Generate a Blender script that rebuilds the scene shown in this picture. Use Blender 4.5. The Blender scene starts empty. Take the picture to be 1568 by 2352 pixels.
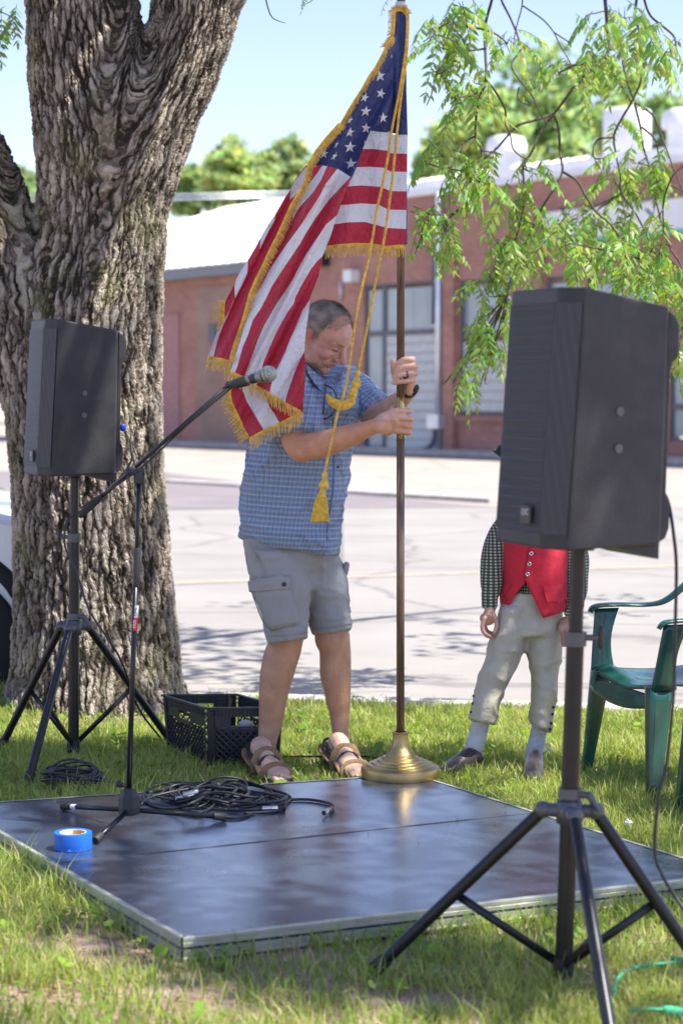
import bpy, bmesh, math, random
import numpy as np
from mathutils import Vector, Matrix, noise as mnoise
random.seed(7); rng = np.random.default_rng(7)
SC = bpy.context.scene
COL = SC.collection
R = math.radians
# ---------------------------------------------------------------- camera
F = 4700.0; CX = 784.0; CY = 1176.0; HOR = 912.0; CAMH = 1.42
PITCH = math.atan((CY-HOR)/F)
cd = bpy.data.cameras.new('camera'); cam = bpy.data.objects.new('camera', cd); COL.objects.link(cam)
cam.location = (0, 0, CAMH); cam.rotation_euler = (math.pi/2-PITCH, 0, 0)
cd.sensor_fit = 'VERTICAL'; cd.sensor_height = 36.0; cd.lens = F*36.0/2352.0
cd.clip_start = 0.1; cd.clip_end = 2000
cd.dof.use_dof = True; cd.dof.focus_distance = 7.2; cd.dof.aperture_fstop = 3.6
SC.camera = cam
# ---------------------------------------------------------------- light
SUN_EL = R(62); SUN_AZ = R(-18)           # azimuth from +X towards +Y (the light comes from there)
S = Vector((math.cos(SUN_EL)*math.cos(SUN_AZ), math.cos(SUN_EL)*math.sin(SUN_AZ), math.sin(SUN_EL)))
ld = bpy.data.lights.new('sun', 'SUN'); ld.energy = 4.2; ld.angle = R(0.53); ld.color = (1.0, 0.955, 0.88)
sun = bpy.data.objects.new('sun', ld); COL.objects.link(sun)
sun.rotation_euler = S.to_track_quat('Z', 'Y').to_euler()
w = bpy.data.worlds.new('World'); SC.world = w; w.use_nodes = True
nt = w.node_tree; nt.nodes.clear()
sky = nt.nodes.new('ShaderNodeTexSky'); sky.sky_type = 'NISHITA'; sky.sun_disc = False
sky.sun_elevation = SUN_EL; sky.sun_rotation = math.pi/2 - SUN_AZ
sky.air_density = 1.0; sky.dust_density = 0.5; sky.ozone_density = 4.0
bg = nt.nodes.new('ShaderNodeBackground'); bg.inputs['Strength'].default_value = 0.100
out = nt.nodes.new('ShaderNodeOutputWorld')
tint = nt.nodes.new('ShaderNodeMixRGB'); tint.blend_type = 'MULTIPLY'; tint.inputs[0].default_value = 1.0; tint.inputs[2].default_value = (1.15, 0.95, 1.02, 1)
nt.links.new(sky.outputs[0], tint.inputs[1]); nt.links.new(tint.outputs[0], bg.inputs[0]); nt.links.new(bg.outputs[0], out.inputs[0])
SC.view_settings.view_transform = 'Standard'; SC.view_settings.look = 'None'
SC.view_settings.exposure = 1.42; SC.view_settings.gamma = 1.0; SC.view_settings.use_curve_mapping = False
SC.cycles.max_bounces = 8; SC.cycles.transparent_max_bounces = 8
try: SC.cycles.use_denoising = True
except Exception: pass
# ---------------------------------------------------------------- pixel helpers (sizes measured on the photograph)
cp, sp = math.cos(PITCH), math.sin(PITCH)
def ray(u, v):
    x = (u-CX)/F; yc = -(v-CY)/F
    return Vector((x, cp+yc*sp, -sp+yc*cp))
def P(u, v, Y):
    d = ray(u, v); return Vector((d.x/d.y*Y, Y, CAMH + d.z/d.y*Y))
def G(u, v, z=0.0):
    d = ray(u, v); t = (z-CAMH)/d.z; return Vector((d.x*t, d.y*t, z))
# ---------------------------------------------------------------- materials
def newmat(name):
    m = bpy.data.materials.new(name); m.use_nodes = True
    return m, m.node_tree, m.node_tree.nodes['Principled BSDF']
def N(nt, t, **kw):
    n = nt.nodes.new(t)
    for k, v in kw.items():
        if k.startswith('i_'):
            key = k[2:]
            if key.isdigit(): key = int(key)
            n.inputs[key].default_value = v
        else: setattr(n, k, v)
    return n
def mat(name, c, rough=0.6, metal=0.0, var=0.12, vscale=8.0, bump=0.0, bscale=60.0, stretch=(1,1,1), c2=None, spec=0.5, coat=0.0, detail=4.0, sheen=0.0):
    m, nt, b = newmat(name); L = nt.links.new
    tc = N(nt, 'ShaderNodeTexCoord'); mp = N(nt, 'ShaderNodeMapping'); mp.inputs['Scale'].default_value = stretch
    L(tc.outputs['Object'], mp.inputs[0])
    nz = N(nt, 'ShaderNodeTexNoise'); nz.inputs['Scale'].default_value = vscale; nz.inputs['Detail'].default_value = detail
    L(mp.outputs[0], nz.inputs[0])
    rp = N(nt, 'ShaderNodeValToRGB')
    ca = tuple(max(0, x*(1-var)) for x in c); cb = tuple(min(1, x*(1+var)) for x in c)
    if c2: ca, cb = c, c2
    rp.color_ramp.elements[0].position = 0.35; rp.color_ramp.elements[1].position = 0.65
    rp.color_ramp.elements[0].color = (*ca, 1); rp.color_ramp.elements[1].color = (*cb, 1)
    L(nz.outputs[0], rp.inputs[0]); L(rp.outputs[0], b.inputs['Base Color'])
    b.inputs['Roughness'].default_value = rough; b.inputs['Metallic'].default_value = metal
    b.inputs['Specular IOR Level'].default_value = spec; b.inputs['Coat Weight'].default_value = coat
    if sheen: b.inputs['Sheen Weight'].default_value = sheen
    if bump:
        n2 = N(nt, 'ShaderNodeTexNoise'); n2.inputs['Scale'].default_value = bscale; n2.inputs['Detail'].default_value = 5
        L(mp.outputs[0], n2.inputs[0]); bp = N(nt, 'ShaderNodeBump'); bp.inputs['Strength'].default_value = bump; bp.inputs['Distance'].default_value = 0.02
        L(n2.outputs[0], bp.inputs['Height']); L(bp.outputs[0], b.inputs['Normal'])
    return m
def leafmat(name, attr='Col', trans=0.45, rough=0.5, gloss=0.06):
    m, nt, b = newmat(name); L = nt.links.new
    a = N(nt, 'ShaderNodeAttribute'); a.attribute_name = attr
    L(a.outputs['Color'], b.inputs['Base Color']); b.inputs['Roughness'].default_value = rough
    b.inputs['Specular IOR Level'].default_value = 0.35
    tr = N(nt, 'ShaderNodeBsdfTranslucent'); mx = N(nt, 'ShaderNodeMixShader'); mx.inputs[0].default_value = trans
    hs = N(nt, 'ShaderNodeHueSaturation'); hs.inputs['Value'].default_value = 1.5; hs.inputs['Hue'].default_value = 0.495; hs.inputs['Saturation'].default_value = 1.1
    L(a.outputs['Color'], hs.inputs['Color']); L(hs.outputs[0], tr.inputs[0])
    L(b.outputs[0], mx.inputs[1]); L(tr.outputs[0], mx.inputs[2])
    L(mx.outputs[0], nt.nodes['Material Output'].inputs['Surface'])
    return m
# ---------------------------------------------------------------- objects and tags
def thing(name, label, cat, loc=(0,0,0), group=None):
    o = bpy.data.objects.new(name, None); COL.objects.link(o); o.location = loc
    o['label'] = label; o['category'] = cat; o.empty_display_size = 0.1
    if group: o['group'] = group
    return o
def org(o):
    v = Vector((0,0,0))
    while o is not None: v += o.location; o = o.parent
    return v
def tag(o, label=None, cat=None, group=None, kind=None):
    if label: o['label'] = label
    if cat: o['category'] = cat
    if group: o['group'] = group
    if kind: o['kind'] = kind
    return o
class MB:
    """collects vertices and faces in world space; build() makes ONE mesh object"""
    def __init__(s): s.v = []; s.f = []
    def add(s, vs, fs):
        o = len(s.v); s.v.extend([tuple(p) for p in vs]); s.f.extend([tuple(i+o for i in q) for q in fs]); return s
    def box(s, c, d, M=None, bev=0.0):
        c = Vector(c); x, y, z = d[0]/2, d[1]/2, d[2]/2
        if bev <= 0:
            vs = [Vector((a*x, b*y, e*z)) for a in (-1,1) for b in (-1,1) for e in (-1,1)]
            fs = [(0,1,3,2),(4,6,7,5),(0,4,5,1),(2,3,7,6),(0,2,6,4),(1,5,7,3)]
        else:
            bm = bmesh.new(); bmesh.ops.create_cube(bm, size=1)
            for v in bm.verts: v.co = Vector((v.co.x*2*x, v.co.y*2*y, v.co.z*2*z))
            bmesh.ops.bevel(bm, geom=list(bm.edges), offset=bev, segments=2, profile=0.5, affect='EDGES')
            bm.verts.ensure_lookup_table(); bm.verts.index_update()
            vs = [v.co.copy() for v in bm.verts]; fs = [tuple(v.index for v in f.verts) for f in bm.faces]; bm.free()
        if M is not None: vs = [M @ v for v in vs]
        return s.add([v+c for v in vs], fs)
    def prism(s, poly, h0, h1, top=None):
        """poly: list of (x,y) -> vertical prism from z h0 to h1; h may be lists per vertex"""
        n = len(poly); top = top or poly
        a = h0 if isinstance(h0, (list, tuple)) else [h0]*n; b = h1 if isinstance(h1, (list, tuple)) else [h1]*n
        vs = [(p[0], p[1], a[i]) for i, p in enumerate(poly)] + [(p[0], p[1], b[i]) for i, p in enumerate(top)]
        fs = [tuple(range(n-1, -1, -1)), tuple(range(n, 2*n))] + [(i, (i+1) % n, n+(i+1) % n, n+i) for i in range(n)]
        return s.add(vs, fs)
    def tube(s, pts, rad, seg=10, cap=True, flat=1.0, fdir=None, smooth=0):
        pts = [Vector(p) for p in pts]
        if not hasattr(rad, '__len__'): rad = [rad]*len(pts)
        rad = list(rad)
        if smooth: pts, rad = crom(pts, rad, smooth)
        n = len(pts); rings = []
        t0 = (pts[1]-pts[0]).normalized()
        up = Vector((0,0,1)) if abs(t0.z) < 0.9 else Vector((1,0,0))
        if fdir is not None: up = Vector(fdir)
        nx = up.cross(t0).normalized()
        vs = []
        for i in range(n):
            t = (pts[min(i+1, n-1)]-pts[max(i-1, 0)])
            if t.length < 1e-9: t = t0
            t.normalize(); nx = (nx - t*nx.dot(t))
            if nx.length < 1e-6: nx = t.orthogonal()
            nx.normalize(); ny = t.cross(nx)
            r = rad[i]; rx, ry = (r if hasattr(r, '__len__') else (r, r*flat))
            for k in range(seg):
                a = 2*math.pi*k/seg
                vs.append(pts[i]+nx*(math.cos(a)*rx)+ny*(math.sin(a)*ry))
        fs = []
        for i in range(n-1):
            for k in range(seg):
                k2 = (k+1) % seg
                fs.append((i*seg+k, i*seg+k2, (i+1)*seg+k2, (i+1)*seg+k))
        if cap:
            fs.append(tuple(range(seg-1, -1, -1))); fs.append(tuple((n-1)*seg+k for k in range(seg)))
        return s.add(vs, fs)
    def limb(s, pts, rad, seg=14, flat=1.0, fdir=None, smooth=4):
        """tapered closed capsule chain with rounded ends"""
        pts = [Vector(p) for p in pts]; rad = list(rad)
        if smooth and len(pts) > 2: pts, rad = crom(pts, rad, smooth)
        a, b = pts[0], pts[-1]; r0 = rad[0]; r1 = rad[-1]
        g = lambda r: (r[0]+r[1])/2 if hasattr(r, '__len__') else r
        sc = lambda r, k: (r[0]*k, r[1]*k) if hasattr(r, '__len__') else r*k
        d0 = (pts[0]-pts[1]).normalized(); d1 = (pts[-1]-pts[-2]).normalized()
        pre = [(a+d0*g(r0)*q, sc(r0, math.sqrt(max(0.0, 1-q*q)))) for q in (0.97, 0.8, 0.5)]
        post = [(b+d1*g(r1)*q, sc(r1, math.sqrt(max(0.0, 1-q*q)))) for q in (0.5, 0.8, 0.97)]
        pp = [p for p, _ in pre]+pts+[p for p, _ in post]; rr = [r for _, r in pre]+rad+[r for _, r in post]
        return s.tube(pp, rr, seg, True, flat, fdir)
    def ell(s, c, r, M=None, seg=20, rings=12):
        vs = []; fs = []; c = Vector(c)
        for i in range(1, rings):
            th = math.pi*i/rings
            for k in range(seg):
                a = 2*math.pi*k/seg
                vs.append(Vector((r[0]*math.sin(th)*math.cos(a), r[1]*math.sin(th)*math.sin(a), r[2]*math.cos(th))))
        vs.append(Vector((0,0,r[2]))); vs.append(Vector((0,0,-r[2])))
        for i in range(rings-2):
            for k in range(seg):
                k2 = (k+1) % seg; fs.append((i*seg+k, (i+1)*seg+k, (i+1)*seg+k2, i*seg+k2))
        T = len(vs)-2
        for k in range(seg):
            k2 = (k+1) % seg; fs.append((T, k, k2)); fs.append((T+1, (rings-2)*seg+k2, (rings-2)*seg+k))
        if M is not None: vs = [M @ v for v in vs]
        return s.add([v+c for v in vs], fs)
    def lathe(s, prof, c=(0,0,0), seg=40, M=None):
        vs = []; fs = []; c = Vector(c); n = len(prof)
        for (r, z) in prof:
            for k in range(seg):
                a = 2*math.pi*k/seg; p = Vector((r*math.cos(a), r*math.sin(a), z))
                vs.append((M @ p if M is not None else p)+c)
        for i in range(n-1):
            for k in range(seg):
                k2 = (k+1) % seg; fs.append((i*seg+k, i*seg+k2, (i+1)*seg+k2, (i+1)*seg+k))
        return s.add(vs, fs)
    def grid(s, fn, n, m):
        vs = [fn(i/n, j/m) for i in range(n+1) for j in range(m+1)]
        fs = [(i*(m+1)+j, (i+1)*(m+1)+j, (i+1)*(m+1)+j+1, i*(m+1)+j+1) for i in range(n) for j in range(m)]
        return s.add(vs, fs)
    def mesh(s, name, off=Vector((0,0,0))):
        me = bpy.data.meshes.new(name)
        me.from_pydata([(x-off.x, y-off.y, z-off.z) for x, y, z in s.v], [], s.f); me.update(); return me
    def build(s, name, m, parent=None, smooth=True, solid=0.0, bevel=0.0, auto=None):
        off = org(parent); me = s.mesh(name, off)
        o = bpy.data.objects.new(name, me); COL.objects.link(o); o.parent = parent
        if m: me.materials.append(m)
        if smooth: setsmooth(me, auto)
        if solid: md = o.modifiers.new('s', 'SOLIDIFY'); md.thickness = solid; md.offset = 0
        if bevel: md = o.modifiers.new('b', 'BEVEL'); md.width = bevel; md.segments = 2; md.limit_method = 'ANGLE'
        return o
def setsmooth(me, ang=None):
    me.polygons.foreach_set('use_smooth', [True]*len(me.polygons))
    if ang:
        try: me.set_sharp_from_angle(angle=R(ang))
        except Exception: pass
def crom(pts, rad, k):
    P_, R_ = [], []; n = len(pts)
    g = lambda r: r if hasattr(r, '__len__') else (r, r)
    for i in range(n-1):
        p0, p1, p2, p3 = pts[max(i-1, 0)], pts[i], pts[i+1], pts[min(i+2, n-1)]
        for j in range(k):
            t = j/k
            P_.append(0.5*((2*p1)+(p2-p0)*t+(2*p0-5*p1+4*p2-p3)*t*t+(3*p1-p0-3*p2+p3)*t**3))
            a, b = g(rad[i]), g(rad[i+1]); tt = t*t*(3-2*t)
            R_.append((a[0]*(1-tt)+b[0]*tt, a[1]*(1-tt)+b[1]*tt))
    P_.append(pts[-1]); R_.append(g(rad[-1]))
    return P_, R_
def crom2(pts, k=8):
    p, _ = crom([Vector(q) for q in pts], [1]*len(pts), k); return p
def resample(pts, n):
    pts = [Vector(p) for p in pts]; d = [0]
    for a, b in zip(pts, pts[1:]): d.append(d[-1]+(b-a).length)
    res = []
    for i in range(n+1):
        t = d[-1]*i/n; k = 0
        while k < len(d)-2 and d[k+1] < t: k += 1
        q = (t-d[k])/max(1e-9, d[k+1]-d[k]); res.append(pts[k].lerp(pts[k+1], min(1, max(0, q))))
    return res
def fuse(mb, voxel, it=4, fac=0.5):
    """union of all shapes in mb as one continuous skin (voxel remesh, then relaxed)"""
    me = mb.mesh('tmp'); o = bpy.data.objects.new('tmp', me); COL.objects.link(o)
    md = o.modifiers.new('r', 'REMESH'); md.mode = 'VOXEL'; md.voxel_size = voxel; md.use_smooth_shade = True
    if it: ms = o.modifiers.new('s', 'SMOOTH'); ms.factor = fac; ms.iterations = it
    dg = bpy.context.evaluated_depsgraph_get(); dg.update()
    res = bpy.data.meshes.new_from_object(o.evaluated_get(dg))
    bpy.data.objects.remove(o); bpy.data.meshes.remove(me)
    return res
def getco(me):
    a = np.empty(len(me.vertices)*3); me.vertices.foreach_get('co', a); return a.reshape(-1, 3)
def setco(me, a): me.vertices.foreach_set('co', np.ascontiguousarray(a).ravel()); me.update()
def getno(me):
    a = np.empty(len(me.vertices)*3); me.vertices.foreach_get('normal', a); return a.reshape(-1, 3)
def place(name, me, m, parent):
    o_ = org(parent); a = getco(me); setco(me, a-np.array(o_)); me.name = name
    o = bpy.data.objects.new(name, me); COL.objects.link(o); o.parent = parent
    me.materials.clear(); me.materials.append(m); setsmooth(me); return o
def vcol(me, cols, name='Col'):
    at = me.color_attributes.new(name, 'FLOAT_COLOR', 'POINT')
    c = np.ones((len(me.vertices), 4)); c[:, :3] = cols; at.data.foreach_set('color', c.ravel())
def vvec(me, vec, name):
    at = me.attributes.new(name, 'FLOAT_VECTOR', 'POINT'); at.data.foreach_set('vector', np.ascontiguousarray(vec).ravel())
def bigmesh(name, V, Fq, m, cols=None, parent=None, smooth=False):
    """fast mesh from numpy; Fq: (n,3) or (n,4) index array"""
    V = np.asarray(V, dtype=np.float32)-np.array(org(parent), dtype=np.float32); k = Fq.shape[1]
    me = bpy.data.meshes.new(name); me.vertices.add(len(V)); me.vertices.foreach_set('co', V.ravel())
    me.loops.add(Fq.size); me.loops.foreach_set('vertex_index', Fq.astype(np.int32).ravel())
    me.polygons.add(len(Fq)); me.polygons.foreach_set('loop_start', np.arange(0, Fq.size, k, dtype=np.int32))
    me.polygons.foreach_set('loop_total', np.full(len(Fq), k, dtype=np.int32))
    me.update(calc_edges=True)
    if cols is not None: vcol(me, cols)
    if smooth: me.polygons.foreach_set('use_smooth', [True]*len(me.polygons))
    o = bpy.data.objects.new(name, me); COL.objects.link(o); me.materials.append(m); o.parent = parent
    return o
def text(name, body, size, m, parent, M, depth=0.0004):
    c = bpy.data.curves.new(name, 'FONT'); c.body = body; c.size = size; c.extrude = depth; c.align_x = 'CENTER'; c.align_y = 'CENTER'
    t = bpy.data.objects.new('t', c); COL.objects.link(t); dg = bpy.context.evaluated_depsgraph_get(); dg.update()
    me = bpy.data.meshes.new_from_object(t.evaluated_get(dg)); bpy.data.objects.remove(t)
    me.transform(M); me.transform(Matrix.Translation(-org(parent)))
    o = bpy.data.objects.new(name, me); COL.objects.link(o); o.parent = parent; me.materials.clear(); me.materials.append(m); return o
def basis(x, y, z, o): 
    M = Matrix((x, y, z)).transposed().to_4x4(); M.translation = o; return M
# ================================================================ setting: ground, road, building, far trees
ROADZ = -0.10
M_dirt = mat('soil', (0.19,0.13,0.085), 0.95, var=0.25, vscale=5, bump=0.6, bscale=45, c2=(0.33,0.25,0.18))
M_conc = mat('kerb_concrete', (0.42,0.39,0.35), 0.9, var=0.15, vscale=3, bump=0.2, bscale=80)
def concrete(name, base, crack, sc=0.35, joint=3.6):
    m, nt, b = newmat(name); L = nt.links.new
    tc = N(nt, 'ShaderNodeTexCoord')
    n1 = N(nt, 'ShaderNodeTexNoise', i_Scale=0.6, i_Detail=8.0, i_Roughness=0.65); L(tc.outputs['Object'], n1.inputs[0])
    r1 = N(nt, 'ShaderNodeValToRGB'); r1.color_ramp.elements[0].position = .3; r1.color_ramp.elements[1].position = .72
    r1.color_ramp.elements[0].color = tuple(x*0.86 for x in base)+(1,); r1.color_ramp.elements[1].color = tuple(min(1, x*1.1) for x in base)+(1,)
    L(n1.outputs[0], r1.inputs[0])
    # cracks: distorted voronoi edges
    nd = N(nt, 'ShaderNodeTexNoise', i_Scale=1.3, i_Detail=5.0); L(tc.outputs['Object'], nd.inputs[0])
    mx = N(nt, 'ShaderNodeMixRGB'); mx.blend_type = 'ADD'; mx.inputs[0].default_value = 0.55; L(tc.outputs['Object'], mx.inputs[1]); L(nd.outputs['Color'], mx.inputs[2])
    vo = N(nt, 'ShaderNodeTexVoronoi', feature='DISTANCE_TO_EDGE', i_Scale=sc); L(mx.outputs[0], vo.inputs['Vector'])
    rc = N(nt, 'ShaderNodeValToRGB'); rc.color_ramp.elements[0].position = 0.0; rc.color_ramp.elements[1].position = 0.02
    rc.color_ramp.elements[0].color = (1,1,1,1); rc.color_ramp.elements[1].color = (0,0,0,1); L(vo.outputs['Distance'], rc.inputs[0])
    bk = N(nt, 'ShaderNodeTexBrick', i_Scale=1.0); bk.inputs['Brick Width'].default_value = 5.2; bk.inputs['Row Height'].default_value = joint; bk.inputs['Mortar Size'].default_value = 0.025; bk.offset = 0
    bk.inputs['Color1'].default_value = (0,0,0,1); bk.inputs['Color2'].default_value = (0,0,0,1); bk.inputs['Mortar'].default_value = (1,1,1,1)
    L(tc.outputs['Object'], bk.inputs['Vector'])
    ad = N(nt, 'ShaderNodeMath', operation='MAXIMUM'); L(rc.outputs[0], ad.inputs[0]); L(bk.outputs['Color'], ad.inputs[1])
    m2 = N(nt, 'ShaderNodeMixRGB'); m2.inputs[2].default_value = (*crack, 1); L(r1.outputs[0], m2.inputs[1])
    ml = N(nt, 'ShaderNodeMath', operation='MULTIPLY'); ml.inputs[1].default_value = 0.75; L(ad.outputs[0], ml.inputs[0]); L(ml.outputs[0], m2.inputs[0])
    L(m2.outputs[0], b.inputs['Base Color']); b.inputs['Roughness'].default_value = 0.9
    nb = N(nt, 'ShaderNodeTexNoise', i_Scale=60.0, i_Detail=4.0); L(tc.outputs['Object'], nb.inputs[0])
    bp = N(nt, 'ShaderNodeBump', i_Strength=0.3, i_Distance=0.01); L(nb.outputs[0], bp.inputs['Height']); L(bp.outputs[0], b.inputs['Normal'])
    return m
M_road = concrete('road_concrete', (0.255,0.238,0.215), (0.135,0.127,0.118))
M_lot = concrete('lot_gravel', (0.31,0.275,0.235), (0.24,0.21,0.18), 0.15, 9.0)
M_asph = mat('old_asphalt', (0.185,0.162,0.162), 0.9, var=0.08, vscale=1.0, bump=0.3, bscale=90)
M_yel = mat('road_paint', (0.38,0.32,0.22), 0.8, var=0.15, vscale=6)
def kerbY(x): return 9.62-0.20*(x+0.76)
# lawn soil: gently uneven sheet up to the kerb
def soil_z(x, y):
    return 0.012*mnoise.noise(Vector((x*1.1, y*1.1, 0.3)))+0.006*mnoise.noise(Vector((x*5, y*5, 2)))-0.006
b = MB(); nx, ny = 120, 90
def gf(a, c):
    x = -9+18*a; y0 = -4.0; y = y0+(kerbY(x)-y0)*c
    return (x, y, soil_z(x, y) if 0.02 < c < 0.985 else -0.004)
b.grid(gf, nx, ny); tag(b.build('lawn_soil', M_dirt), kind='structure')
b = MB(); b.prism([(-60,kerbY(-60)), (60,kerbY(60)), (60,kerbY(60)+0.16), (-60,kerbY(-60)+0.16)], ROADZ-0.1, 0.012)
tag(b.build('kerb', M_conc, smooth=False, bevel=0.015), kind='structure')
b = MB(); b.add([(-300,-300,ROADZ-0.02),(300,-300,ROADZ-0.02),(300,600,ROADZ-0.02),(-300,600,ROADZ-0.02)], [(0,1,2,3)])
tag(b.build('ground', M_lot, smooth=False), kind='structure')
b = MB(); b.add([(-60,kerbY(-60)+0.15,ROADZ),(60,kerbY(60)+0.15,ROADZ),(60,25.5,ROADZ),(4.0,28.6,ROADZ),(-2.3,27.6,ROADZ),(-60,27.6,ROADZ)], [(0,1,2,3,4,5)])
tag(b.build('road', M_road, smooth=False), kind='structure')
a_, b_, c_, d_ = G(380,1170,ROADZ), G(1145,1166,ROADZ), G(735,1130,ROADZ), G(380,1086,ROADZ)
b = MB(); z = ROADZ+0.004
b.add([(-30,a_.y,z),(a_.x,a_.y,z),(b_.x,b_.y,z),(c_.x,c_.y,z),(d_.x,d_.y,z),(-14,44,z),(-60,60,z)], [(0,1,2,3,4,5,6)])
tag(b.build('side_road', M_asph, smooth=False), kind='structure')
a_, b_ = G(400,1340,ROADZ), G(1568,1300,ROADZ); d = (b_-a_).normalized(); n_ = Vector((-d.y, d.x, 0))*0.055
b = MB(); z = Vector((0,0,0.004)); q0, q1 = a_-d*25, b_+d*25
b.add([q0-n_+z, q1-n_+z, q1+n_+z, q0+n_+z], [(0,1,2,3)]); tag(b.build('road_marking', M_yel, smooth=False), kind='structure')
# low kerb between the road and the far lot
b = MB()
for u0, v0, u1, v1 in ((380,1108,1140,1152),):
    p, q = G(u0,v0,ROADZ), G(u1,v1,ROADZ); dd = (q-p).normalized(); nn = Vector((-dd.y,dd.x,0))*0.15
    p = p+dd*0.0; b.prism([(p-nn)[:2], (q-nn)[:2], (q+nn)[:2], (p+nn)[:2]], ROADZ-0.05, ROADZ+0.05)
tag(b.build('kerb', M_conc, smooth=False), kind='structure')

# ---------------------------------------------------------------- brick building across the street
def brickmat(name, c1, c2, mort):
    m, nt, b = newmat(name); L = nt.links.new
    at = N(nt, 'ShaderNodeTexCoord'); bk = N(nt, 'ShaderNodeTexBrick', i_Scale=1.0)
    bk.inputs['Brick Width'].default_value = 0.22; bk.inputs['Row Height'].default_value = 0.075; bk.inputs['Mortar Size'].default_value = 0.008
    bk.inputs['Color1'].default_value = (*c1, 1); bk.inputs['Color2'].default_value = (*c2, 1); bk.inputs['Mortar'].default_value = (*mort, 1); bk.inputs['Bias'].default_value = -0.2
    # wall coordinates: along the wall and up
    sx = N(nt, 'ShaderNodeSeparateXYZ'); L(at.outputs['Object'], sx.inputs[0])
    ml = N(nt, 'ShaderNodeMath', operation='MULTIPLY', i_1=0.585); L(sx.outputs[0], ml.inputs[0])
    ma = N(nt, 'ShaderNodeMath', operation='MULTIPLY_ADD', i_1=-0.811); L(sx.outputs[1], ma.inputs[0]); L(ml.outputs[0], ma.inputs[2])
    cx = N(nt, 'ShaderNodeCombineXYZ'); L(ma.outputs[0], cx.inputs[0]); L(sx.outputs[2], cx.inputs[1]); L(cx.outputs[0], bk.inputs['Vector'])
    nz = N(nt, 'ShaderNodeTexNoise', i_Scale=0.8, i_Detail=6.0); L(at.outputs['Object'], nz.inputs[0])
    mx = N(nt, 'ShaderNodeMixRGB'); mx.blend_type = 'OVERLAY'; mx.inputs[0].default_value = 0.4; L(bk.outputs['Color'], mx.inputs[1]); L(nz.outputs[0], mx.inputs[2])
    L(mx.outputs[0], b.inputs['Base Color']); b.inputs['Roughness'].default_value = 0.9
    return m
M_brick = brickmat('brick', (0.35,0.145,0.11), (0.44,0.21,0.155), (0.34,0.26,0.21))
M_brick2 = brickmat('brown_brick', (0.29,0.165,0.12), (0.34,0.21,0.155), (0.33,0.27,0.23))
M_roofw = mat('white_roof_metal', (0.215,0.215,0.215), 0.55, var=0.25, vscale=.5, metal=0.0)
M_wht = mat('white_paint', (0.78,0.78,0.77), 0.5, var=0.05, vscale=2)
M_galv = mat('galvanised', (0.62,0.65,0.68), 0.35, metal=0.6, var=0.1, vscale=2)
M_glassb = mat('window_glass', (0.27,0.34,0.37), 0.12, var=0.12, vscale=0.8, spec=0.8)
M_frame = mat('window_frame', (0.10,0.11,0.12), 0.5)
M_slat = mat('garage_slat', (0.52,0.55,0.53), 0.6, var=0.08)
M_dgrey = mat('dark_pipe', (0.09,0.10,0.12), 0.5)
M_pink = mat('faded_red_door', (0.36,0.18,0.17), 0.7)
M_teal = mat('teal_stripe', (0.12,0.50,0.45), 0.5)
M_black = mat('black_paint', (0.02,0.02,0.022), 0.4)
WD = Vector((0.585, -0.811, 0)); WN = Vector((-0.811, -0.585, 0)); WA = Vector((-5.67, 66.1, 0))
def ws(u):
    k = (u-CX)/F*1.0; d = ray(u, 1000); k = d.x/d.y
    return (k*WA.y-WA.x)/(WD.x-k*WD.y)
def wz(u, v):
    s_ = ws(u); Y = WA.y+WD.y*s_; d = ray(u, v); return CAMH+d.z/d.y*Y
def W(s_, z, off=0.0): p = WA+WD*s_+WN*off; return Vector((p.x, p.y, z))
bld = thing('brick_building', 'long red brick workshop with white metal roof across the street', 'building', (W(8,0).x, W(8,0).y, ROADZ))
def wbox(b, s0, s1, z0, z1, o0, o1):
    vs = [W(s_, z, o) for s_ in (s0, s1) for o in (o0, o1) for z in (z0, z1)]
    b.add(vs, [(0,1,3,2),(4,6,7,5),(0,4,5,1),(2,3,7,6),(0,2,6,4),(1,5,7,3)])
S0 = ws(200); SL = ws(705); S1 = ws(1568)+6
zE = wz(500,615); zP = (wz(940,445)+wz(1389,405))/2
def wallwith(name, s0, s1, z0, z1, holes, m, off=0.0):
    """a wall with real window openings, built as piers and bands"""
    b = MB(); xs = sorted({s0, s1} | {h[0] for h in holes} | {h[1] for h in holes})
    for a, c in zip(xs, xs[1:]):
        hs = sorted([(h[2], h[3]) for h in holes if h[0] <= a+1e-6 and h[1] >= c-1e-6]); zz = z0
        for (h0, h1) in hs:
            if h0 > zz: wbox(b, a, c, zz, h0, off, off-0.35)
            zz = h1
        if zz < z1: wbox(b, a, c, zz, z1, off, off-0.35)
    return b.build(name, m, bld, smooth=False)
def rect(u0, v0, u1, v1): 
    return (ws(u0), ws(u1), wz((u0+u1)/2, v1), wz((u0+u1)/2, v0))
H1 = rect(836,648,1010,1036); H2 = rect(1054,640,1166,955); H3 = rect(1252,634,1330,955); H4 = rect(1345,634,1500,955); H5 = rect(1535,850,1600,1015)
H1 = (H1[0], H1[1], ROADZ, H1[3])
wallwith('wall', SL, S1, ROADZ-0.1, zP, [H1, H2, H3, H4, H5], M_brick, 0.0)
wallwith('wall', S0, SL, ROADZ-0.1, zE-0.1, [], M_brick, -0.02)
b = MB(); r = rect(452,655,610,1026); wbox(b, r[0], r[1], ROADZ, r[3], -0.019, 0.03); b.build('brown_brick_infill', M_brick2, bld, smooth=False)
b = MB(); r = rect(385,722,413,1005); wbox(b, ws(330), r[1], ROADZ, r[3], -0.019, 0.03); o = b.build('door', M_pink, bld, smooth=False)
b = MB(); r = rect(484,745,500,786); wbox(b, r[0], r[1], r[2], r[3], 0.03, 0.08); b.build('wall_vent', M_dgrey, bld, smooth=False)
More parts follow.
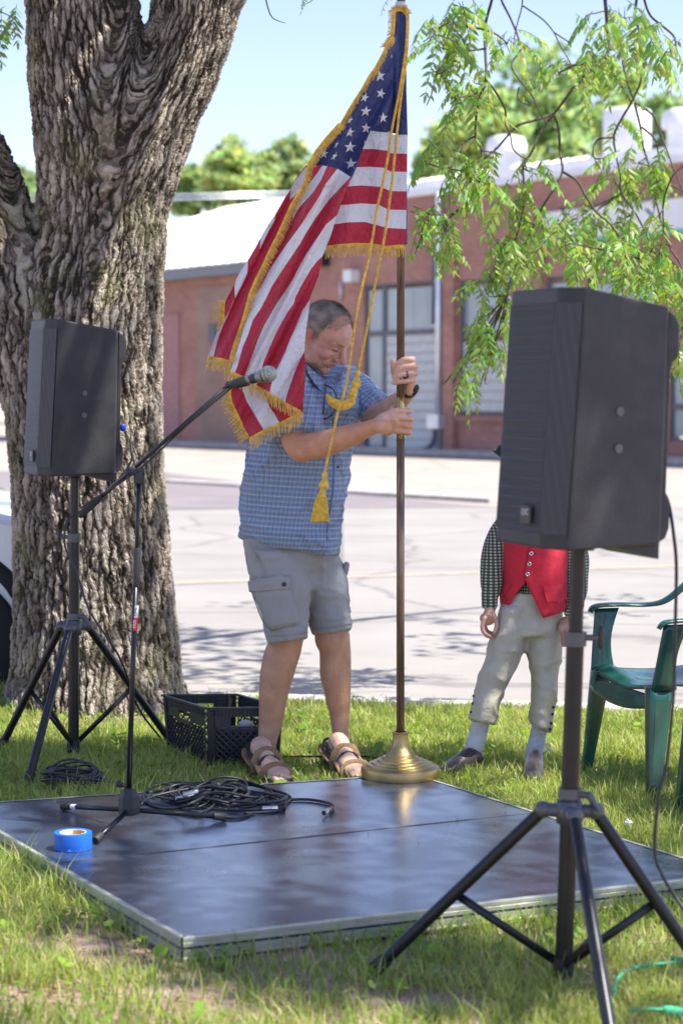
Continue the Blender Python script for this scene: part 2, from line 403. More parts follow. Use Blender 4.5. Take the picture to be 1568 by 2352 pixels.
# side return of the taller front block
b = MB(); p, q = W(SL, 0), W(SL, 0, -14); 
b.add([(p.x,p.y,ROADZ),(q.x,q.y,ROADZ),(q.x,q.y,zP),(p.x,p.y,zP),(p.x+.3,p.y-.4,ROADZ)], [(0,1,2,3)]); b.build('side_wall', M_brick, bld, smooth=False, solid=0.3)
# roofs: sheet slopes with standing seams
zR = 9.3
b = MB(); e0, e1 = W(S0-8, zE+0.02, 0.35), W(SL-0.02, zE+0.02, 0.35); r0, r1 = W(S0-8, zR-0.25, -11), W(SL-0.02, zR-0.25, -11)
b.add([e0, e1, r1, r0], [(0,1,2,3)]); rf = b.build('roof', M_roofw, bld, smooth=False, solid=0.06)
n = 46
for i in range(n):
    t = i/(n-1); a_ = e0.lerp(e1, t)+Vector((0,0,.06)); c_ = r0.lerp(r1, t)+Vector((0,0,.06))
    sb = MB(); sb.tube([a_, c_], [0.03, 0.03], 4)
    if i == 0: seam0 = sb.build('roof_seam', M_galv, rf, smooth=False); base0 = a_.copy()
    else:
        c2_ = seam0.copy(); COL.objects.link(c2_); c2_.parent = rf; c2_.location = (a_-base0)
b = MB(); wbox(b, S0-8, SL-0.04, zE-0.28, zE-0.02, 0.0, 0.42); b.build('eave_board', mat('eave_grey', (0.2,0.21,0.22), 0.6), bld, smooth=False)
b = MB(); wbox(b, SL-0.1, S1, zP, zP+0.16, 0.10, -0.5); wbox(b, SL, S1, zP+0.16, zP+0.42, -0.1, -0.6); b.build('parapet_cap', M_wht, bld, smooth=False)
b = MB(); b.add([W(SL-.1,zP+0.25,-0.6), W(S1,zP+0.25,-0.6), W(S1,zP+0.6,-14), W(SL-.1,zP+0.6,-14)], [(0,1,2,3)]); b.build('roof', M_roofw, bld, smooth=False)
# windows with frames, mullions and panes
def window(h, nx, zs, kinds):
    fr = MB(); t = 0.07
    wbox(fr, h[0], h[0]+t, h[2], h[3], -0.05, -0.16); wbox(fr, h[1]-t, h[1], h[2], h[3], -0.05, -0.16)
    wbox(fr, h[0]+t, h[1]-t, h[3]-t, h[3], -0.052, -0.158); wbox(fr, h[0]+t, h[1]-t, h[2], h[2]+t, -0.052, -0.158)
    lev = [h[2]+t]+[h[2]+(h[3]-h[2])*z for z in zs]+[h[3]-t]
    for z in lev[1:-1]: wbox(fr, h[0]+t, h[1]-t, z-0.09, z+0.05, -0.04, -0.17)
    f = fr.build('window', M_frame, bld, smooth=False)
    for k in range(len(lev)-1):
        w_ = (h[1]-h[0]-2*t)/nx[k]
        for i in range(nx[k]):
            p_ = MB(); a = h[0]+t+i*w_; g = 0.015 if nx[k] > 1 else 0
            if kinds[k] == 'g': 
                wbox(p_, a+g, a+w_-g, lev[k]+0.05, lev[k+1]-0.09, -0.10, -0.12); p_.build('pane', M_glassb, f, smooth=False)
            else:
                zz = lev[k]+0.05
                while zz < lev[k+1]-0.3:
                    wbox(p_, a+g, a+w_-g, zz, zz+0.24, -0.08, -0.12); zz += 0.26
                p_.build('shutter', M_slat, f, smooth=False)
window(H2, [1,3], [0.60], ['s','g']); window(H3, [2,3], [0.60], ['g','g']); window(H4, [2,3], [0.6], ['g','g']); window(H5, [1,1], [0.5], ['g','g'])
sd = H1[0]+(H1[1]-H1[0])*0.25
window((sd, H1[1], H1[2], H1[3]), [1,4], [0.71], ['s','g'])
window((H1[0], sd-0.01, H1[2], H1[3]), [1,1,1], [0.35,0.71], ['g','g','g'])
for h in (H2, H3, H4):
    b = MB(); wbox(b, h[0]-0.1, h[1]+0.1, h[2]-0.14, h[2]-0.005, 0.10, -0.12); b.build('sill', M_brick, bld, smooth=False)
# piers
for u0, u1 in ((1026,1050), (1170,1248)):
    b = MB(); r = rect(u0,560,u1,1000); wbox(b, r[0], r[1], ROADZ, r[3], 0.002, 0.16); b.build('pier', M_brick, bld, smooth=False)
b = MB(); b.tube([W(ws(1016), ROADZ, 0.15), W(ws(1016), wz(1016,440), 0.15)], [0.09,0.09], 8); o = b.build('drain_pipe', M_galv, bld)
b = MB(); b.tube([W(ws(1003), wz(1003,745), 0.12), W(ws(1005), wz(1003,600), 0.12), W(ws(1010), wz(1003,590), 0.2)], [0.07]*3, 8); b.build('drain_pipe', M_dgrey, bld)
b = MB(); b.tube([W(ws(1185), ROADZ+2, 0.26), W(ws(1185), wz(1185,600), 0.26)], [0.08,0.08], 8); b.build('drain_pipe', M_wht, bld)
b = MB(); r = rect(1006,952,1032,984); wbox(b, r[0], r[1], r[2], r[3], 0.1, 0.4); b.build('meter_box', M_galv, bld, smooth=False)
b = MB(); b.tube([W(ws(1016), r[2], 0.25), W(ws(1012), wz(1012,1020), 0.3), W(ws(985), wz(985,1036), 0.3)], [0.07]*3, 8, smooth=4); b.build('meter_pipe', M_dgrey, bld)
b = MB(); r = rect(807,621,825,648); wbox(b, r[0], r[1], r[2], r[3], 0.0, 0.3); b.build('wall_lamp', M_wht, bld, smooth=False)
b = MB(); r = rect(740,585,758,612); wbox(b, r[0], r[1], r[2], r[3], 0.0, 0.3); b.build('wall_camera', M_black, bld, smooth=False)
b = MB(); b.tube([W(ws(786), wz(786,645), 0.05), W(ws(786), wz(786,690), 0.05)], [0.04]*2, 6); b.build('conduit', M_galv, bld)
# sign band
b = MB(); r = rect(1258,470,1600,538); wbox(b, r[0], r[1]+3, r[2], r[3], 0.003, 0.14); sg = b.build('sign_board', M_wht, bld, smooth=False)
b = MB(); r2 = rect(1258,538,1600,548); wbox(b, r2[0], r2[1]+3, r2[2], r2[3]-0.01, 0.003, 0.15); b.build('teal_strip', M_teal, sg, smooth=False)
for u0, v0, u1, v1, sl in ((1290,476,1304,498,.1), (1484,480,1500,510,.25)):
    b = MB(); r = rect(u0,v0,u1,v1)
    vs = [W(r[0],r[3],.143), W(r[0]+(r[1]-r[0])*.5,r[3],.143), W(r[1]+sl,r[2],.143), W(r[0]+(r[1]-r[0])*.5+sl,r[2],.143)]
    b.add(vs, [(0,1,2,3)]); b.build('sign_letter', M_black, sg, smooth=False, solid=0.01)
# roof ventilators
def onroof(u, v, off): 
    s_ = ws(u); p = W(s_, 0, -off); Y = p.y; d = ray(u, v); X = d.x/d.y*Y; return Vector((X, Y, CAMH+d.z/d.y*Y))
for (u0, u1, vt, vm, vb, cap) in ((1128,1196,312,352,412,True), (1530,1600,250,295,400,True)):
    Y = W(ws((u0+u1)/2), 0, -3.5).y; c0 = P((u0+u1)/2, vb, Y); c1 = P((u0+u1)/2, vm, Y); c2 = P((u0+u1)/2, vt, Y); rr = (u1-u0)/2*Y/F
    b = MB(); b.lathe([(rr,c0.z-0.4),(rr,c1.z)], (c0.x,c0.y,0), 28); v_ = b.build('roof_ventilator', M_wht, bld)
    b = MB(); b.lathe([(rr,c1.z-.01),(rr*1.35,c1.z),(rr*1.38,c2.z-.25),(rr*1.2,c2.z-.06),(rr*0.7,c2.z),(0.01,c2.z+.02)], (c0.x,c0.y,0), 28); b.build('ventilator_cap', M_wht, v_, auto=40)
Y = W(ws(1440), 0, -3.0).y; a_, c_ = P(1378, 250, Y), P(1500, 385, Y); cc = (a_+c_)/2; ww = c_.x-a_.x; hh = a_.z-c_.z
b = MB(); Mz = Matrix.Rotation(R(-28), 3, 'Z'); b.box(cc, (ww*0.72, ww*0.72, hh), Mz, bev=0.06); v_ = b.build('roof_ventilator', M_wht, bld)
b = MB(); b.box((cc.x, cc.y, c_.z-0.25), (ww*0.9, ww*0.9, 0.5), Mz); b.build('ventilator_base', M_galv, v_)
# low step/apron along the wall
b = MB(); wbox(b, S0, S1, ROADZ, ROADZ+0.14, 0.03, 1.1); tag(b.build('pavement', M_conc, smooth=False), kind='structure')

# ---------------------------------------------------------------- far trees behind the building
M_leaf = leafmat('leaves'); M_bark = mat('far_bark', (0.13,0.10,0.075), 0.95, bump=0.5)
def cards(C, size, cbase, nrm=None, jit=0.25, elong=1.9):
    """leaf-sized quads (diamonds) at the centres C"""
    n = len(C); a = rng.normal(size=(n,3)); a /= np.linalg.norm(a, axis=1)[:, None]
    t = rng.normal(size=(n,3)); t -= (t*a).sum(1)[:, None]*a; t /= np.linalg.norm(t, axis=1)[:, None]; bt = np.cross(a, t)
    s_ = size*(0.6+0.8*rng.random((n,1)))
    V = np.stack([C-t*s_*elong*.5, C+bt*s_*.5+t*s_*.1, C+t*s_*elong*.5, C-bt*s_*.5+t*s_*.1], 1).reshape(-1,3)
    Fq = np.arange(n*4).reshape(n,4)
    k = np.clip(1+jit*rng.normal(size=(n,1)), .4, 1.8); y = rng.normal(size=(n,1))*0.12
    col = np.clip(np.array(cbase)*k*np.concatenate([1+y, np.ones((n,1)), 1-y], 1), 0.005, 1); col = np.repeat(col, 4, 0)
    return V, Fq, col
def crown_pts(c, r, nclump, per, cr):
    out = []
    for _ in range(nclump):
        d = rng.normal(size=3); d /= np.linalg.norm(d); q = rng.random()**0.4
        cc = np.array(c)+d*np.array(r)*q; s_ = cr*(0.6+0.8*rng.random())
        p = rng.normal(size=(per,3)); p /= np.linalg.norm(p, axis=1)[:, None]
        out.append(cc+p*s_*(rng.random((per,1))**0.5)*np.array([1.15,1.15,0.75]))
    return np.concatenate(out)
far = [  # u, v top, v bottom, Y, half width px, colour, label
 (545,318,500,95,95,(0.24,0.33,0.055),'round bright green tree rising above the left end of the white roof'),
 (450,372,500,100,70,(0.20,0.30,0.05),'lower green tree beside the thick trunk behind the roof'),
 (668,312,470,98,62,(0.24,0.33,0.07),'thin airy tree behind the roof close to the flag'),
 (30,380,520,98,70,(0.19,0.29,0.06),'green tree glimpsed between the forked trunk and its left limb'),
 (1110,190,430,88,110,(0.24,0.34,0.06),'green tree behind the round roof ventilator'),
 (1255,95,430,92,130,(0.20,0.31,0.055),'tallest tree behind the brick building'),
 (1400,120,420,97,115,(0.24,0.34,0.06),'broad tree behind the square white roof ventilator'),
 (1530,190,420,92,90,(0.21,0.31,0.06),'green tree at the right end behind the building'),
 (1000,330,450,96,60,(0.22,0.32,0.06),'small tree just right of the flagpole behind the building'),
]
for (u, vt, vb, Y, hw, col, lab) in far:
    top = P(u, vt, Y); bot = P(u, vb, Y); rx = hw*Y/F; rz = (top.z-bot.z)/2; cz = (top.z+bot.z)/2
    t = thing('far_tree', lab, 'tree', (top.x, Y, ROADZ), 'trees behind the building')
    pts = crown_pts((top.x, Y, cz), (rx*0.95, rx*0.9, rz*0.95), 50, 48, rx*0.30)
    V, Fq, cc = cards(pts, 0.26, (col[0]*1.5, col[1]*1.35, col[2]*3.0)); bigmesh('crown', V, Fq, M_leaf, cc, t)
    b = MB(); b.tube([(top.x,Y,ROADZ),(top.x+.1,Y,cz*0.6),(top.x,Y,cz+rz*.3)], [0.3,0.22,0.08], 8); b.build('trunk', M_bark, t)
# hedge line low behind the roof so that the horizon is closed
pts = crown_pts((-6,118,6.5), (22,3,3.2), 90, 90, 2.3)
V, Fq, cc = cards(pts, 0.45, (0.22,0.31,0.06)); tag(bigmesh('far_wood', V, Fq, M_leaf, cc), kind='stuff')
# utility wires
b = MB()
for v0, v1 in ((444,440),(454,450)):
    b.tube([P(-100,v0+6,72), P(400,v0+4,72), P(700,v1,72)], 0.035, 5)
tag(b.build('overhead_wires', M_galv), 'pale overhead cables running above the white roof at left', 'cable')
# ================================================================ the big tree
def barkmat():
    m, nt, b = newmat('bark'); L = nt.links.new; m.displacement_method = 'BOTH'
    tc = N(nt, 'ShaderNodeTexCoord'); at = N(nt, 'ShaderNodeAttribute'); at.attribute_name = 'flow'
    nd = N(nt, 'ShaderNodeTexNoise', i_Scale=14.0, i_Detail=5.0); L(tc.outputs['Object'], nd.inputs[0])
    sb = N(nt, 'ShaderNodeVectorMath', operation='SUBTRACT'); sb.inputs[1].default_value = (.5,.5,.5); L(nd.outputs['Color'], sb.inputs[0])
    sc = N(nt, 'ShaderNodeVectorMath', operation='SCALE'); sc.inputs['Scale'].default_value = 0.05; L(sb.outputs[0], sc.inputs[0])
    ad = N(nt, 'ShaderNodeVectorMath', operation='ADD'); L(at.outputs['Vector'], ad.inputs[0]); L(sc.outputs[0], ad.inputs[1])
    mp = N(nt, 'ShaderNodeMapping'); mp.inputs['Scale'].default_value = (1,1,.17); L(ad.outputs[0], mp.inputs[0])
    v1 = N(nt, 'ShaderNodeTexVoronoi', feature='DISTANCE_TO_EDGE', i_Scale=30.0); L(mp.outputs[0], v1.inputs['Vector'])
    mp2 = N(nt, 'ShaderNodeMapping'); mp2.inputs['Scale'].default_value = (1,1,.38); mp2.inputs['Location'].default_value = (3,1,7); L(ad.outputs[0], mp2.inputs[0])
    v2 = N(nt, 'ShaderNodeTexVoronoi', feature='DISTANCE_TO_EDGE', i_Scale=55.0); L(mp2.outputs[0], v2.inputs['Vector'])
    r1 = N(nt, 'ShaderNodeMapRange'); r1.inputs[1].default_value = 0.0; r1.inputs[2].default_value = 0.26; r1.interpolation_type = 'SMOOTHSTEP'; L(v1.outputs['Distance'], r1.inputs[0])
    r2 = N(nt, 'ShaderNodeMapRange'); r2.inputs[1].default_value = 0.0; r2.inputs[2].default_value = 0.2; r2.interpolation_type = 'SMOOTHSTEP'; L(v2.outputs['Distance'], r2.inputs[0])
    n3 = N(nt, 'ShaderNodeTexNoise', i_Scale=70.0, i_Detail=6.0, i_Roughness=0.7); L(tc.outputs['Object'], n3.inputs[0])
    s1 = N(nt, 'ShaderNodeMath', operation='MULTIPLY', i_1=0.62); L(r1.outputs[0], s1.inputs[0])
    s2 = N(nt, 'ShaderNodeMath', operation='MULTIPLY_ADD', i_1=0.22); L(r2.outputs[0], s2.inputs[0]); L(s1.outputs[0], s2.inputs[2])
    s3 = N(nt, 'ShaderNodeMath', operation='MULTIPLY_ADD', i_1=0.30); L(n3.outputs[0], s3.inputs[0]); L(s2.outputs[0], s3.inputs[2])
    mp3 = N(nt, 'ShaderNodeMapping'); mp3.inputs['Scale'].default_value = (15,15,1.9); L(ad.outputs[0], mp3.inputs[0]); n6 = N(nt, 'ShaderNodeTexNoise', i_Scale=1.0, i_Detail=3.0, i_Roughness=.45); L(mp3.outputs[0], n6.inputs[0])
    a6 = N(nt, 'ShaderNodeMath', operation='SUBTRACT', i_1=.5); L(n6.outputs[0], a6.inputs[0]); b6 = N(nt, 'ShaderNodeMath', operation='ABSOLUTE'); L(a6.outputs[0], b6.inputs[0])
    r6 = N(nt, 'ShaderNodeMapRange'); r6.inputs[1].default_value = 0.0; r6.inputs[2].default_value = .055; r6.inputs[3].default_value = -.42; r6.inputs[4].default_value = 0.06; L(b6.outputs[0], r6.inputs[0])
    s4 = N(nt, 'ShaderNodeMath', operation='ADD'); L(s3.outputs[0], s4.inputs[0]); L(r6.outputs[0], s4.inputs[1]); s3 = s4
    dp = N(nt, 'ShaderNodeDisplacement'); dp.inputs['Scale'].default_value = 0.024; dp.inputs['Midlevel'].default_value = 0.75; L(s3.outputs[0], dp.inputs['Height'])
    L(dp.outputs[0], nt.nodes['Material Output'].inputs['Displacement'])
    rc = N(nt, 'ShaderNodeValToRGB'); e = rc.color_ramp.elements; e[0].position = .22; e[1].position = .95
    e[0].color = (0.045,0.035,0.027,1); e[1].color = (0.44,0.385,0.315,1); q = e.new(.55); q.color = (0.20,0.165,0.13,1)
    L(s3.outputs[0], rc.inputs[0])
    # lichen / moss in patches
    n4 = N(nt, 'ShaderNodeTexNoise', i_Scale=2.6, i_Detail=5.0, i_Roughness=0.65); L(tc.outputs['Object'], n4.inputs[0])
    rm = N(nt, 'ShaderNodeMapRange'); rm.inputs[1].default_value = .52; rm.inputs[2].default_value = .72; L(n4.outputs[0], rm.inputs[0])
    mm = N(nt, 'ShaderNodeMath', operation='MULTIPLY', i_1=0.5); L(rm.outputs[0], mm.inputs[0])
    mx = N(nt, 'ShaderNodeMixRGB'); mx.inputs[2].default_value = (0.13,0.14,0.035,1); L(mm.outputs[0], mx.inputs[0]); L(rc.outputs[0], mx.inputs[1])
    n5 = N(nt, 'ShaderNodeTexNoise', i_Scale=4.0, i_Detail=4.0); L(at.outputs['Vector'], n5.inputs[0])
    m5 = N(nt, 'ShaderNodeMapRange'); m5.inputs[1].default_value = .4; m5.inputs[2].default_value = .7; m5.inputs[3].default_value = .8; m5.inputs[4].default_value = 1.25; L(n5.outputs[0], m5.inputs[0])
    mv = N(nt, 'ShaderNodeVectorMath', operation='SCALE'); L(mx.outputs[0], mv.inputs[0]); L(m5.outputs[0], mv.inputs['Scale'])
    L(mv.outputs[0], b.inputs['Base Color']); b.inputs['Roughness'].default_value = 0.92; b.inputs['Specular IOR Level'].default_value = 0.2
    return m
M_trunk = barkmat()
TY = 9.45
big = thing('walnut_tree', 'massive rough barked forked tree standing left behind the loudspeaker, with boughs overhead', 'tree', (P(220,1640,TY).x, TY, 0))
def ringc(v, l, r): p = P((l+r)/2, v, TY); return p, (r-l)/2*TY/F
stems = [
 [(1690,-10,450),(1650,2,442),(1600,14,428),(1500,26,416),(1300,32,394),(1100,26,378),(950,14,374),(850,10,373),(700,40,375),(575,78,379),(475,88,386),(370,86,417),(280,95,430)],
 [(600,80,330),(475,86,370),(370,84,375),(200,69,345),(100,63,330),(0,60,318),(-150,30,285),(-500,-60,150),(-1000,-200,-20),(-1800,-420,-330)],
 [(600,190,380),(475,205,387),(370,240,419),(250,275,463),(150,312,507),(50,345,543),(0,352,552),(-150,410,625),(-500,560,720),(-1000,760,880),(-1700,1080,1160)],
 [(1050,60,260),(900,0,240),(800,-35,215),(700,-60,175),(600,-85,125),(500,-115,78),(450,-135,62),(350,-180,14),(200,-260,-60),(0,-360,-180),(-400,-560,-400),(-1000,-800,-700)],
]
b = MB()
for st in stems:
    pts, rad = zip(*[ringc(*q) for q in st]); b.limb(list(pts), list(rad), seg=26, smooth=4)
# root flare
for a in range(7):
    an = a*0.9+0.3; d = Vector((math.cos(an), math.sin(an), 0)); o = P(220,1500,TY)
    b.limb([o+d*0.22+Vector((0,0,0.0)), Vector((o.x,o.y,0.12))+d*0.30, Vector((o.x,o.y,-0.06))+d*0.43], [0.13,0.10,0.06], seg=12)
me = fuse(b, 0.016, 8, 0.5)
co = getco(me)
# flow coordinates: bark plates follow each stem (sheared frames, blended)
cen = []
for si, st in enumerate(stems):
    for q in st:
        p, r_ = ringc(*q); cen.append((si, p.x, p.z, r_))
flow = co.copy()
def axis(st, z):
    zs = [ringc(*q)[0].z for q in st]; xs = [ringc(*q)[0].x for q in st]
    o_ = np.argsort(zs); return np.interp(z, np.array(zs)[o_], np.array(xs)[o_])
A = [axis(st, co[:, 2]) for st in stems]
d = np.stack([np.abs(co[:, 0]-a) for a in A[1:]], 1)
zc = ringc(475,88,386)[0].z; up = np.clip((co[:, 2]-(zc-0.6))/1.1, 0, 1)
wgt = np.exp(-d/0.06); wgt /= wgt.sum(1)[:, None]
axx = (wgt*np.stack(A[1:], 1)).sum(1)*up+A[0]*(1-up)
flow[:, 0] -= axx-A[0].mean()
dirn = np.arctan2(co[:, 1]-TY, co[:, 0]-axx); rr = 0.36
flow[:, 0] = np.cos(dirn)*rr; flow[:, 1] = np.sin(dirn)*rr
w3 = wgt[:, 2]*up; flow[:, 2] = co[:, 2]*(1-w3)+(co[:, 2]*.78-co[:, 0]*.62-.9)*w3
vvec(me, flow, 'flow')
tr = place('trunk', me, M_trunk, big)
md = tr.modifiers.new('sub', 'SUBSURF'); md.subdivision_type = 'SIMPLE'; md.levels = 1; md.render_levels = 1

# ---------------------------------------------------------------- hanging boughs with compound leaves
M_lf = leafmat('walnut_leaf', trans=0.5, rough=0.42)
M_twig = mat('twig_bark', (0.075,0.06,0.045), 0.85, var=0.3, vscale=30)
def zq(x, y): return (940.8+.4*x, .4*y)
def leaf_mesh(name, nl, L, sz, seed):
    r = np.random.default_rng(seed); V = []; Fq = []; C = []
    droop = 0.25+0.35*r.random()
    def rach(t): return Vector((L*t, 0.06*L*math.sin(t*3+seed), -droop*L*t*t))
    def add(c, dr, ln, wd, roll, col):
        dr = dr.normalized(); sd = dr.cross(Vector((0,0,1))); sd = sd.normalized() if sd.length > .01 else Vector((0,1,0))
        nn = sd.cross(dr); sd = sd*math.cos(roll)+nn*math.sin(roll); nn = sd.cross(dr)
        o = len(V); pr = [(0,0),(.28,.42),(.62,.40),(1,0)]
        P_ = [c, c+dr*ln*.28+sd*wd*.5-nn*wd*.12, c+dr*ln*.28, c+dr*ln*.28-sd*wd*.5-nn*wd*.12, c+dr*ln*.65+sd*wd*.36-nn*wd*.15-Vector((0,0,ln*.05)), c+dr*ln*.65-Vector((0,0,ln*.04)), c+dr*ln*.65-sd*wd*.36-nn*wd*.15-Vector((0,0,ln*.05)), c+dr*ln-Vector((0,0,ln*.14))]
        V.extend(P_); C.extend([col]*8)
        for f in ((0,1,2),(0,2,3),(1,4,5,2),(2,5,6,3),(4,7,5),(5,7,6)): Fq.append(tuple(i+o for i in f))
    g = (0.185,0.29,0.065)
    for i in range(nl):
        t = 0.12+0.85*i/(nl-1); p = rach(t); tg = (rach(min(1,t+.02))-rach(t-.02)).normalized()
        for sgn in (-1,1):
            k = 0.75+0.5*math.sin(math.pi*min(1,t*.9+.1)); col = [x*(0.75+0.55*r.random()) for x in g]
            if r.random() < .12: col = [col[0]*1.4, col[1]*1.2, col[2]]
            dr = tg*(0.5+.2*r.random())+Vector((0,sgn,0))*(.9)+Vector((0,0,-.25-.5*r.random()))
            add(p, dr, sz*k*(.85+.3*r.random()), sz*k*.36, (r.random()-.5)*1.4, col)
    add(rach(1), Vector((1,0,-.6)), sz, sz*.36, 0, g)
    me = bpy.data.meshes.new(name); me.from_pydata(V, [], Fq); 
    vcol(me, np.array(C))
    o = len(V); tb = MB(); tb.tube([rach(k/5) for k in range(6)], [0.0022,.002,.0018,.0015,.0012,.001], 3)
    bm = bmesh.new(); bm.from_mesh(me); cl = bm.verts.layers.float_color['Col']
    nv = [bm.verts.new(v) for v in tb.v]
    for v in nv: v[cl] = (0.10,0.13,0.03,1)
    for f in tb.f: bm.faces.new([nv[i] for i in f])
    bm.to_mesh(me); bm.free(); me.materials.append(M_lf); me.polygons.foreach_set('use_smooth', [True]*len(me.polygons))
    return me
LM = [leaf_mesh('compound_leaf', 6+i % 3, 0.17+0.02*(i % 4), 0.046+0.004*(i % 3), 40+i) for i in range(10)]
boughs = [  # depth, lines (zoom coords), radius scale, blobs (zoom coords: x,y,rx,ry,n)
 (9.3, [[(470,-60),(470,0),(430,170),(437,450),(400,560),(378,700),(378,790),(410,860),(415,930),(370,1000),(365,1130),(200,1270)],
        [(437,455),(500,540),(548,640),(548,715),(575,770),(590,850),(640,900),(680,910)],
        [(430,170),(330,150),(230,130),(140,180)],[(437,280),(330,300),(210,400),(150,430)],[(415,490),(370,545),(280,560),(230,600)],[(378,780),(300,830),(220,960),(80,930)],[(330,1170),(230,1230),(110,1240),(70,1330)],[(430,170),(500,200),(560,250)]], 0.0075,
  [(250,140,150,110,24),(140,220,90,70,8),(230,280,110,90,12),(150,400,80,60,6),(280,560,110,90,13),(400,480,60,60,4),(530,250,90,90,8),(320,40,110,50,7),
   (130,900,90,70,6),(240,980,170,90,17),(420,1060,120,80,10),(110,1230,110,90,12),(220,1330,100,80,8),(60,1430,60,80,3),(480,880,70,60,4)]),
 (9.9, [[(525,-60),(525,0),(570,90),(605,170),(630,240),(640,280),(590,350),(590,400),(645,480),(700,550),(740,640),(790,710),(835,740)],
        [(645,-60),(645,0),(640,50),(605,180),(590,300)],[(650,35),(760,110),(825,185),(860,260),(920,360),(935,400)],[(825,185),(925,250)],[(625,500),(620,570),(690,610)]], 0.006, [(590,250,50,50,3)]),
 (10.2, [[(1120,-60),(1120,0),(1125,60),(1135,200),(1140,290),(1060,380),(950,490),(890,570),(825,655)],
        [(825,655),(720,690),(620,720),(565,775),(480,870),(380,940),(370,1000)],
        [(825,655),(745,770),(700,870),(650,960),(655,1060),(650,1200),(600,1400),(580,1560),(560,1700)],
        [(825,655),(855,750),(860,880),(875,980),(840,1060),(760,1190),(710,1300),(640,1440),(590,1568),(560,1700)],
        [(875,985),(960,1040),(1010,1130),(1070,1220),(1150,1290),(1220,1400),(1260,1560)],[(1060,380),(960,370),(850,420)]], 0.0105,
  [(870,430,100,80,10),(970,370,110,70,12),(1080,330,110,80,12),(1130,140,110,140,12),(1010,90,70,70,5),
   (700,1000,60,110,7),(600,1150,130,110,12),(710,1270,160,110,17),(500,1400,90,120,9),(610,1500,200,130,22),(480,1700,130,120,14),(400,1860,90,120,10),(520,1960,80,120,7),(420,2020,100,70,7),(350,2080,70,60,4),(420,2180,40,70,3),(230,2190,60,30,2)]),
 (10.6, [[(1300,-60),(1300,0),(1290,100),(1320,200),(1325,390),(1320,480),(1270,590)],[(1130,310),(1170,430),(1230,520),(1270,590)],[(1220,360),(1250,480),(1285,580)],[(1325,390),(1380,290),(1390,260)],
        [(1270,590),(1210,690),(1170,780),(1180,880),(1205,1000),(1215,1110),(1290,1220),(1350,1330),(1400,1410),(1460,1470),(1465,1568)],
        [(1290,600),(1320,720),(1340,850),(1370,950),(1400,1100),(1425,1210),(1480,1400),(1560,1530)],
        [(1290,590),(1390,660),(1430,750),(1480,880),(1510,960),(1568,1100)],[(1330,730),(1405,800),(1430,900),(1480,1040),(1568,1100)],
        [(1170,790),(1080,800),(1050,860),(1060,910),(1110,915),(1100,970),(1060,920)]], 0.009,
  [(1230,100,100,90,9),(1300,250,130,100,15),(1220,330,80,80,8),(1230,730,70,50,4),(1280,930,150,70,11),(1430,950,130,80,10),(1200,1060,90,110,9),(1350,1050,180,90,12),
   (900,1270,130,80,10),(1050,1220,110,80,9),(1150,1310,170,100,16)]),
 (9.0, [[(1345,-60),(1345,0),(1380,90),(1450,150),(1520,220),(1530,340),(1600,420),(1640,650),(1600,900),(1500,1020),(1450,1200),(1480,1400),(1560,1530),(1580,1700)],[(1480,1400),(1400,1420),(1370,1500),(1420,1600),(1470,1680)]], 0.006,
  [(1400,150,90,80,8),(1480,270,90,60,7),(1400,1290,140,90,11),(1000,1400,200,130,18),(1250,1460,220,120,22),(1450,1470,120,120,11),(1500,1650,100,120,8),(1350,1600,150,80,8),(1560,2020,60,90,5)]),
]
tot = sum(q[4] for bb in boughs for q in bb[3]); print('leaves', tot)
for bi, (Yb, lines, r0, blobs) in enumerate(boughs):
    b = MB()
    for li, ln in enumerate(lines):
        pts = [P(*zq(x, y), Yb+0.12*math.sin(x*.006+li)+0.06*math.sin(y*.01)) for x, y in ln]
        k = 1.0 if li == 0 else 0.7
        b.tube(pts, [r0*k*(1-0.5*i/len(pts)) for i in range(len(pts))], 7, smooth=4)
    for (x, y, rx, ry, n) in blobs:   # fine twigs inside each spray
        allp = [(q, li) for li, ln in enumerate(lines) for q in ln]; (nx_, ny_), li = min(allp, key=lambda t: (t[0][0]-x)**2+(t[0][1]-y)**2)
        Yn_ = Yb+0.12*math.sin(nx_*.006+li)+0.06*math.sin(ny_*.01)
        for k in range(3):
            a = random.random()*6.28; Yk = Yb+random.uniform(-.3,.3)
            b.tube([P(*zq(nx_, ny_), Yn_), P(*zq((x+nx_)/2+random.uniform(-8,8), (y+ny_)/2), Yb), P(*zq(x+rx*.4*math.cos(a), y), Yk), P(*zq(x+rx*.8*math.cos(a), y+ry*.7*math.sin(a)), Yk)], [.0035,.003,.0025,.0015], 4, smooth=3)
    bo = b.build('bough', M_twig, big)
    for (x, y, rx, ry, n) in blobs:
        for k in range(max(2, round(n*(.5 if y < 700 else .68)))):
            a = random.random()*6.28; q = math.sqrt(random.random())
            u, v = zq(x+rx*q*math.cos(a), y+ry*q*math.sin(a))
            me = random.choice(LM); o = bpy.data.objects.new('compound_leaf', me); COL.objects.link(o); o.parent = bo
            o.location = P(u, v-14, Yb+random.uniform(-.35,.35))-org(big)
            o.rotation_euler = (random.uniform(-.4,.4), random.uniform(0.1,.9), random.uniform(0,6.28)); s_ = random.uniform(.75,1.15); o.scale = (s_,)*3
            o.scale *= 1.0
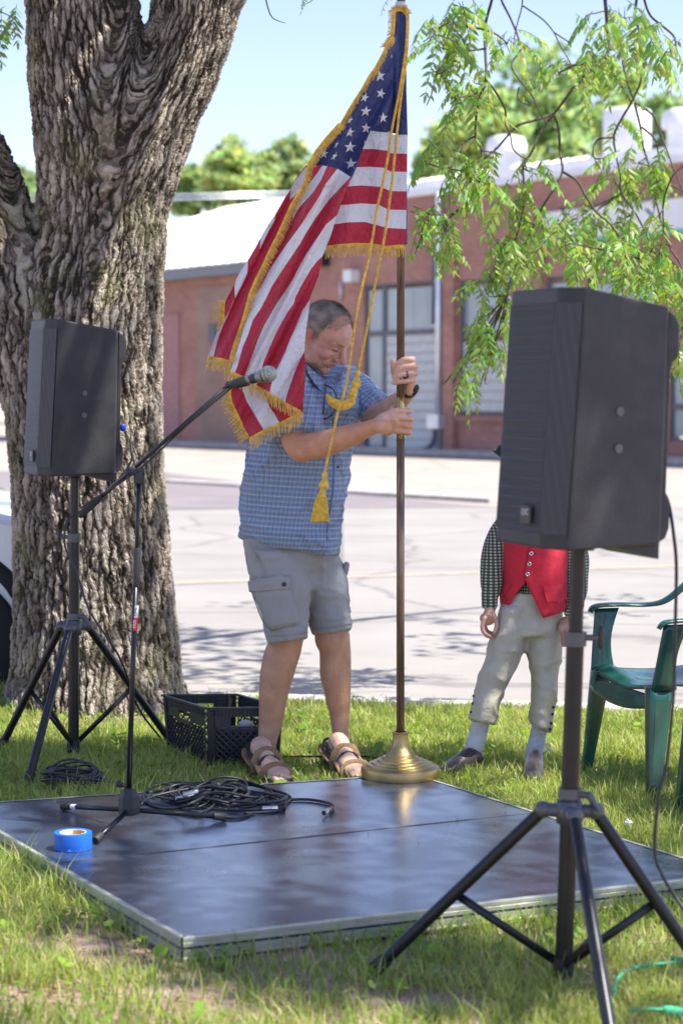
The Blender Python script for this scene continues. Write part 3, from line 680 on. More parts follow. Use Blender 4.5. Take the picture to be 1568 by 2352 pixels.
# sprigs at the top left and top middle
b = MB(); b.tube([P(-30,20,9.2), P(10,30,9.2), P(35,45,9.2)], [.003,.003,.002], 5, smooth=3); b.build('bough', M_twig, big)
b = MB(); b.tube([P(740,-30,8.4), P(715,2,8.4), P(690,12,8.4)], [.003,.002,.001], 5, smooth=4); b.build('bough', M_twig, big)
b = MB(); b.tube([P(606,-30,8.4), P(612,5,8.4), P(625,40,8.4), P(655,53,8.4)], [.003,.003,.0025,.0015], 5, smooth=4)
bo = b.build('bough', M_twig, big)
for (u, v) in ((12,25),(30,38),(22,60),(40,20),(18,75),(5,45),(700,0),(712,-6),(897,4),(905,-4)):
    o = bpy.data.objects.new('compound_leaf', random.choice(LM)); COL.objects.link(o); o.parent = bo
    Y_ = 9.2 if u < 100 else 8.4
    o.location = P(u, v-10, Y_)-org(big); o.rotation_euler = (0, random.uniform(.3,.9), random.uniform(0,6.28)); s_ = .8 if u < 100 else .35; o.scale = (s_,)*3

# ---------------------------------------------------------------- unseen crown overhead: leaf clumps placed along sun rays to shade chosen spots
M_can = leafmat('canopy_leaf', trans=0.4)
def shade_ok(x, y, z):
    """keep the canopy out of the picture: above the sight lines of the frame"""
    if y < 0.5: return True
    return z > CAMH+0.205*y+0.45 or abs(x) > 0.18*y+0.8
targets = []
def shade(x0, x1, y0, y1, zz, dens, n):
    for _ in range(n):
        x, y = random.uniform(x0,x1), random.uniform(y0,y1); z = random.uniform(*zz) if hasattr(zz, '__len__') else zz
        if mnoise.noise(Vector((x*1.9, y*1.9, z*1.9+4))) < dens: targets.append((x, y, z))
#SHADE
shade(-1.5, 1.3, 5.0, 7.4, 0.08, 0.02, 105)     # over the platform
shade(-0.9, 0.05, 7.0, 7.8, (.2,1.6), 0.12, 80)       # over the man and the flag
shade(-0.7, -0.05, 7.3, 7.9, (.3,1.5), 0.6, 40)
shade(0.4, 1.3, 7.4, 8.0, (.1,1.1), 0.0, 40)
shade(-2.3, -0.4, 8.9, 9.4, (0,2.9), 0.02, 46)
shade(-.45, -.05, 6.95, 7.15, (1.4,2.3), .9, 34)
shade(-3.5, 2.2, 11.5, 16, 0, -.1, 46)       # over the trunk
shade(-3.0, 0.8, 8.2, 9.6, 0.05, -0.25, 26)
shade(-1.8, -0.3, 11.0, 13.6, 0, 0.05, 36)       # patch of shade on the street
shade(0.3, 1.0, 4.6, 5.1, (.2,1.7), 0.05, 34)        # near loudspeaker
shade(-1.5, -0.3, 3.9, 4.5, 0.0, -0.1, 12)
shade(-5, -2.5, 5, 9, 0.0, 0.1, 40)
cl = []
for (x, y, z) in targets:
    for _try in range(4):
        h = random.uniform(3.4, 7.5); p = Vector((x,y,z))+S*(h/S.z)
        if shade_ok(p.x, p.y, p.z-0.35): cl.append(p); break
lit = [P(835,880,7.8), P(860,430,7.15), P(820,520,7.15), P(250,200,9.1), P(330,420,9.1), P(200,560,9.05), P(300,680,9.05), P(250,1230,9.05), P(330,1400,9.05), P(120,1320,9.05), P(690,1000,7.3), P(1150,1480,7.65)]
cl = [p for p in cl if all(((p-q)-S*((p-q).dot(S))).length > .17 for q in lit)]
cl = np.array([list(p) for p in cl]); print('clumps', len(cl))
C = np.repeat(cl, 26, 0)+rng.normal(size=(len(cl)*26,3))*np.array([.16,.16,.12])
ok = np.array([shade_ok(*c) for c in C]); C = C[ok]
V, Fq, cc = cards(C, 0.075, (0.10,0.18,0.03)); tag(bigmesh('crown', V, Fq, M_can, cc, big), kind='stuff')
# limbs reaching into the crown
b = MB(); root = P(500,-300,TY)
for k in range(9):
    t_ = Vector(cl[random.randrange(len(cl))]); t_.z += .4; m_ = root.lerp(t_, .5)+Vector((0,0,.9))
    if shade_ok(m_.x, m_.y, m_.z-.2) and shade_ok(t_.x, t_.y, t_.z-.2): b.tube([root, m_, t_], [.09,.05,.015], 7, smooth=5)
b.build('limb', M_twig, big)
# ================================================================ materials for things
M_blk = mat('black_plastic', (0.022,0.023,0.026), 0.42, var=0.15, vscale=30, bump=0.15, bscale=300)
M_cab = mat('cabinet_black', (0.021,0.022,0.025), 0.48, var=0.2, vscale=14, bump=0.25, bscale=260)
def scuffed(m):
    nt = m.node_tree; L = nt.links.new; b = nt.nodes['Principled BSDF']; src = b.inputs['Base Color'].links[0].from_socket
    tc = N(nt, 'ShaderNodeTexCoord'); mp = N(nt, 'ShaderNodeMapping'); mp.inputs['Scale'].default_value = (14,14,5); mp.inputs['Rotation'].default_value = (.6,.4,.3); L(tc.outputs['Object'], mp.inputs[0])
    n = N(nt, 'ShaderNodeTexNoise', i_Scale=2.2, i_Detail=10.0, i_Roughness=.8); L(mp.outputs[0], n.inputs[0]); r = N(nt, 'ShaderNodeMapRange'); r.inputs[1].default_value = .655; r.inputs[2].default_value = .70; r.inputs[4].default_value = .55; L(n.outputs[0], r.inputs[0])
    n2 = N(nt, 'ShaderNodeTexNoise', i_Scale=3.5, i_Detail=6.0); L(tc.outputs['Object'], n2.inputs[0]); r2 = N(nt, 'ShaderNodeMapRange'); r2.inputs[1].default_value = .45; r2.inputs[2].default_value = .8; r2.inputs[4].default_value = .25; L(n2.outputs[0], r2.inputs[0])
    mx = N(nt, 'ShaderNodeMath', operation='MAXIMUM'); L(r.outputs[0], mx.inputs[0]); L(r2.outputs[0], mx.inputs[1])
    x = N(nt, 'ShaderNodeMixRGB'); x.inputs[2].default_value = (.10,.098,.09,1); L(mx.outputs[0], x.inputs[0]); L(src, x.inputs[1]); L(x.outputs[0], b.inputs['Base Color'])
scuffed(M_cab)
M_tubeM = mat('black_powder_coat', (0.012,0.013,0.016), 0.30, var=0.15, vscale=20, spec=0.4)
M_cast = mat('grey_casting', (0.10,0.105,0.115), 0.4, metal=0.3)
M_rub = mat('rubber', (0.018,0.018,0.018), 0.65)
M_chrome = mat('nickel', (0.55,0.55,0.52), 0.25, metal=1.0)
M_steel = mat('mic_grey', (0.20,0.215,0.21), 0.35, metal=0.7)
M_alu = mat('aluminium_rail', (0.47,0.48,0.40), 0.42, metal=0.55, var=0.15, vscale=6, bump=0.1)
M_brass = mat('brass', (0.42,0.31,0.135), 0.36, metal=0.95, var=0.1, vscale=10, bump=0.05)
M_brasP = mat('brass_ferrule', (0.72,0.52,0.2), 0.2, metal=1.0)
M_gold = mat('gold_thread', (0.85,0.50,0.04), 0.65, var=0.25, vscale=60, bump=0.5, bscale=400, sheen=0.3)
M_tape = mat('blue_masking_tape', (0.012,0.13,0.55), 0.42, var=0.08, vscale=10, stretch=(1,1,8), bump=0.1)
M_core = mat('tape_core', (0.75,0.72,0.66), 0.7)
M_oran = mat('orange_print', (0.75,0.33,0.05), 0.6)
M_green = mat('green_chair_plastic', (0.010,0.075,0.055), 0.26, var=0.18, vscale=9, bump=0.05, spec=0.55, coat=0.25)
M_silv = mat('silver_print', (0.55,0.56,0.58), 0.5)
M_redst = mat('red_sticker', (0.65,0.03,0.05), 0.5)
M_blue = mat('blue_plug', (0.02,0.08,0.7), 0.4)
M_cable = mat('cable_rubber', (0.022,0.023,0.026), 0.48, spec=0.5)
M_gcord = mat('green_cord', (0.05,0.42,0.22), 0.45)
def wood():
    m, nt, b = newmat('walnut_pole'); L = nt.links.new
    tc = N(nt, 'ShaderNodeTexCoord'); mp = N(nt, 'ShaderNodeMapping'); mp.inputs['Scale'].default_value = (60,60,3); L(tc.outputs['Object'], mp.inputs[0])
    nz = N(nt, 'ShaderNodeTexNoise', i_Scale=2.5, i_Detail=6.0, i_Distortion=1.2); L(mp.outputs[0], nz.inputs[0])
    r = N(nt, 'ShaderNodeValToRGB'); r.color_ramp.elements[0].position = .3; r.color_ramp.elements[1].position = .7
    r.color_ramp.elements[0].color = (0.07,0.042,0.026,1); r.color_ramp.elements[1].color = (0.21,0.135,0.08,1); L(nz.outputs[0], r.inputs[0]); L(r.outputs[0], b.inputs['Base Color'])
    b.inputs['Roughness'].default_value = 0.38; return m
M_wood = wood()
# ================================================================ low platform: two panels with aluminium rails
def deckmat():
    m, nt, b = newmat('phenolic_deck'); L = nt.links.new
    tc = N(nt, 'ShaderNodeTexCoord')
    n1 = N(nt, 'ShaderNodeTexNoise', i_Scale=3.0, i_Detail=8.0, i_Roughness=0.7); L(tc.outputs['Object'], n1.inputs[0])
    r = N(nt, 'ShaderNodeValToRGB'); e = r.color_ramp.elements; e[0].position = .35; e[1].position = .8; e[0].color = (0.018,0.030,0.056,1); e[1].color = (0.050,0.072,0.11,1); L(n1.outputs[0], r.inputs[0])  # blue of the reflected sky is put into the dark deck colour
    # worn scuffs
    mp = N(nt, 'ShaderNodeMapping'); mp.inputs['Scale'].default_value = (3,9,1); mp.inputs['Rotation'].default_value = (0,0,.5); L(tc.outputs['Object'], mp.inputs[0])
    n2 = N(nt, 'ShaderNodeTexNoise', i_Scale=4.0, i_Detail=9.0, i_Roughness=0.75); L(mp.outputs[0], n2.inputs[0])
    r2 = N(nt, 'ShaderNodeMapRange'); r2.inputs[1].default_value = .66; r2.inputs[2].default_value = .74; r2.inputs[4].default_value = .35; L(n2.outputs[0], r2.inputs[0])
    mx = N(nt, 'ShaderNodeMixRGB'); mx.inputs[2].default_value = (0.16,0.145,0.125,1); L(r2.outputs[0], mx.inputs[0]); L(r.outputs[0], mx.inputs[1]); L(mx.outputs[0], b.inputs['Base Color'])
    # fine anti-slip weave
    mw = N(nt, 'ShaderNodeMapping'); mw.inputs['Rotation'].default_value = (0,0,.9); L(tc.outputs['Object'], mw.inputs[0])
    w1 = N(nt, 'ShaderNodeTexWave', i_Scale=60.0); L(mw.outputs[0], w1.inputs[0]); w1.inputs['Distortion'].default_value = 0.4
    w2 = N(nt, 'ShaderNodeTexWave', i_Scale=40.0, bands_direction='Y'); L(mw.outputs[0], w2.inputs[0])
    ad = N(nt, 'ShaderNodeMath', operation='ADD'); L(w1.outputs['Fac'], ad.inputs[0]); L(w2.outputs['Fac'], ad.inputs[1])
    bp = N(nt, 'ShaderNodeBump', i_Strength=0.12, i_Distance=0.001); L(ad.outputs[0], bp.inputs['Height']); L(bp.outputs[0], b.inputs['Normal'])
    rr = N(nt, 'ShaderNodeMapRange'); rr.inputs[1].default_value = .3; rr.inputs[2].default_value = .7; rr.inputs[3].default_value = .24; rr.inputs[4].default_value = .36; L(n1.outputs[0], rr.inputs[0])
    L(rr.outputs[0], b.inputs['Roughness']); b.inputs['Specular IOR Level'].default_value = 0.9; b.inputs['Coat Weight'].default_value = .8; b.inputs['Coat Roughness'].default_value = .24
    return m
M_deck = deckmat()
DZ = 0.060
cN, cSL, cFL = G(420,2154,DZ), G(123.5,1983.5,DZ), G(-105,1849,DZ)
cNR, cSR, cFR = G(1684,2006,DZ), G(1231,1866,DZ), G(951,1778,DZ)
def pz(p, z): return Vector((p.x, p.y, z))
plat = thing('stage_platform', 'low dark two panel stage deck with aluminium edges lying on the grass', 'stage platform', (cN.x, cN.y, 0))
for quad, dz in (((cN, cNR, cSR, cSL), 0.0), ((cSL, cSR, cFR, cFL), 0.0)):
    c = sum(quad, Vector())/4; q = [c+(p-c)*0.9965 for p in quad]
    b = MB(); b.prism([(p.x,p.y) for p in q], 0.004, DZ-0.0005); dk = b.build('deck_panel', M_deck, plat, smooth=False, bevel=0.002)
    q2 = [c+(p-c)*1.0 for p in quad]
    for i in range(4):
        p0, p1 = q2[i], q2[(i+1) % 4]; dd = (p1-p0).normalized(); nn = Vector((dd.y,-dd.x,0)); inner = 0.006
        # rolled profile: top lip, face, groove, lower face, foot
        prof = [(-0.010,DZ+.0012),(0.003,DZ+.0012),(0.004,DZ-.002),(0.004,DZ-.011),(0.002,DZ-.0125),(0.004,DZ-.014),(0.004,DZ-.024),(-.006,DZ-.026),(-.007,DZ-.031),(0.004,DZ-.033),(0.004,DZ-.050),(0.011,DZ-.052),(0.011,DZ-.057),(-.006,DZ-.057)]
        seam = (quad[0] is cN and i == 2) or (quad[0] is cSL and i == 0)
        if seam: prof = [(-0.004,DZ-.03),(-0.004,DZ+.0012),(-0.0008,DZ+.0012),(-0.0008,DZ-.03)]
        b = MB(); vs = []; 
        for e_, (ep, sh) in enumerate(((p0,1),(p1,-1))):
            for (o_, z_) in prof: vs.append(Vector((ep.x,ep.y,0))+nn*o_+Vector((0,0,z_))+dd*sh*(0.0))
        n = len(prof); b.add(vs, [(k, k+1, n+k+1, n+k) for k in range(n-1)]); b.build('edge_rail', M_cast if seam else M_alu, plat, smooth=False)
# grass clippings on the deck are real blades (see lawn)
# ================================================================ loudspeakers and tripod stands
def grillemat():
    m, nt, b = newmat('speaker_grille'); L = nt.links.new
    tc = N(nt, 'ShaderNodeTexCoord'); vo = N(nt, 'ShaderNodeTexVoronoi', i_Scale=210.0); vo.inputs['Randomness'].default_value = 0.0; L(tc.outputs['Object'], vo.inputs['Vector'])
    r = N(nt, 'ShaderNodeValToRGB'); r.color_ramp.elements[0].position = .32; r.color_ramp.elements[1].position = .45
    r.color_ramp.elements[0].color = (0.006,0.006,0.007,1); r.color_ramp.elements[1].color = (0.05,0.054,0.06,1); L(vo.outputs['Distance'], r.inputs[0]); L(r.outputs[0], b.inputs['Base Color'])
    b.inputs['Roughness'].default_value = .45
    bp = N(nt, 'ShaderNodeBump', i_Strength=0.7, i_Distance=0.003); L(vo.outputs['Distance'], bp.inputs['Height']); L(bp.outputs[0], b.inputs['Normal']); return m
M_gril = grillemat()
PHI = R(21)
def speaker(label, px, py, zb, plug=False, tilt=0):
    f = Vector((-math.cos(PHI), -math.sin(PHI), 0)); l = Vector((math.sin(PHI), -math.cos(PHI), 0))   # forward, towards the viewer's side
    t = thing('loudspeaker', label, 'loudspeaker', (px, py, zb)); Hs = 0.60
    O = Vector((px, py, zb))
    def Q(a, b_, z): return O+f*a+l*b_+Vector((0,0,z))
    sl = 0.022
    fp = [(.175,-.118),(.175,.118),(.135,.178),(-.122,.146),(-.145,.100),(-.145,-.100),(-.122,-.146),(.135,-.178)]
    def shell(ins, z0, z1, fp):
        bot = [(a*(1-ins), b_*(1-ins)) for a, b_ in fp]; 
        vb = [Q(a, b_, z0+(0.012 if a < 0 else 0)) for a, b_ in bot]; vt = [Q(a-(sl if a > .1 else -0.0), b_, z1-(0.035 if a < 0 else 0)) for a, b_ in bot]
        n = len(fp); return vb+vt, [tuple(range(n)), tuple(range(2*n-1, n-1, -1))]+[(i, n+i, n+(i+1) % n, (i+1) % n) for i in range(n)]
    b = MB(); b.add(*shell(0, 0, Hs, fp)); bd = b.build('cabinet', M_cab, t, smooth=False, bevel=0.006)
    # grille: flat centre + two angled wings, set 3 mm proud, leaving top and bottom frames
    b = MB(); z0, z1 = .035, Hs-.035; o_ = .003
    def gp(a, b_, z): return Q(a-sl*(z/Hs)+o_, b_, z)
    xs = [(.137,-.178),(.175,-.117),(.175,.117),(.137,.178)]
    vs = [gp(a, b_*1.004, z) for z in (z0, z1) for a, b_ in xs]; b.add(vs, [(0,1,5,4),(1,2,6,5),(2,3,7,6)])
    gr = b.build('grille', M_gril, t, smooth=False)
    # fine horizontal louvre lines on the flat part
    b = MB()
    for k in range(88):
        z = z0+(z1-z0)*(k+.5)/88; b.add([gp(.1757,-.113,z-.0016), gp(.1757,.113,z-.0016), gp(.1768,.113,z), gp(.1768,-.113,z), gp(.1757,-.113,z+.0016), gp(.1757,.113,z+.0016)], [(0,1,2,3),(3,2,5,4)])
    tag(b.build('louvre_lines', M_gril, gr, smooth=False), kind='stuff')
    b = MB(); c = gp(.182, .055, .075); 
    Mb = Matrix((f, l, Vector((0,0,1)))).transposed(); b.box(c, (.006,.052,.042), Mb, bev=.001); bg_ = b.build('badge', M_blk, gr, smooth=False)
    xa = l; Mt = basis(xa, Vector((0,0,1)), xa.cross(Vector((0,0,1))), c+f*0.0036+Vector((0,0,.006))); text('badge_lettering', 'QSC', .019, M_silv, gr, Mt)
    # insert plugs on the side
    sn = (Q(-.122,.146,0)-Q(.135,.178,0)).normalized(); so = Vector((-sn.y, sn.x, 0)); so = so if so.dot(l) > 0 else -so
    for z in (.32, .235):
        p = Q(.005,.161,z); b = MB(); b.tube([p-so*.004, p+so*.0035], [.0115,.0105], 20); b.build('insert_plug', M_cast, t, auto=40)
    # rear heat-sink shell / handle bulge
    b = MB(); prof = [(-.14,.558),(-.156,.548),(-.169,.525),(-.170,.455),(-.166,.445),(-.154,.44),(-.150,.42),(-.150,.13),(-.156,.125),(-.162,.11),(-.162,.05),(-.153,.025),(-.135,.015)]
    vs = [Q(a, s_*.118, z) for s_ in (-1,1) for a, z in prof]; n = len(prof)
    b.add(vs, [(i, i+1, n+i+1, n+i) for i in range(n-1)]+[tuple(range(n-1,-1,-1)), tuple(range(n,2*n))]); b.build('rear_shell', M_cab, t, smooth=False, bevel=.003)
    b = MB(); vs = [Q(a, s_*.12, z) for s_ in (-1,1) for a, z in ((-.02,.004),(-.135,-.024),(-.135,.014),(-.02,.008))]
    b.add(vs, [(0,1,2,3),(7,6,5,4),(0,4,5,1),(1,5,6,2),(2,6,7,3),(3,7,4,0)]); b.build('tilt_socket', M_blk, t, smooth=False)
    b = MB(); b.tube([O+Vector((0,0,-.012)), O+Vector((0,0,.01))], [.026,.026], 20); b.build('pole_cup', M_blk, t)
    if plug:
        b = MB(); b.ell(Q(-.165,.10,.19), (.012,.012,.016)); b.build('plug', M_blue, t)
    t.rotation_euler = (0, R(tilt), 0)
    return t
def stand(label, c, top, hubz, legs, colz, cz2):
    """c: ground point under the pole, top: pole top, legs: foot points"""
    t = thing('speaker_stand', label, 'speaker stand', (c.x, c.y, 0))
    ax = (top-c); ax.normalize()
    def A(z): return c+ax*(z/ax.z)
    b = MB(); b.tube([A(hubz), A(colz+.01)], .0215, 24); b.build('lower_tube', M_tubeM, t, auto=40)
    b = MB(); b.tube([A(colz), top], .0172, 24); b.build('upper_tube', M_tubeM, t, auto=40)
    b = MB(); b.tube([A(colz-.022), A(colz+.012)], .027, 24); d = Vector((-1,.2,0)).normalized() if label.count('far') or 'trunk' in label else Vector((1,.1,0)).normalized()
    b.tube([A(colz-.003), A(colz-.003)+d*.055], .008, 10); cl = b.build('height_clamp', M_cast, t, auto=40)
    b = MB(); k = A(colz-.003)+d*.062; b.limb([k+Vector((0,0,.02)), k-Vector((0,0,.02))], [.008,.008], 10); b.build('clamp_knob', M_blk, cl)
    b = MB(); b.tube([A(cz2+.03), A(cz2+.055)], .0285, 24); b.tube([A(cz2+.042), A(cz2+.042)+Vector((.9,-.5,0)).normalized()*.045], .009, 10); cl = b.build('leg_collar', M_cast, t, auto=40)
    b = MB(); k = A(cz2+.042)+Vector((.9,-.5,0)).normalized()*.05; b.limb([k, k+Vector((.018,-.008,-.03))], [.010,.006], 10); b.build('lever', M_cast, cl)
    b = MB(); b.tube([A(cz2-.03), A(cz2+.025)], .031, 24)
    heads = []
    for ft in legs:
        d = (ft-A(0)); d.z = 0; d.normalize(); h = A(cz2)+d*.062; heads.append(h)
        b.limb([A(cz2)+d*.02, h], [(.019,.017)]*2, 14, smooth=0); b.ell(h, (.023,.023,.021))
    b.build('hub', M_cast, t)
    b = MB(); b.tube([A(hubz-.012), A(hubz+.035)], .026, 20); b.build('lower_collar', M_blk, t, auto=40)
    for ft, h in zip(legs, heads):
        e = ft+Vector((0,0,.02)); b = MB(); dn = (e-h).normalized(); b.tube([h+dn*.012, e], .0155, 18); lg = b.build('leg', M_tubeM, t, auto=40)
        b = MB(); b.limb([e-dn*.02, e+dn*.012], [.019,.0195], 14, smooth=0); b.build('rubber_foot', M_rub, lg)
        m_ = h.lerp(e, .53); lo = A(hubz+.012)+(m_-A(hubz)).normalized()*.02
        b = MB(); b.tube([lo, m_], [(.0045,.011)]*2, 8, fdir=Vector((0,0,1))); b.ell(m_, (.012,.012,.012)); b.ell(lo, (.010,.010,.010)); b.build('brace', M_tubeM, t)
    return A
fl = [G(68,1800), G(6,1722), G(392,1712)]
cL = Vector((P(169,1700,8.0).x, 8.0, 0)); topL = P(172,1088,8.0)
AL = stand('black tripod stand carrying the loudspeaker in front of the thick trunk', cL, topL, .035, fl, P(0,1232,8).z, P(0,1440,8).z)
speaker('black loudspeaker raised on its stand before the thick tree trunk', topL.x-.0, 8.0, topL.z-.005, plug=True, tilt=1.2)
YN = 4.86
cRn = Vector((P(1292,2225,YN).x, YN, 0)); topR = P(1328,1247,YN); topR.y = YN
cRn = Vector((P(1292,2300,YN).x, YN, 0))
fr = [G(868,2238), G(1632,2275), G(1408,2440)]
AR = stand('black tripod stand carrying the nearest loudspeaker in the right foreground', cRn, topR, P(0,2232,YN).z, fr, P(0,1462,YN).z, P(0,1862,YN).z)
speaker('big blurred black loudspeaker in the right foreground, in front of the red vest', topR.x+.012, YN, topR.z-.005, tilt=1.7)
# cables
def cable(name, pts, r, m, label=None, cat='cable', parent=None, k=8, seg=8, group=None):
    b = MB(); b.tube(crom2(pts, k), r, seg); o = b.build(name, m, parent)
    if label: tag(o, label, cat, group)
    return o
cable('speaker_cable', [P(299,1010,8.0),P(303,1035,7.95),P(300,1062,7.9),P(265,1110,7.9),P(200,1165,7.93),P(160,1190,7.94),P(149,1225,7.9),P(152,1262,7.9),P(175,1310,7.88),P(205,1400,7.86),P(250,1470,7.85),P(275,1510,7.88),P(295,1560,7.95),P(306,1600,8.0),P(330,1645,8.1),P(365,1690,8.2),G(380,1712,.01)],
      .0042, M_cable, 'thin black cable hanging from the rear of the loudspeaker by the trunk')
cable('speaker_cable', [P(1521,1128,4.9),P(1535,1160,4.88),P(1546,1230,4.86),P(1552,1300,4.86),P(1550,1420,4.86),P(1548,1500,4.86),P(1545,1600,4.86),P(1530,1750,4.86),P(1512,1830,4.86),P(1502,1950,4.84),P(1520,2010,4.82),P(1550,2060,4.8),P(1590,2120,4.78),G(1640,2240,.02)],
      .0042, M_cable, 'black cable looping down at the right edge from the near loudspeaker')
# ================================================================ microphone stand
YM = 6.40
mst = thing('microphone_stand', 'black boom microphone stand standing on the left side of the platform', 'microphone stand', (P(296,1850,YM).x, YM, DZ))
hub = P(297,1822,YM); ptop = P(320,1096,YM)
b = MB(); b.tube([P(296,1822,YM), P(313,1305,YM)], .0085, 16); b.build('lower_tube', M_tubeM, mst)
b = MB(); b.tube([P(313,1310,YM), P(319,1110,YM)], .0062, 14); b.build('upper_tube', M_tubeM, mst)
b = MB(); b.tube([P(313,1345,YM), P(314,1335,YM), P(316,1265,YM), P(316,1258,YM)], [.0095,.0118,.0118,.0085], 18); b.build('clutch', M_blk, mst, auto=40)
b = MB(); p0, p1 = P(309.5,1448,YM-.0), P(311.5,1418,YM); b.tube([p0, p1], .0092, 16, cap=False); st_ = b.build('sticker', M_redst, mst)
b = MB(); p0, p1 = P(311.5,1418,YM), P(313,1390,YM); b.tube([p0, p1], .0092, 16, cap=False); b.build('sticker', M_silv, mst)
ax_ = (P(312.8,1390,YM)-P(309.5,1448,YM)).normalized(); nrm = Vector((0,-1,0)); 
for body_, m_, v_ in (('PRO', M_wht, 1433), ('LINE', M_blk, 1404)):
    c_ = P(310.5 if v_ > 1420 else 312, v_, YM)+nrm*.0094
    Mt = basis(ax_, nrm.cross(ax_), nrm, c_); text('sticker_lettering', body_, .013, m_, mst, Mt, .0002)
b = MB(); hx = P(297,1850,YM); hw_ = .030
b.lathe([(.010,.062),(.022,.058),(.033,.035),(.036,.0),(.034,-.022),(.0,-.022)], hub+Vector((0,0,-.045)), 6); hb = b.build('tripod_hub', M_blk, mst, smooth=False, bevel=.004)
b = MB(); k = P(275,1800,YM); b.limb([hub+Vector((0,0,.012)), k], [.005,.005], 8, smooth=0); b.ell(k, (.013,.008,.012)); b.ell(k+Vector((.0,0,.008)), (.006,.010,.006)); b.build('hub_knob', M_blk, hb)
for (u, v, tip) in ((148,1856,1), (222,1932,0), (512,1880,1)):
    e = G(u, v-4, DZ+.014); a0 = hub+Vector((0,0,-.052)); dn = (e-a0).normalized(); a0 = a0+dn*.018
    b = MB(); b.tube([a0, e], .0082, 14); lg = b.build('leg', M_tubeM, mst)
    b = MB(); b.tube([e-dn*.034, e-dn*.032, e+dn*.006, e+dn*.010], [.009,.0118,.0135,.0105], 16); b.build('rubber_foot', M_rub, lg, auto=40)
    if u == 148: b = MB(); b.tube([e-dn*.075, e-dn*.045], .0086, 14, cap=False); b.build('paper_tag', M_wht, lg)
YB = YM-.01; bt, bh = P(187,1182,YB+.05), P(526,884,YB-.05)
b = MB(); b.tube([bt.lerp(bh,.12), bh], .0062, 14); b.build('boom', M_tubeM, mst)
b = MB(); b.limb([bt, bt.lerp(bh,.13)], [.0115,.0105], 14, smooth=0); b.build('counterweight', M_rub, mst)
q = P(318,1092,YM); b = MB(); b.box(q+Vector((0,0,-.004)), (.028,.024,.045), None, .004); b.tube([q+Vector((-.03,0,.01)), q+Vector((.02,0,.012))], .011, 12); b.ell(bt.lerp(bh,.335), (.017,.014,.015)); b.tube([q+Vector((.014,0,.015)), q+Vector((.016,0,-.055))], .0055, 8); b.build('boom_clamp', M_blk, mst, auto=40)
b = MB(); b.tube([bt.lerp(bh,.345), bt.lerp(bh,.37)], .0105, 14); b.build('boom_nut', M_cast, mst)
mh = P(547,880,YB-.06); mt_ = P(630,855,YB-.14)
b = MB(); b.limb([bh, P(533,882,YB-.05)], [.0125,.0125], 14, smooth=0); md_ = (mt_-mh).normalized()
b.tube([mh-md_*.016, mh+md_*.038], [.0155,.0175], 20); b.build('mic_clip', M_blk, mst, auto=40)
mic = thing('microphone', 'dynamic microphone with silver ball grille held at the tip of the boom', 'microphone', tuple(mh))
b = MB(); b.tube([mh-md_*.012, mh+md_*.02, mh+md_*.055], [.0115,.0125,.0145], 24); b.build('handle', M_steel, mic, auto=40)
b = MB(); b.tube([mh+md_*.0545, mh+md_*.0775], [.0158,.0158], 24); b.build('grip_band', M_blk, mic, auto=40)
b = MB(); b.tube([mh+md_*.0775, mh+md_*.098, mh+md_*.104], [.0158,.0215,.0225], 24); b.build('collar', M_steel, mic, auto=40)
def meshmat():
    m, nt, b = newmat('ball_mesh'); L = nt.links.new; tc = N(nt, 'ShaderNodeTexCoord')
    vo = N(nt, 'ShaderNodeTexVoronoi', i_Scale=420.0); vo.inputs['Randomness'].default_value = .1; L(tc.outputs['Object'], vo.inputs['Vector'])
    r = N(nt, 'ShaderNodeValToRGB'); r.color_ramp.elements[0].position = .25; r.color_ramp.elements[1].position = .5; r.color_ramp.elements[0].color = (.03,.035,.03,1); r.color_ramp.elements[1].color = (.42,.45,.40,1)
    L(vo.outputs['Distance'], r.inputs[0]); L(r.outputs[0], b.inputs['Base Color']); b.inputs['Roughness'].default_value = .45; b.inputs['Metallic'].default_value = .6; return m
Mq = md_.to_track_quat('Z','Y').to_matrix(); b = MB(); b.ell(mh+md_*.122, (.0252,.0252,.0265), Mq, 28, 16); b.build('ball_grille', meshmat(), mic)
b = MB(); b.tube([mh+md_*.118, mh+md_*.123], .0262, 28); b.build('band', M_steel, mic, auto=40)
cable('microphone_cable', [mh-md_*.012, P(520,900,YB), P(420,985,YB-.01), P(330,1070,YB-.012), P(260,1120,YB-.012), P(210,1150,YB), P(190,1165,YB)], .003, M_cable, 'thin microphone cable running down along the boom')
# ================================================================ tape
tc_ = G(168.5, 1958, DZ); tc_ = G(168.5, 1949, DZ); rT = 44*tc_.y/F
tp = thing('tape_roll', 'roll of bright blue masking tape lying flat on the platform', 'tape roll', tuple(tc_)); ht = 39*tc_.y/F
b = MB(); ri = rT*.70; b.lathe([(ri,0.0005),(rT*.995,.0005),(rT,.002),(rT,ht-.002),(rT*.99,ht),(ri+.0002,ht)], tc_, 56); b.build('tape', M_tape, tp, auto=35)
b = MB(); b.lathe([(ri-.0022,0.0005),(ri-.0022,ht-.0003),(ri-.0001,ht-.0003),(ri-.0001,.0005)], tc_, 56); cr_ = b.build('cardboard_core', M_core, tp, auto=35)
b = MB(); b.grid(lambda a, c: Vector((tc_.x+(ri-.0026)*math.cos(.2+1.5*a), tc_.y+(ri-.0026)*math.sin(.2+1.5*a), tc_.z+ht*(.1+.85*c))), 14, 1); b.build('core_print', M_oran, cr_)
b = MB(); b.add([(tc_.x-.003,tc_.y-rT-.001,tc_.z+.012),(tc_.x+.006,tc_.y-rT-.001,tc_.z+.003),(tc_.x-.012,tc_.y-rT-.005,tc_.z+.003)], [(0,1,2)]); b.build('tape_end', M_tape, tp, smooth=False)
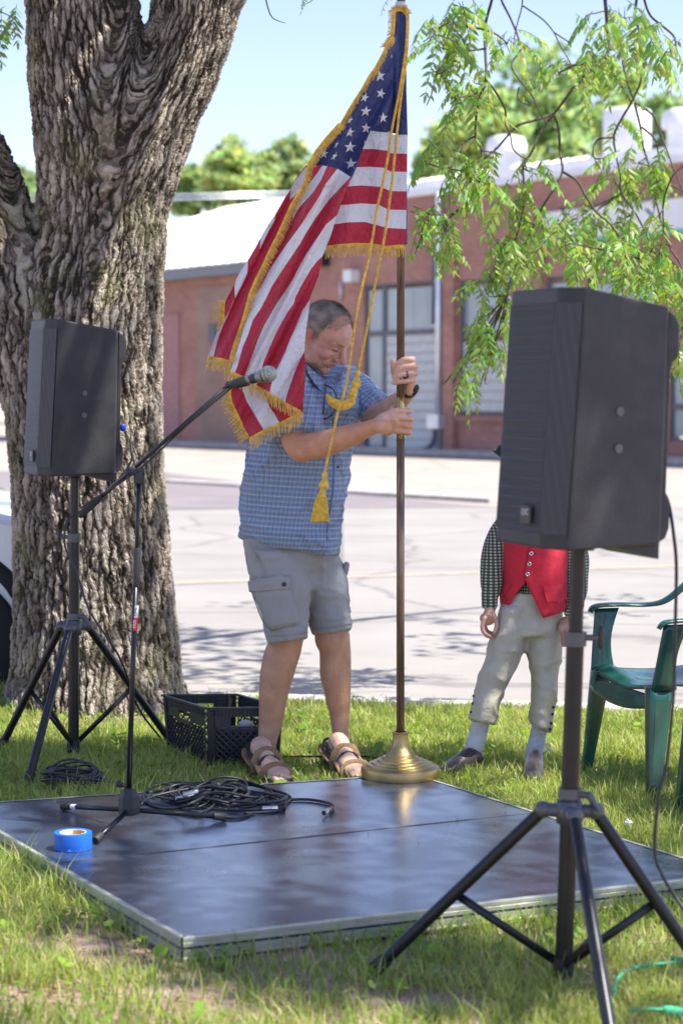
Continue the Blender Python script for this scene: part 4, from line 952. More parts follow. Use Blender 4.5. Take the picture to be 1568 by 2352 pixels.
# ================================================================ cable pile on the platform
pile = thing('cable_pile', 'tangled heap of black microphone cables on the platform behind the microphone stand', 'cable', tuple(G(500,1840,DZ)))
b = MB(); r = random.Random(5)
for k in range(22):
    cx = r.uniform(430,585); ax = r.uniform(60,110); cy = r.uniform(1824,1846); ay = r.uniform(13,27); ph = r.uniform(0,6.28); tl = r.uniform(-.1,.1)
    if k < 4: cx = r.uniform(400,430); ax = r.uniform(60,85)
    pts = []
    nn_ = 22; z0 = r.uniform(0,.055)
    for i in range(nn_+1):
        a = ph+6.28*i/nn_*r.choice([1,1]); u = cx+ax*math.cos(a); v = cy+ay*math.sin(a)*(1+.15*math.sin(2*a))+tl*ax*math.cos(a)
        g = G(u, v, DZ); g.z = DZ+.0045+z0*(.55+.45*math.sin(a*2+k))*max(.15, 1-abs(u-510)/190); pts.append(g)
    b.tube(crom2(pts, 3), .0046, 7)
pl_ = b.build('coil', M_cable, pile)
b = MB(); b.tube(crom2([G(325,1848,DZ+.004), G(345,1832,DZ+.01), G(400,1818,DZ+.02), G(480,1806,DZ+.035), G(500,1808,DZ+.06), G(560,1815,DZ+.02), G(640,1830,DZ+.01), G(655,1846,DZ+.005), G(640,1862,DZ+.005), G(560,1868,DZ+.005)], 8), .0046, 8)
b.tube(crom2([G(585,1866,DZ+.005), G(540,1880,DZ+.005), G(480,1872,DZ+.005), G(420,1858,DZ+.01)], 8), .0046, 8); b.build('loose_loop', M_cable, pile)
b = MB(); b.tube(crom2([G(640,1838,DZ+.005), G(700,1836,DZ+.0055), G(740,1841,DZ+.0055), G(762,1848,DZ+.006), G(765,1857,DZ+.008), G(757,1864,DZ+.011)], 8), .0048, 8); tl_ = b.build('cable_tail', M_cable, pile)
def xlr(p, d, parent, female=False):
    d = d.normalized(); b = MB(); b.tube([p-d*.026, p-d*.024, p+d*.024, p+d*.026], [.0075,.0092,.0098,.0092], 18); o = b.build('connector', M_chrome, parent, auto=40)
    b = MB(); b.tube([p-d*.05, p-d*.026], [.0055,.0078], 14); b.build('strain_relief', M_rub, o, auto=40)
    b = MB(); b.tube([p+d*.0255, p+d*.0268], .0076, 16); b.build('socket_face', M_rub, o, auto=40); return o
xlr(G(620,1857,DZ+.010), Vector((-1,-.12,0)), pile); xlr(G(438,1822,DZ+.055), Vector((-1,-.25,-.2)), pile)
xlr(G(420,1833,DZ+.02), Vector((-1,-.3,-.1)), pile); xlr(G(750,1864,DZ+.012), Vector((-.35,-1,0)), pile)
b = MB(); b.tube([G(755,1862,DZ+.011), G(762,1857,DZ+.009)], .0062, 12); b.build('red_tape_wrap', M_redst, pile)
b = MB(); b.limb([G(490,1806,DZ+.05), G(500,1804,DZ+.06)], [.012,.012], 10, smooth=0); b.build('cable_tie', M_blk, pile)
# coil on the grass at left
coil = thing('cable_coil', 'bundled black cable coil lying in the grass under the left loudspeaker stand', 'cable', tuple(G(165,1770,.03)))
b = MB()
for k in range(12):
    cx = 160+r.uniform(-10,14); ax = r.uniform(48,72); cy = 1778+r.uniform(-6,8); ay = r.uniform(8,15); pts = []
    for i in range(19):
        a = 6.28*i/18; g = G(cx+ax*math.cos(a), cy+ay*math.sin(a), .06); g.z = .035+.004*k+.012*math.sin(a*2+k); pts.append(g)
    b.tube(crom2(pts, 3), .0045, 7)
b.tube(crom2([G(228,1780,.03), G(240,1792,.03), G(200,1800,.02), G(150,1806,.02), G(95,1812,.01)], 6), .0045, 7)
b.build('coil', M_cable, coil); b = MB(); b.tube([G(226,1786,.03), G(240,1790,.03)], .009, 12); b.build('plug', M_blue, coil)
# green garden cord bottom right
gc = thing('extension_cord', 'bright green extension cord lying in the grass at the lower right corner', 'cord', tuple(G(1500,2240)))
b = MB(); b.tube(crom2([G(1620,2208,.03),G(1540,2212,.035),G(1470,2220,.04),G(1430,2235,.04),G(1412,2262,.03),G(1410,2290,.02)], 8), .005, 8); b.tube(crom2([G(1445,2320,.03),G(1480,2318,.035),G(1520,2320,.035)], 8), .005, 8)
b.tube(crom2([G(1540,2200,.04),G(1575,2205,.04),G(1640,2200,.03)], 6), .006, 8); b.build('cord', M_gcord, gc)
b = MB(); b.limb([G(1530,2320,.035), G(1575,2328,.03)], [.011,.013], 12, smooth=0); b.build('plug', M_gcord, gc)
# ================================================================ milk crate
def crate():
    A_, B_, D_ = G(478,1762), G(641,1760), G(384,1728)
    A_ = Vector((A_.x, A_.y, 0)); Bv = (Vector((B_.x,B_.y,0))-A_); Dv = (Vector((D_.x,D_.y,0))-A_)
    wx = Bv.length; wy = Dv.length; ex = Bv.normalized(); ey = Dv.normalized(); Hc = P(486,1624,A_.y).z; tp_ = .012
    t = thing('milk_crate', 'black plastic lattice crate on the grass behind the standing man', 'crate', tuple(A_))
    def Q(a, b_, z):
        f_ = z/Hc*tp_; a = a+(2*a/wx-1)*f_; b_ = b_+(2*b_/wy-1)*f_; return A_+ex*a+ey*b_+Vector((0,0,z))
    def bar(b, p, q, w, th, n):
        d = (q-p).normalized(); s_ = d.cross(n).normalized()*w/2; n_ = n*th/2
        vs = [e+s1*s_+s2*n_ for e in (p, q) for s1, s2 in ((-1,-1),(1,-1),(1,1),(-1,1))]
        b.add(vs, [(0,1,2,3),(7,6,5,4),(0,4,5,1),(1,5,6,2),(2,6,7,3),(3,7,4,0)])
    walls = [((0,0),(wx,0),-ey),((wx,0),(wx,wy),ex),((wx,wy),(0,wy),ey),((0,wy),(0,0),-ex)]
    for (p, q, n) in walls:
        pq = Vector((*p,0)); qq = Vector((*q,0)); Lw = (qq-pq).length
        def at(s_, z): c = pq.lerp(qq, s_/Lw); return Q(c.x, c.y, z)
        # corner post
        for s_ in (0.018, Lw-.018): b = MB(); bar(b, at(s_,0), at(s_,Hc-.004), .036, .006, n); b.build('corner_post', M_blk, t, smooth=False)
        b = MB(); bar(b, at(.0,Hc-.004), at(Lw,Hc-.004), .008, .014, n)
        for z in (Hc-.02, Hc-.036): bar(b, at(.0,z), at(Lw,z), .003, .010, n)
        # upper band with a hand hole (built as four pieces)
        hz0, hz1, h0, h1 = Hc-.076, Hc-.038, Lw*.5-.05, Lw*.5+.05
        bar(b, at(.03,Hc-.019), at(Lw-.03,Hc-.019), .036, .004, n)
        bar(b, at(.03,(hz0+hz1)/2), at(h0,(hz0+hz1)/2), hz1-hz0, .0035, n); bar(b, at(h1,(hz0+hz1)/2), at(Lw-.03,(hz0+hz1)/2), hz1-hz0, .0035, n)
        bar(b, at(h0-.012,hz0-.005), at(h1+.012,hz0-.005), .012, .012, n)
        for k in range(18): s_ = .03+(Lw-.06)*k/17; bar(b, at(s_,Hc-.036), at(s_,Hc-.003), .0025, .010, n)
        b.build('rim', M_blk, t, smooth=False)
        # diagonal lattice
        b = MB(); z0, z1 = .012, hz0-.008; step = .026; hh = z1-z0
        for sg in (1,-1):
            k = -hh
            while k < Lw:
                s0, s1 = k, k+hh; a0, a1 = max(s0,.03), min(s1,Lw-.03)
                if a1 > a0+.005:
                    za, zb = z0+(a0-s0), z0+(a1-s0)
                    if sg < 0: a0_, a1_ = Lw-a0, Lw-a1
                    else: a0_, a1_ = a0, a1
                    bar(b, at(a0_,za), at(a1_,zb), .0045, .007, n)
                k += step
        bar(b, at(.0,.006), at(Lw,.006), .012, .008, n)
        tag(b.build('lattice_panel', M_blk, t, smooth=False), kind='stuff')
    b = MB()
    for k in range(12): bar(b, Q(wx*k/11,0,.01), Q(wx*k/11,wy,.01), .006, .006, Vector((0,0,1)))
    b.build('base', M_blk, t, smooth=False)
    # contents
    g = thing('equipment_case', 'grey black electronic device lying inside the lattice crate', 'device', tuple(Q(wx*.6,wy*.4,.02)))
    Mz = Matrix((ex, ey, Vector((0,0,1)))).transposed(); c = Q(wx*.62, wy*.33, .075)
    b = MB(); b.box(c, (.15,.13,.12), Mz, .015); b.build('body', M_cab, g, smooth=False)
    b = MB(); b.ell(c+ex*.03+Vector((0,0,.07)), (.03,.03,.018)); b.build('dial', M_silv, g)
    text('lettering', 'S  N', .02, M_silv, g, basis(Vector((0,0,1)), -ex, Vector((0,0,1)).cross(-ex), c-ey*.067+ex*.03))
    cable('cable_bundle', [Q(.06,.05,.03),Q(.05,.12,.08),Q(.10,.2,.06),Q(.15,.1,.04),Q(.07,.06,.05),Q(.05,.16,.03),Q(.12,.22,.03),Q(.2,.26,.05)], .006, M_cable, 'black cable stuffed in the left part of the lattice crate')
crate()
cable('ground_cable', [G(1180-300,1748,.03),G(860,1744,.02),G(842,1738,.03),G(650,1738,.02)], .004, M_cable, 'thin black cable lying in the grass behind the flag base')
# ================================================================ green plastic chairs
def chair(label, loc, rot):
    t = thing('plastic_chair', label, 'chair', loc, 'green plastic armchairs')
    M0 = Matrix.Rotation(rot, 4, 'Z'); M0.translation = Vector(loc)
    # local: x = forward (front of seat), y = sideways, z up
    T = lambda x, y, z: M0 @ Vector((x, y, z))
    W_ = .50; 
    def seat(a, c):
        x = -.22+.46*a; y = (c-.5)*W_*(1-.10*(1-a)); z = .405+.018*math.cos((c-.5)*2*math.pi)*-1*(.6)+.012*(a > .85)-max(0,(a-.88))*.30-.02*math.sin(a*3.1)
        return T(x, y, z)
    b = MB(); b.grid(seat, 22, 18); b.build('seat', M_green, t, solid=.006)
    b = MB()   # front apron
    b.grid(lambda a, c: T(.238+.012*math.sin(a*1.6)-.004*c, (c-.5)*W_, .372-.045*a-.028*math.cos((c-.5)*math.pi)*a), 4, 14); b.build('seat_front', M_green, t, solid=.006)
    for s_ in (-1,1):
        # front leg: wide folded sheet tapering to the ground
        def leg(a, c, s_=s_):
            z = .40*(1-a); w1 = .085*(1-a*.55); y0 = s_*(W_/2+.005+.035*a); x0 = .245+.02*a
            if c < .5: return T(x0-w1*(1-c*2)*1.0, y0, z)
            return T(x0, y0-s_*w1*(c-.5)*2*.55, z)
        b = MB(); b.grid(leg, 8, 8); b.build('leg', M_green, t, solid=.006)
        def rleg(a, c, s_=s_):
            z = .42*(1-a); w1 = .07*(1-a*.5); y0 = s_*(W_/2-.025+.03*a); x0 = -.22-.10*a
            if c < .5: return T(x0+w1*(1-c*2), y0, z)
            return T(x0, y0-s_*w1*(c-.5)*2*.6, z)
        b = MB(); b.grid(rleg, 8, 8); b.build('leg', M_green, t, solid=.006)
        # arm: front post sweeping into arm rest and up into the back
        def post(a, c, s_=s_):
            z = .39+.235*a; w1 = .085*(1-.25*math.sin(a*3.14)); x0 = .245-.03*a
            return T(x0-w1*c*1.15, s_*(W_/2+.004+.035*a+.008*math.sin(c*3.14)), z)
        b = MB(); b.grid(post, 10, 6); b.build('arm_post', M_green, t, solid=.007)
        pts = [T(.235,s_*.29,.612),T(.21,s_*.292,.634),T(.13,s_*.292,.638),T(.0,s_*.290,.634),T(-.08,s_*.288,.65),T(-.17,s_*.278,.72),T(-.25,s_*.262,.79)]
        b = MB(); b.tube(pts, [(.018,.007),(.026,.008),(.028,.008),(.028,.008),(.028,.009),(.027,.010),(.022,.010)], 12, fdir=T(0,0,1)-T(0,0,0), smooth=5); b.build('armrest', M_green, t)
    # back: frame and slats
    b = MB()
    fr_ = [T(-.215,-.225,.41),T(-.24,-.245,.6),T(-.27,-.25,.76),T(-.29,-.2,.86),T(-.30,0,.885),T(-.29,.2,.86),T(-.27,.25,.76),T(-.24,.245,.6),T(-.215,.225,.41)]
    b.tube(fr_, [(.012,.026)]*9, 12, smooth=5); b.build('back_frame', M_green, t)
    for k in range(5):
        y = -.16+.08*k; b = MB(); b.grid(lambda a, c: T(-.215-.085*a-.02*math.cos(y*5), y+(c-.5)*.05, .42+.44*a), 10, 3); b.build('back_slat', M_green, t, solid=.006)
    return t
f0 = G(1334,1776); f1 = G(1497,1846)     # feet of the two front legs
mid = (f0+f1)/2; wd = (f1-f0).normalized(); fwd = Vector((wd.y, -wd.x, 0))
if fwd.x > 0: fwd = -fwd
ang = math.atan2(fwd.y, fwd.x); cpos = mid-fwd*.26; cpos.z = 0
chair('green plastic armchair standing on the grass right of the person in the red vest', tuple(cpos), ang)
off = G(1547,1868)-f0; off.z = 0
chair('second green plastic armchair, cut off by the right edge of the picture', tuple(cpos+off), ang)
# ================================================================ parked car (seen left of the trunk)
def car():
    gz = ROADZ; Yc = 10.75; xf = -1.06
    t = thing('parked_car', 'white car parked at the kerb, glimpsed left of the thick trunk', 'car', (xf-2.2, Yc, gz))
    M_cp = mat('car_paint', (0.72,0.73,0.74), 0.25, var=0.02, coat=0.8, spec=0.5); M_gl = mat('car_glass', (0.03,0.045,0.06), 0.05, spec=0.9)
    M_tyre = mat('tyre', (0.02,0.02,0.02), 0.8); M_lamp = mat('lamp_lens', (0.7,0.72,0.75), 0.1)
    def sec(x, w, zs):  # side profile ring
        return x
    prof = [(0,.30),(.02,.55),(-.05,.76),(-.25,.87),(-.9,1.0),(-1.35,1.03),(-1.42,1.04)]
    roof = [(-1.42,.99),(-2.05,1.38),(-2.6,1.44),(-3.3,1.40),(-3.95,1.02),(-4.45,.95),(-4.55,.6),(-4.5,.3)]
    outl = prof+roof[1:]
    hw = .88
    stations = [(-hw,0),( -hw*.96,.04),(-hw*.8,.06),(0,.075),(hw*.8,.06),(hw*.96,.04),(hw,0)]
    b = MB(); vs = []; n = len(outl); m_ = len(stations)
    for (yy, up_) in stations:
        for (x, z) in outl:
            k = 1-.14*max(0,(z-.95)/.45); zz = z-(0.05 if abs(yy) > hw*.99 else 0)*(z > .5)+up_*.3*(z > .8)
            vs.append((xf+x, Yc+yy*k, gz+zz))
    fs = [(j*n+i, j*n+i+1, (j+1)*n+i+1, (j+1)*n+i) for j in range(m_-1) for i in range(n-1)]
    for yi in (0, m_-1): fs.append(tuple(yi*n+i for i in (range(n) if yi == 0 else range(n-1,-1,-1))))
    b.add(vs, fs); b.build('body', M_cp, t, auto=35, bevel=.02)
    for sg in (-1,1):
        for (x0, x1, x2, x3) in ((-1.55,-2.12,-2.62,-2.62),(-2.68,-2.68,-3.25,-3.75)):
            b = MB(); y0 = Yc+sg*(hw*.995+.004); y1 = Yc+sg*(hw*.90+.004)
            b.add([(xf+x0,y0-.01*sg,gz+.97),(xf+x3,y0-.01*sg,gz+.97),(xf+x2,y1,gz+1.33),(xf+x1,y1,gz+1.33)], [(0,1,2,3)]); b.build('window', M_gl, t, smooth=False, solid=.008)
        b = MB(); b.ell((xf-.06, Yc+sg*.62, gz+.66), (.07,.16,.07)); b.build('headlight', M_lamp, t)
        for xw in (-.82,-3.6):
            c = Vector((xf+xw, Yc+sg*(hw-.04), gz+.33)); Mr = Matrix.Rotation(math.pi/2, 3, 'X')
            b = MB(); b.lathe([(.20,.1),(.30,.11),(.33,.08),(.335,0),(.33,-.08),(.30,-.11),(.20,-.1)], c, 40, Mr); wh = b.build('tyre', M_tyre, t)
            b = MB(); b.lathe([(.215,.1),(.20,.095),(.18,.06),(.15,.055),(.06,.075),(.0,.08)], c, 30, Matrix.Rotation(math.pi/2 if sg < 0 else -math.pi/2, 3, 'X')); 
            b.build('rim', M_chrome, wh)
            b = MB(); c3 = Vector((xf+xw, Yc+sg*(hw+.003), gz+.40)); b.lathe([(.32,.002),(.40,.002),(.40,-.01),(.32,-.01)], c3, 40, Mr); b.build('wheel_arch', M_tyre, t)
    b = MB(); b.add([(xf-1.45,Yc-.74,gz+1.0),(xf-1.45,Yc+.74,gz+1.0),(xf-2.03,Yc+.64,gz+1.38),(xf-2.03,Yc-.64,gz+1.38)], [(0,1,2,3)]); b.build('windscreen', M_gl, t, smooth=False, solid=.03)
    b = MB(); b.box((xf-2.25,Yc,gz+.27), (4.3,1.70,.16)); b.build('underbody', M_tyre, t, smooth=False)
car()
# ================================================================ flag on its pole
def clothmat(name, c, gl=0.42):
    m, nt, b = newmat(name); L = nt.links.new; tc = N(nt, 'ShaderNodeTexCoord')
    b.inputs['Base Color'].default_value = (*c, 1); b.inputs['Roughness'].default_value = gl; b.inputs['Sheen Weight'].default_value = .15
    mp = N(nt, 'ShaderNodeMapping'); mp.inputs['Scale'].default_value = (1,1,.55); mp.inputs['Rotation'].default_value = (0,R(24),0); L(tc.outputs['Object'], mp.inputs[0])
    n1 = N(nt, 'ShaderNodeTexNoise', i_Scale=16.0, i_Detail=5.0, i_Roughness=.55, i_Distortion=.6); L(mp.outputs[0], n1.inputs[0])
    n2 = N(nt, 'ShaderNodeTexNoise', i_Scale=70.0, i_Detail=4.0); L(tc.outputs['Object'], n2.inputs[0])
    ad = N(nt, 'ShaderNodeMath', operation='MULTIPLY_ADD', i_1=.22); L(n2.outputs[0], ad.inputs[0]); L(n1.outputs[0], ad.inputs[2])
    bp = N(nt, 'ShaderNodeBump', i_Strength=1.0, i_Distance=0.028); L(ad.outputs[0], bp.inputs['Height'])
    tr = N(nt, 'ShaderNodeBsdfTranslucent'); tr.inputs[0].default_value = (*c, 1); mx = N(nt, 'ShaderNodeMixShader'); mx.inputs[0].default_value = .22
    L(bp.outputs[0], b.inputs['Normal']); L(bp.outputs[0], tr.inputs['Normal']); L(b.outputs[0], mx.inputs[1]); L(tr.outputs[0], mx.inputs[2]); L(mx.outputs[0], nt.nodes['Material Output'].inputs['Surface'])
    return m
M_red = clothmat('flag_red', (0.48,0.014,0.045)); M_white = clothmat('flag_white', (0.74,0.76,0.80)); M_navy = clothmat('flag_navy', (0.020,0.035,0.15)); M_star = clothmat('star_white', (0.80,0.80,0.82), .5)
YP = G(919,1786,DZ).y
fb = G(919,1783,DZ); YP = fb.y
fs_ = thing('flag_stand', 'gold fringed striped flag on a tall wooden pole with a round brass floor base', 'flag', (fb.x, fb.y, DZ))
rb = 91*YP/F
b = MB(); b.lathe([(0,.0),(rb*.995,.0),(rb,.004),(rb,.030),(rb*.985,.035),(rb*.93,.038),(rb*.86,.042),(rb*.85,.0455),(rb*.74,.049),(rb*.73,.053),(rb*.60,.057),(rb*.59,.062),(rb*.48,.066),(rb*.46,.072),(rb*.38,.076),(rb*.35,.086),(rb*.27,.100),(rb*.22,.115),(rb*.195,.135),(rb*.19,.155),(rb*.215,.157),(rb*.215,.162),(rb*.15,.162)], (fb.x,fb.y,DZ), 72)
b.build('base', M_brass, fs_, auto=30)
pr = 9.2*YP/F
pb = P(920,1712,YP); pt = P(920,-160,YP)
def pole_at(v): return P(919.5, v, YP)
b = MB(); b.tube([Vector((fb.x,fb.y,DZ+.15)), pole_at(1005)], pr, 24); b.build('pole', M_wood, fs_)
b = MB(); b.tube([pole_at(912), pole_at(1007)], pr*1.06, 24); b.build('brass_ferrule', M_brasP, fs_)
b = MB(); b.tube([pole_at(914), P(921,-60,YP)], pr, 24); b.build('pole', M_wood, fs_)
b = MB(); c_ = P(921,-60,YP); b.lathe([(pr*1.2,0),(pr*1.3,.02),(pr*.9,.04),(.03,.07),(.035,.1),(.012,.14),(.002,.2)], c_, 24); b.build('finial', M_brasP, fs_)
flag = bpy.data.objects.new('flag', None)
# the flag itself: a mesh for the sewn hem at the hoist, its stripes, field and fringe are sub-parts
r1 = lambda L_: [(658.6+.2*x, .2*y) for x, y in L_]
r2 = lambda L_: [(658.6+.2*x, 282.2+.2*y) for x, y in L_]
r3 = lambda L_: [(501.8+.2*x, 376.3+.2*y) for x, y in L_]
r4 = lambda L_: [(439+.2*x, 658.6+.2*y) for x, y in L_]
def fold(u, v, a=1.0): 
    c = u+.45*v
    return a*(.024*math.sin(c*.052+.6)+.015*math.sin(c*.11+1.3+v*.004)+.009*math.sin(c*.21+v*.013))+.018*mnoise.noise(Vector((c*.02, v*.006, 1)))
def dA(u, v): k = max(0, min(1, (922-u)/60)); return YP-.030-.012*k+.012*math.sin(u*.075+v*.003)*k+.005*mnoise.noise(Vector((u*.03, v*.02, 3)))
def dC1(u, v): return YP-.100+fold(u, v, .7)
def dB(u, v): return YP-.145+fold(u, v)
def dC(u, v): return YP-.095+fold(u+30, v, .8)
def dE(u, v): return YP-.07+fold(u, v, .5)
def dD(u, v): return YP-.075+fold(u, v, .5)
def patch(name, A_, B_, df, m, parent, n=40, k=10, dz=0.0):
    a = resample([(x,y,0) for x,y in A_], n); c = resample([(x,y,0) for x,y in B_], n); b = MB()
    def fn(s_, t): 
        p = a[min(n, round(s_*n))].lerp(c[min(n, round(s_*n))], t); return P(p.x, p.y, df(p.x, p.y)+dz)
    b.grid(fn, n, k); return b.build(name, m, parent)
HB = MB(); HB.tube([P(921,42,YP), P(922,300,YP), P(924,560,YP)], pr*1.25, 14, cap=False)   # sleeve round the pole
fl_ = HB.build('flag', M_white, fs_)
fl_.data.materials.clear(); fl_.data.materials.append(M_navy)
# hoist panel stripes (top line, bottom line)
lines = [ r2([(700,70),(960,80),(1080,88),(1190,105),(1215,136),(1300,137),(1385,135)]),
 r2([(650,310),(870,300),(1000,300),(1150,320),(1195,350),(1290,352),(1382,354)]),
 r2([(600,520),(800,510),(950,505),(1110,515),(1190,560),(1290,562),(1380,563)]),
 r2([(560,750),(715,730),(850,718),(1080,735),(1185,783),(1290,785),(1374,786)]),
 r2([(500,960),(625,945),(850,925),(1040,935),(1165,997),(1290,999),(1370,1002)]),
 r2([(450,1180),(540,1165),(700,1142),(900,1138),(1155,1207),(1290,1215),(1368,1219)]),
 r2([(380,1430),(445,1420),(600,1400),(800,1385),(980,1390),(1140,1420),(1290,1405),(1360,1410)])]
for i in range(6): patch('stripe', lines[i], lines[i+1], dA, (M_white, M_red)[i % 2], fl_, 44, 8)
# field
canR = r1([(1245,140),(1235,400),(1215,600),(1205,800),(1200,1100),(1080,1400),(965,1488)])
canP = r1([(1368,175),(1372,300),(1365,730),(1365,870),(1375,1130),(1375,1300),(1386,1545)])
# dark fold next to the pole: extends under the cords, its lower edge meets the first white stripe
patch('blue_field', r1([(1245,140),(1235,400),(1215,800),(1200,1100),(1080,1400),(955,1500)]), r1([(1368,175),(1372,300),(1365,730),(1365,870),(1375,1130),(1386,1550)]), lambda u, v: dA(u, v)-.004+.03*math.exp(-((u-903)/9.0)**2), M_navy, fl_, 50, 20)
cl_L = r1([(1247,150),(1238,300),(1225,405),(1150,500),(1085,640),(1010,780),(930,890),(855,1030),(775,1150),(690,1290),(600,1450)])+r2([(500,150),(400,265),(310,380),(240,475)])
cl_R = r1([(1262,150),(1262,400),(1245,600),(1222,800),(1215,1100),(1150,1300),(1100,1405),(962,1492)])+r2([(870,300),(800,510),(770,580),(738,650)])
patch('blue_field', cl_L, cl_R, dC1, M_navy, fl_, 70, 24)
# left back layer: red base with white slivers
base = patch('stripe', r3([(1000,20),(880,180),(830,290),(740,420),(655,570),(490,830),(440,930),(340,1100),(330,1250),(186,1550)])+r4([(440,280),(360,460),(320,560),(285,680),(255,805)]),
      r3([(1110,10),(1060,200),(990,340),(930,470),(860,620),(760,780),(670,920),(560,1040),(480,1220),(420,1330),(350,1500)])+r4([(600,330),(540,520),(490,660),(450,800),(440,848)]), dC, M_red, fl_, 80, 16)
patch('stripe', r3([(1005,30),(880,195),(830,288),(817,412)]), r3([(1012,60),(985,200),(930,300),(865,372),(820,412)]), dC, M_white, fl_, 20, 8, -.004)
patch('stripe', r3([(655,568),(565,700),(488,832),(474,976)]), r3([(655,575),(640,660),(560,800),(500,925),(478,974)]), dC, M_white, fl_, 20, 4, -.004)
patch('stripe', r3([(340,1098),(260,1220),(198,1335),(184,1400),(190,1545)]), r3([(340,1105),(333,1250),(270,1390),(225,1480),(192,1545)]), dC, M_white, fl_, 20, 5, -.004)
patch('stripe', r3([(344,1100),(210,1325),(180,1392),(90,1560)])+r4([(385,210),(378,370)]), r3([(344,1108),(250,1330),(205,1440),(195,1540)])+r4([(480,160),(440,275)]), dE, M_red, fl_, 24, 6)
patch('stripe', r4([(443,268),(360,430),(300,520),(232,700),(197,800)]), r4([(445,280),(362,462),(322,562),(286,682),(256,806)]), dC, M_white, fl_, 30, 4, -.001)
# front drape: stripe boundaries from left to right
fr_line = r2([(600,0),(440,180),(330,320),(250,470)])+r3([(1010,75),(975,230),(900,340),(830,470),(760,620),(690,780),(620,920),(560,1040),(480,1220),(420,1330),(350,1500)])+r4([(600,330),(540,520),(490,660),(450,800),(440,845)])
b0 = r3([(1035,5),(990,210),(905,340),(840,470)])
b1 = r3([(1192,20),(1120,125),(1040,230),(955,345)])
b2 = r3([(1248,25),(1180,180),(1090,320),(920,510),(850,640)])
b2x = b2+r3([(700,800),(560,1060),(470,1250),(400,1400)])
b3 = r3([(1365,55),(1230,230),(1160,370),(1050,540),(935,720),(800,900),(690,1060),(570,1240),(500,1380),(430,1500)])+r4([(690,260),(655,345),(600,500),(540,700),(485,880),(452,972)])
b4 = r3([(1515,150),(1400,270),(1270,410),(1110,630),(1000,800),(940,910),(820,1090),(700,1270),(610,1410),(545,1550)])+r4([(800,250),(710,380),(650,560),(590,700),(530,920),(500,990)])
b5 = r3([(1360,590),(1240,690),(1100,900),(1010,1030),(930,1170),(850,1330),(760,1470)])+r4([(1005,157),(960,230),(840,440),(770,600),(705,780),(645,940),(612,1040)])
b6 = r3([(1190,1065),(1130,1120),(1060,1210),(960,1380),(880,1540)])+r4([(1180,190),(1100,300),(980,520),(900,700),(830,870),(800,1000),(760,1110),(745,1130)])
b7 = r4([(1362,150),(1280,270),(1210,440),(1130,620),(1080,750),(1010,890),(960,1010),(915,1140),(903,1215)])
b8 = r4([(1302,735),(1220,900),(1160,1060),(1095,1250),(1078,1330)])
rt = r3([(1522,165),(1440,370),(1360,590),(1290,820),(1200,1040),(1150,1280),(1090,1440),(1050,1540)])+r4([(1365,150),(1340,350),(1310,560),(1300,740),(1308,900),(1300,1200),(1288,1380),(1283,1445)])
def cut(line, p, q):
    """part of the line between image points nearest p and q"""
    L_ = resample([(x,y,0) for x,y in line], 200); ip = min(range(201), key=lambda i: (L_[i].x-p[0])**2+(L_[i].y-p[1])**2); iq = min(range(201), key=lambda i: (L_[i].x-q[0])**2+(L_[i].y-q[1])**2)
    return [(L_[i].x, L_[i].y) for i in range(ip, iq+1)]
patch('stripe', b0, b1, dB, M_red, fl_, 24, 6)
patch('stripe', b1+r3([(900,480),(850,600)]), b2, dB, M_white, fl_, 30, 5)
patch('stripe', b2x, cut(b3, b3[0], r3([(430,1500)])[0])+[], dB, M_red, fl_, 50, 7)
patch('stripe', b3, b4, dB, M_white, fl_, 70, 8)
patch('stripe', b4, cut(rt, rt[0], b5[0])[:-1]+b5, dB, M_red, fl_, 80, 10)
patch('stripe', b5, cut(rt, b5[0], b6[0])[:-1]+b6, dB, M_white, fl_, 70, 8)
patch('stripe', b6, cut(rt, b6[0], b7[0])[:-1]+b7, dB, M_red, fl_, 60, 8)
patch('stripe', b7, cut(rt, b7[0], b8[0])[:-1]+b8, dB, M_white, fl_, 50, 8)
patch('stripe', b8, cut(rt, b8[0], rt[-1]), dB, M_red, fl_, 40, 8)
# lower back corner
patch('stripe', r4([(500,960),(452,1250),(470,1330),(515,1425),(640,1690),(668,1738)]), r4([(560,1000),(590,1180),(640,1320),(720,1450),(800,1590),(835,1645)]), dD, M_red, fl_, 30, 6)
patch('stripe', r4([(560,1000),(590,1180),(640,1320),(720,1450),(800,1590),(835,1645)]), r4([(800,1100),(860,1290),(900,1380),(950,1450),(990,1520),(1016,1562)]), dD, M_white, fl_, 30, 6)
patch('stripe', r4([(800,1100),(860,1290),(900,1380),(950,1450),(990,1520),(1016,1562)]), r4([(1100,1200),(1180,1350),(1200,1420),(1190,1470),(1172,1486),(1170,1492)]), dD, M_red, fl_, 30, 6)
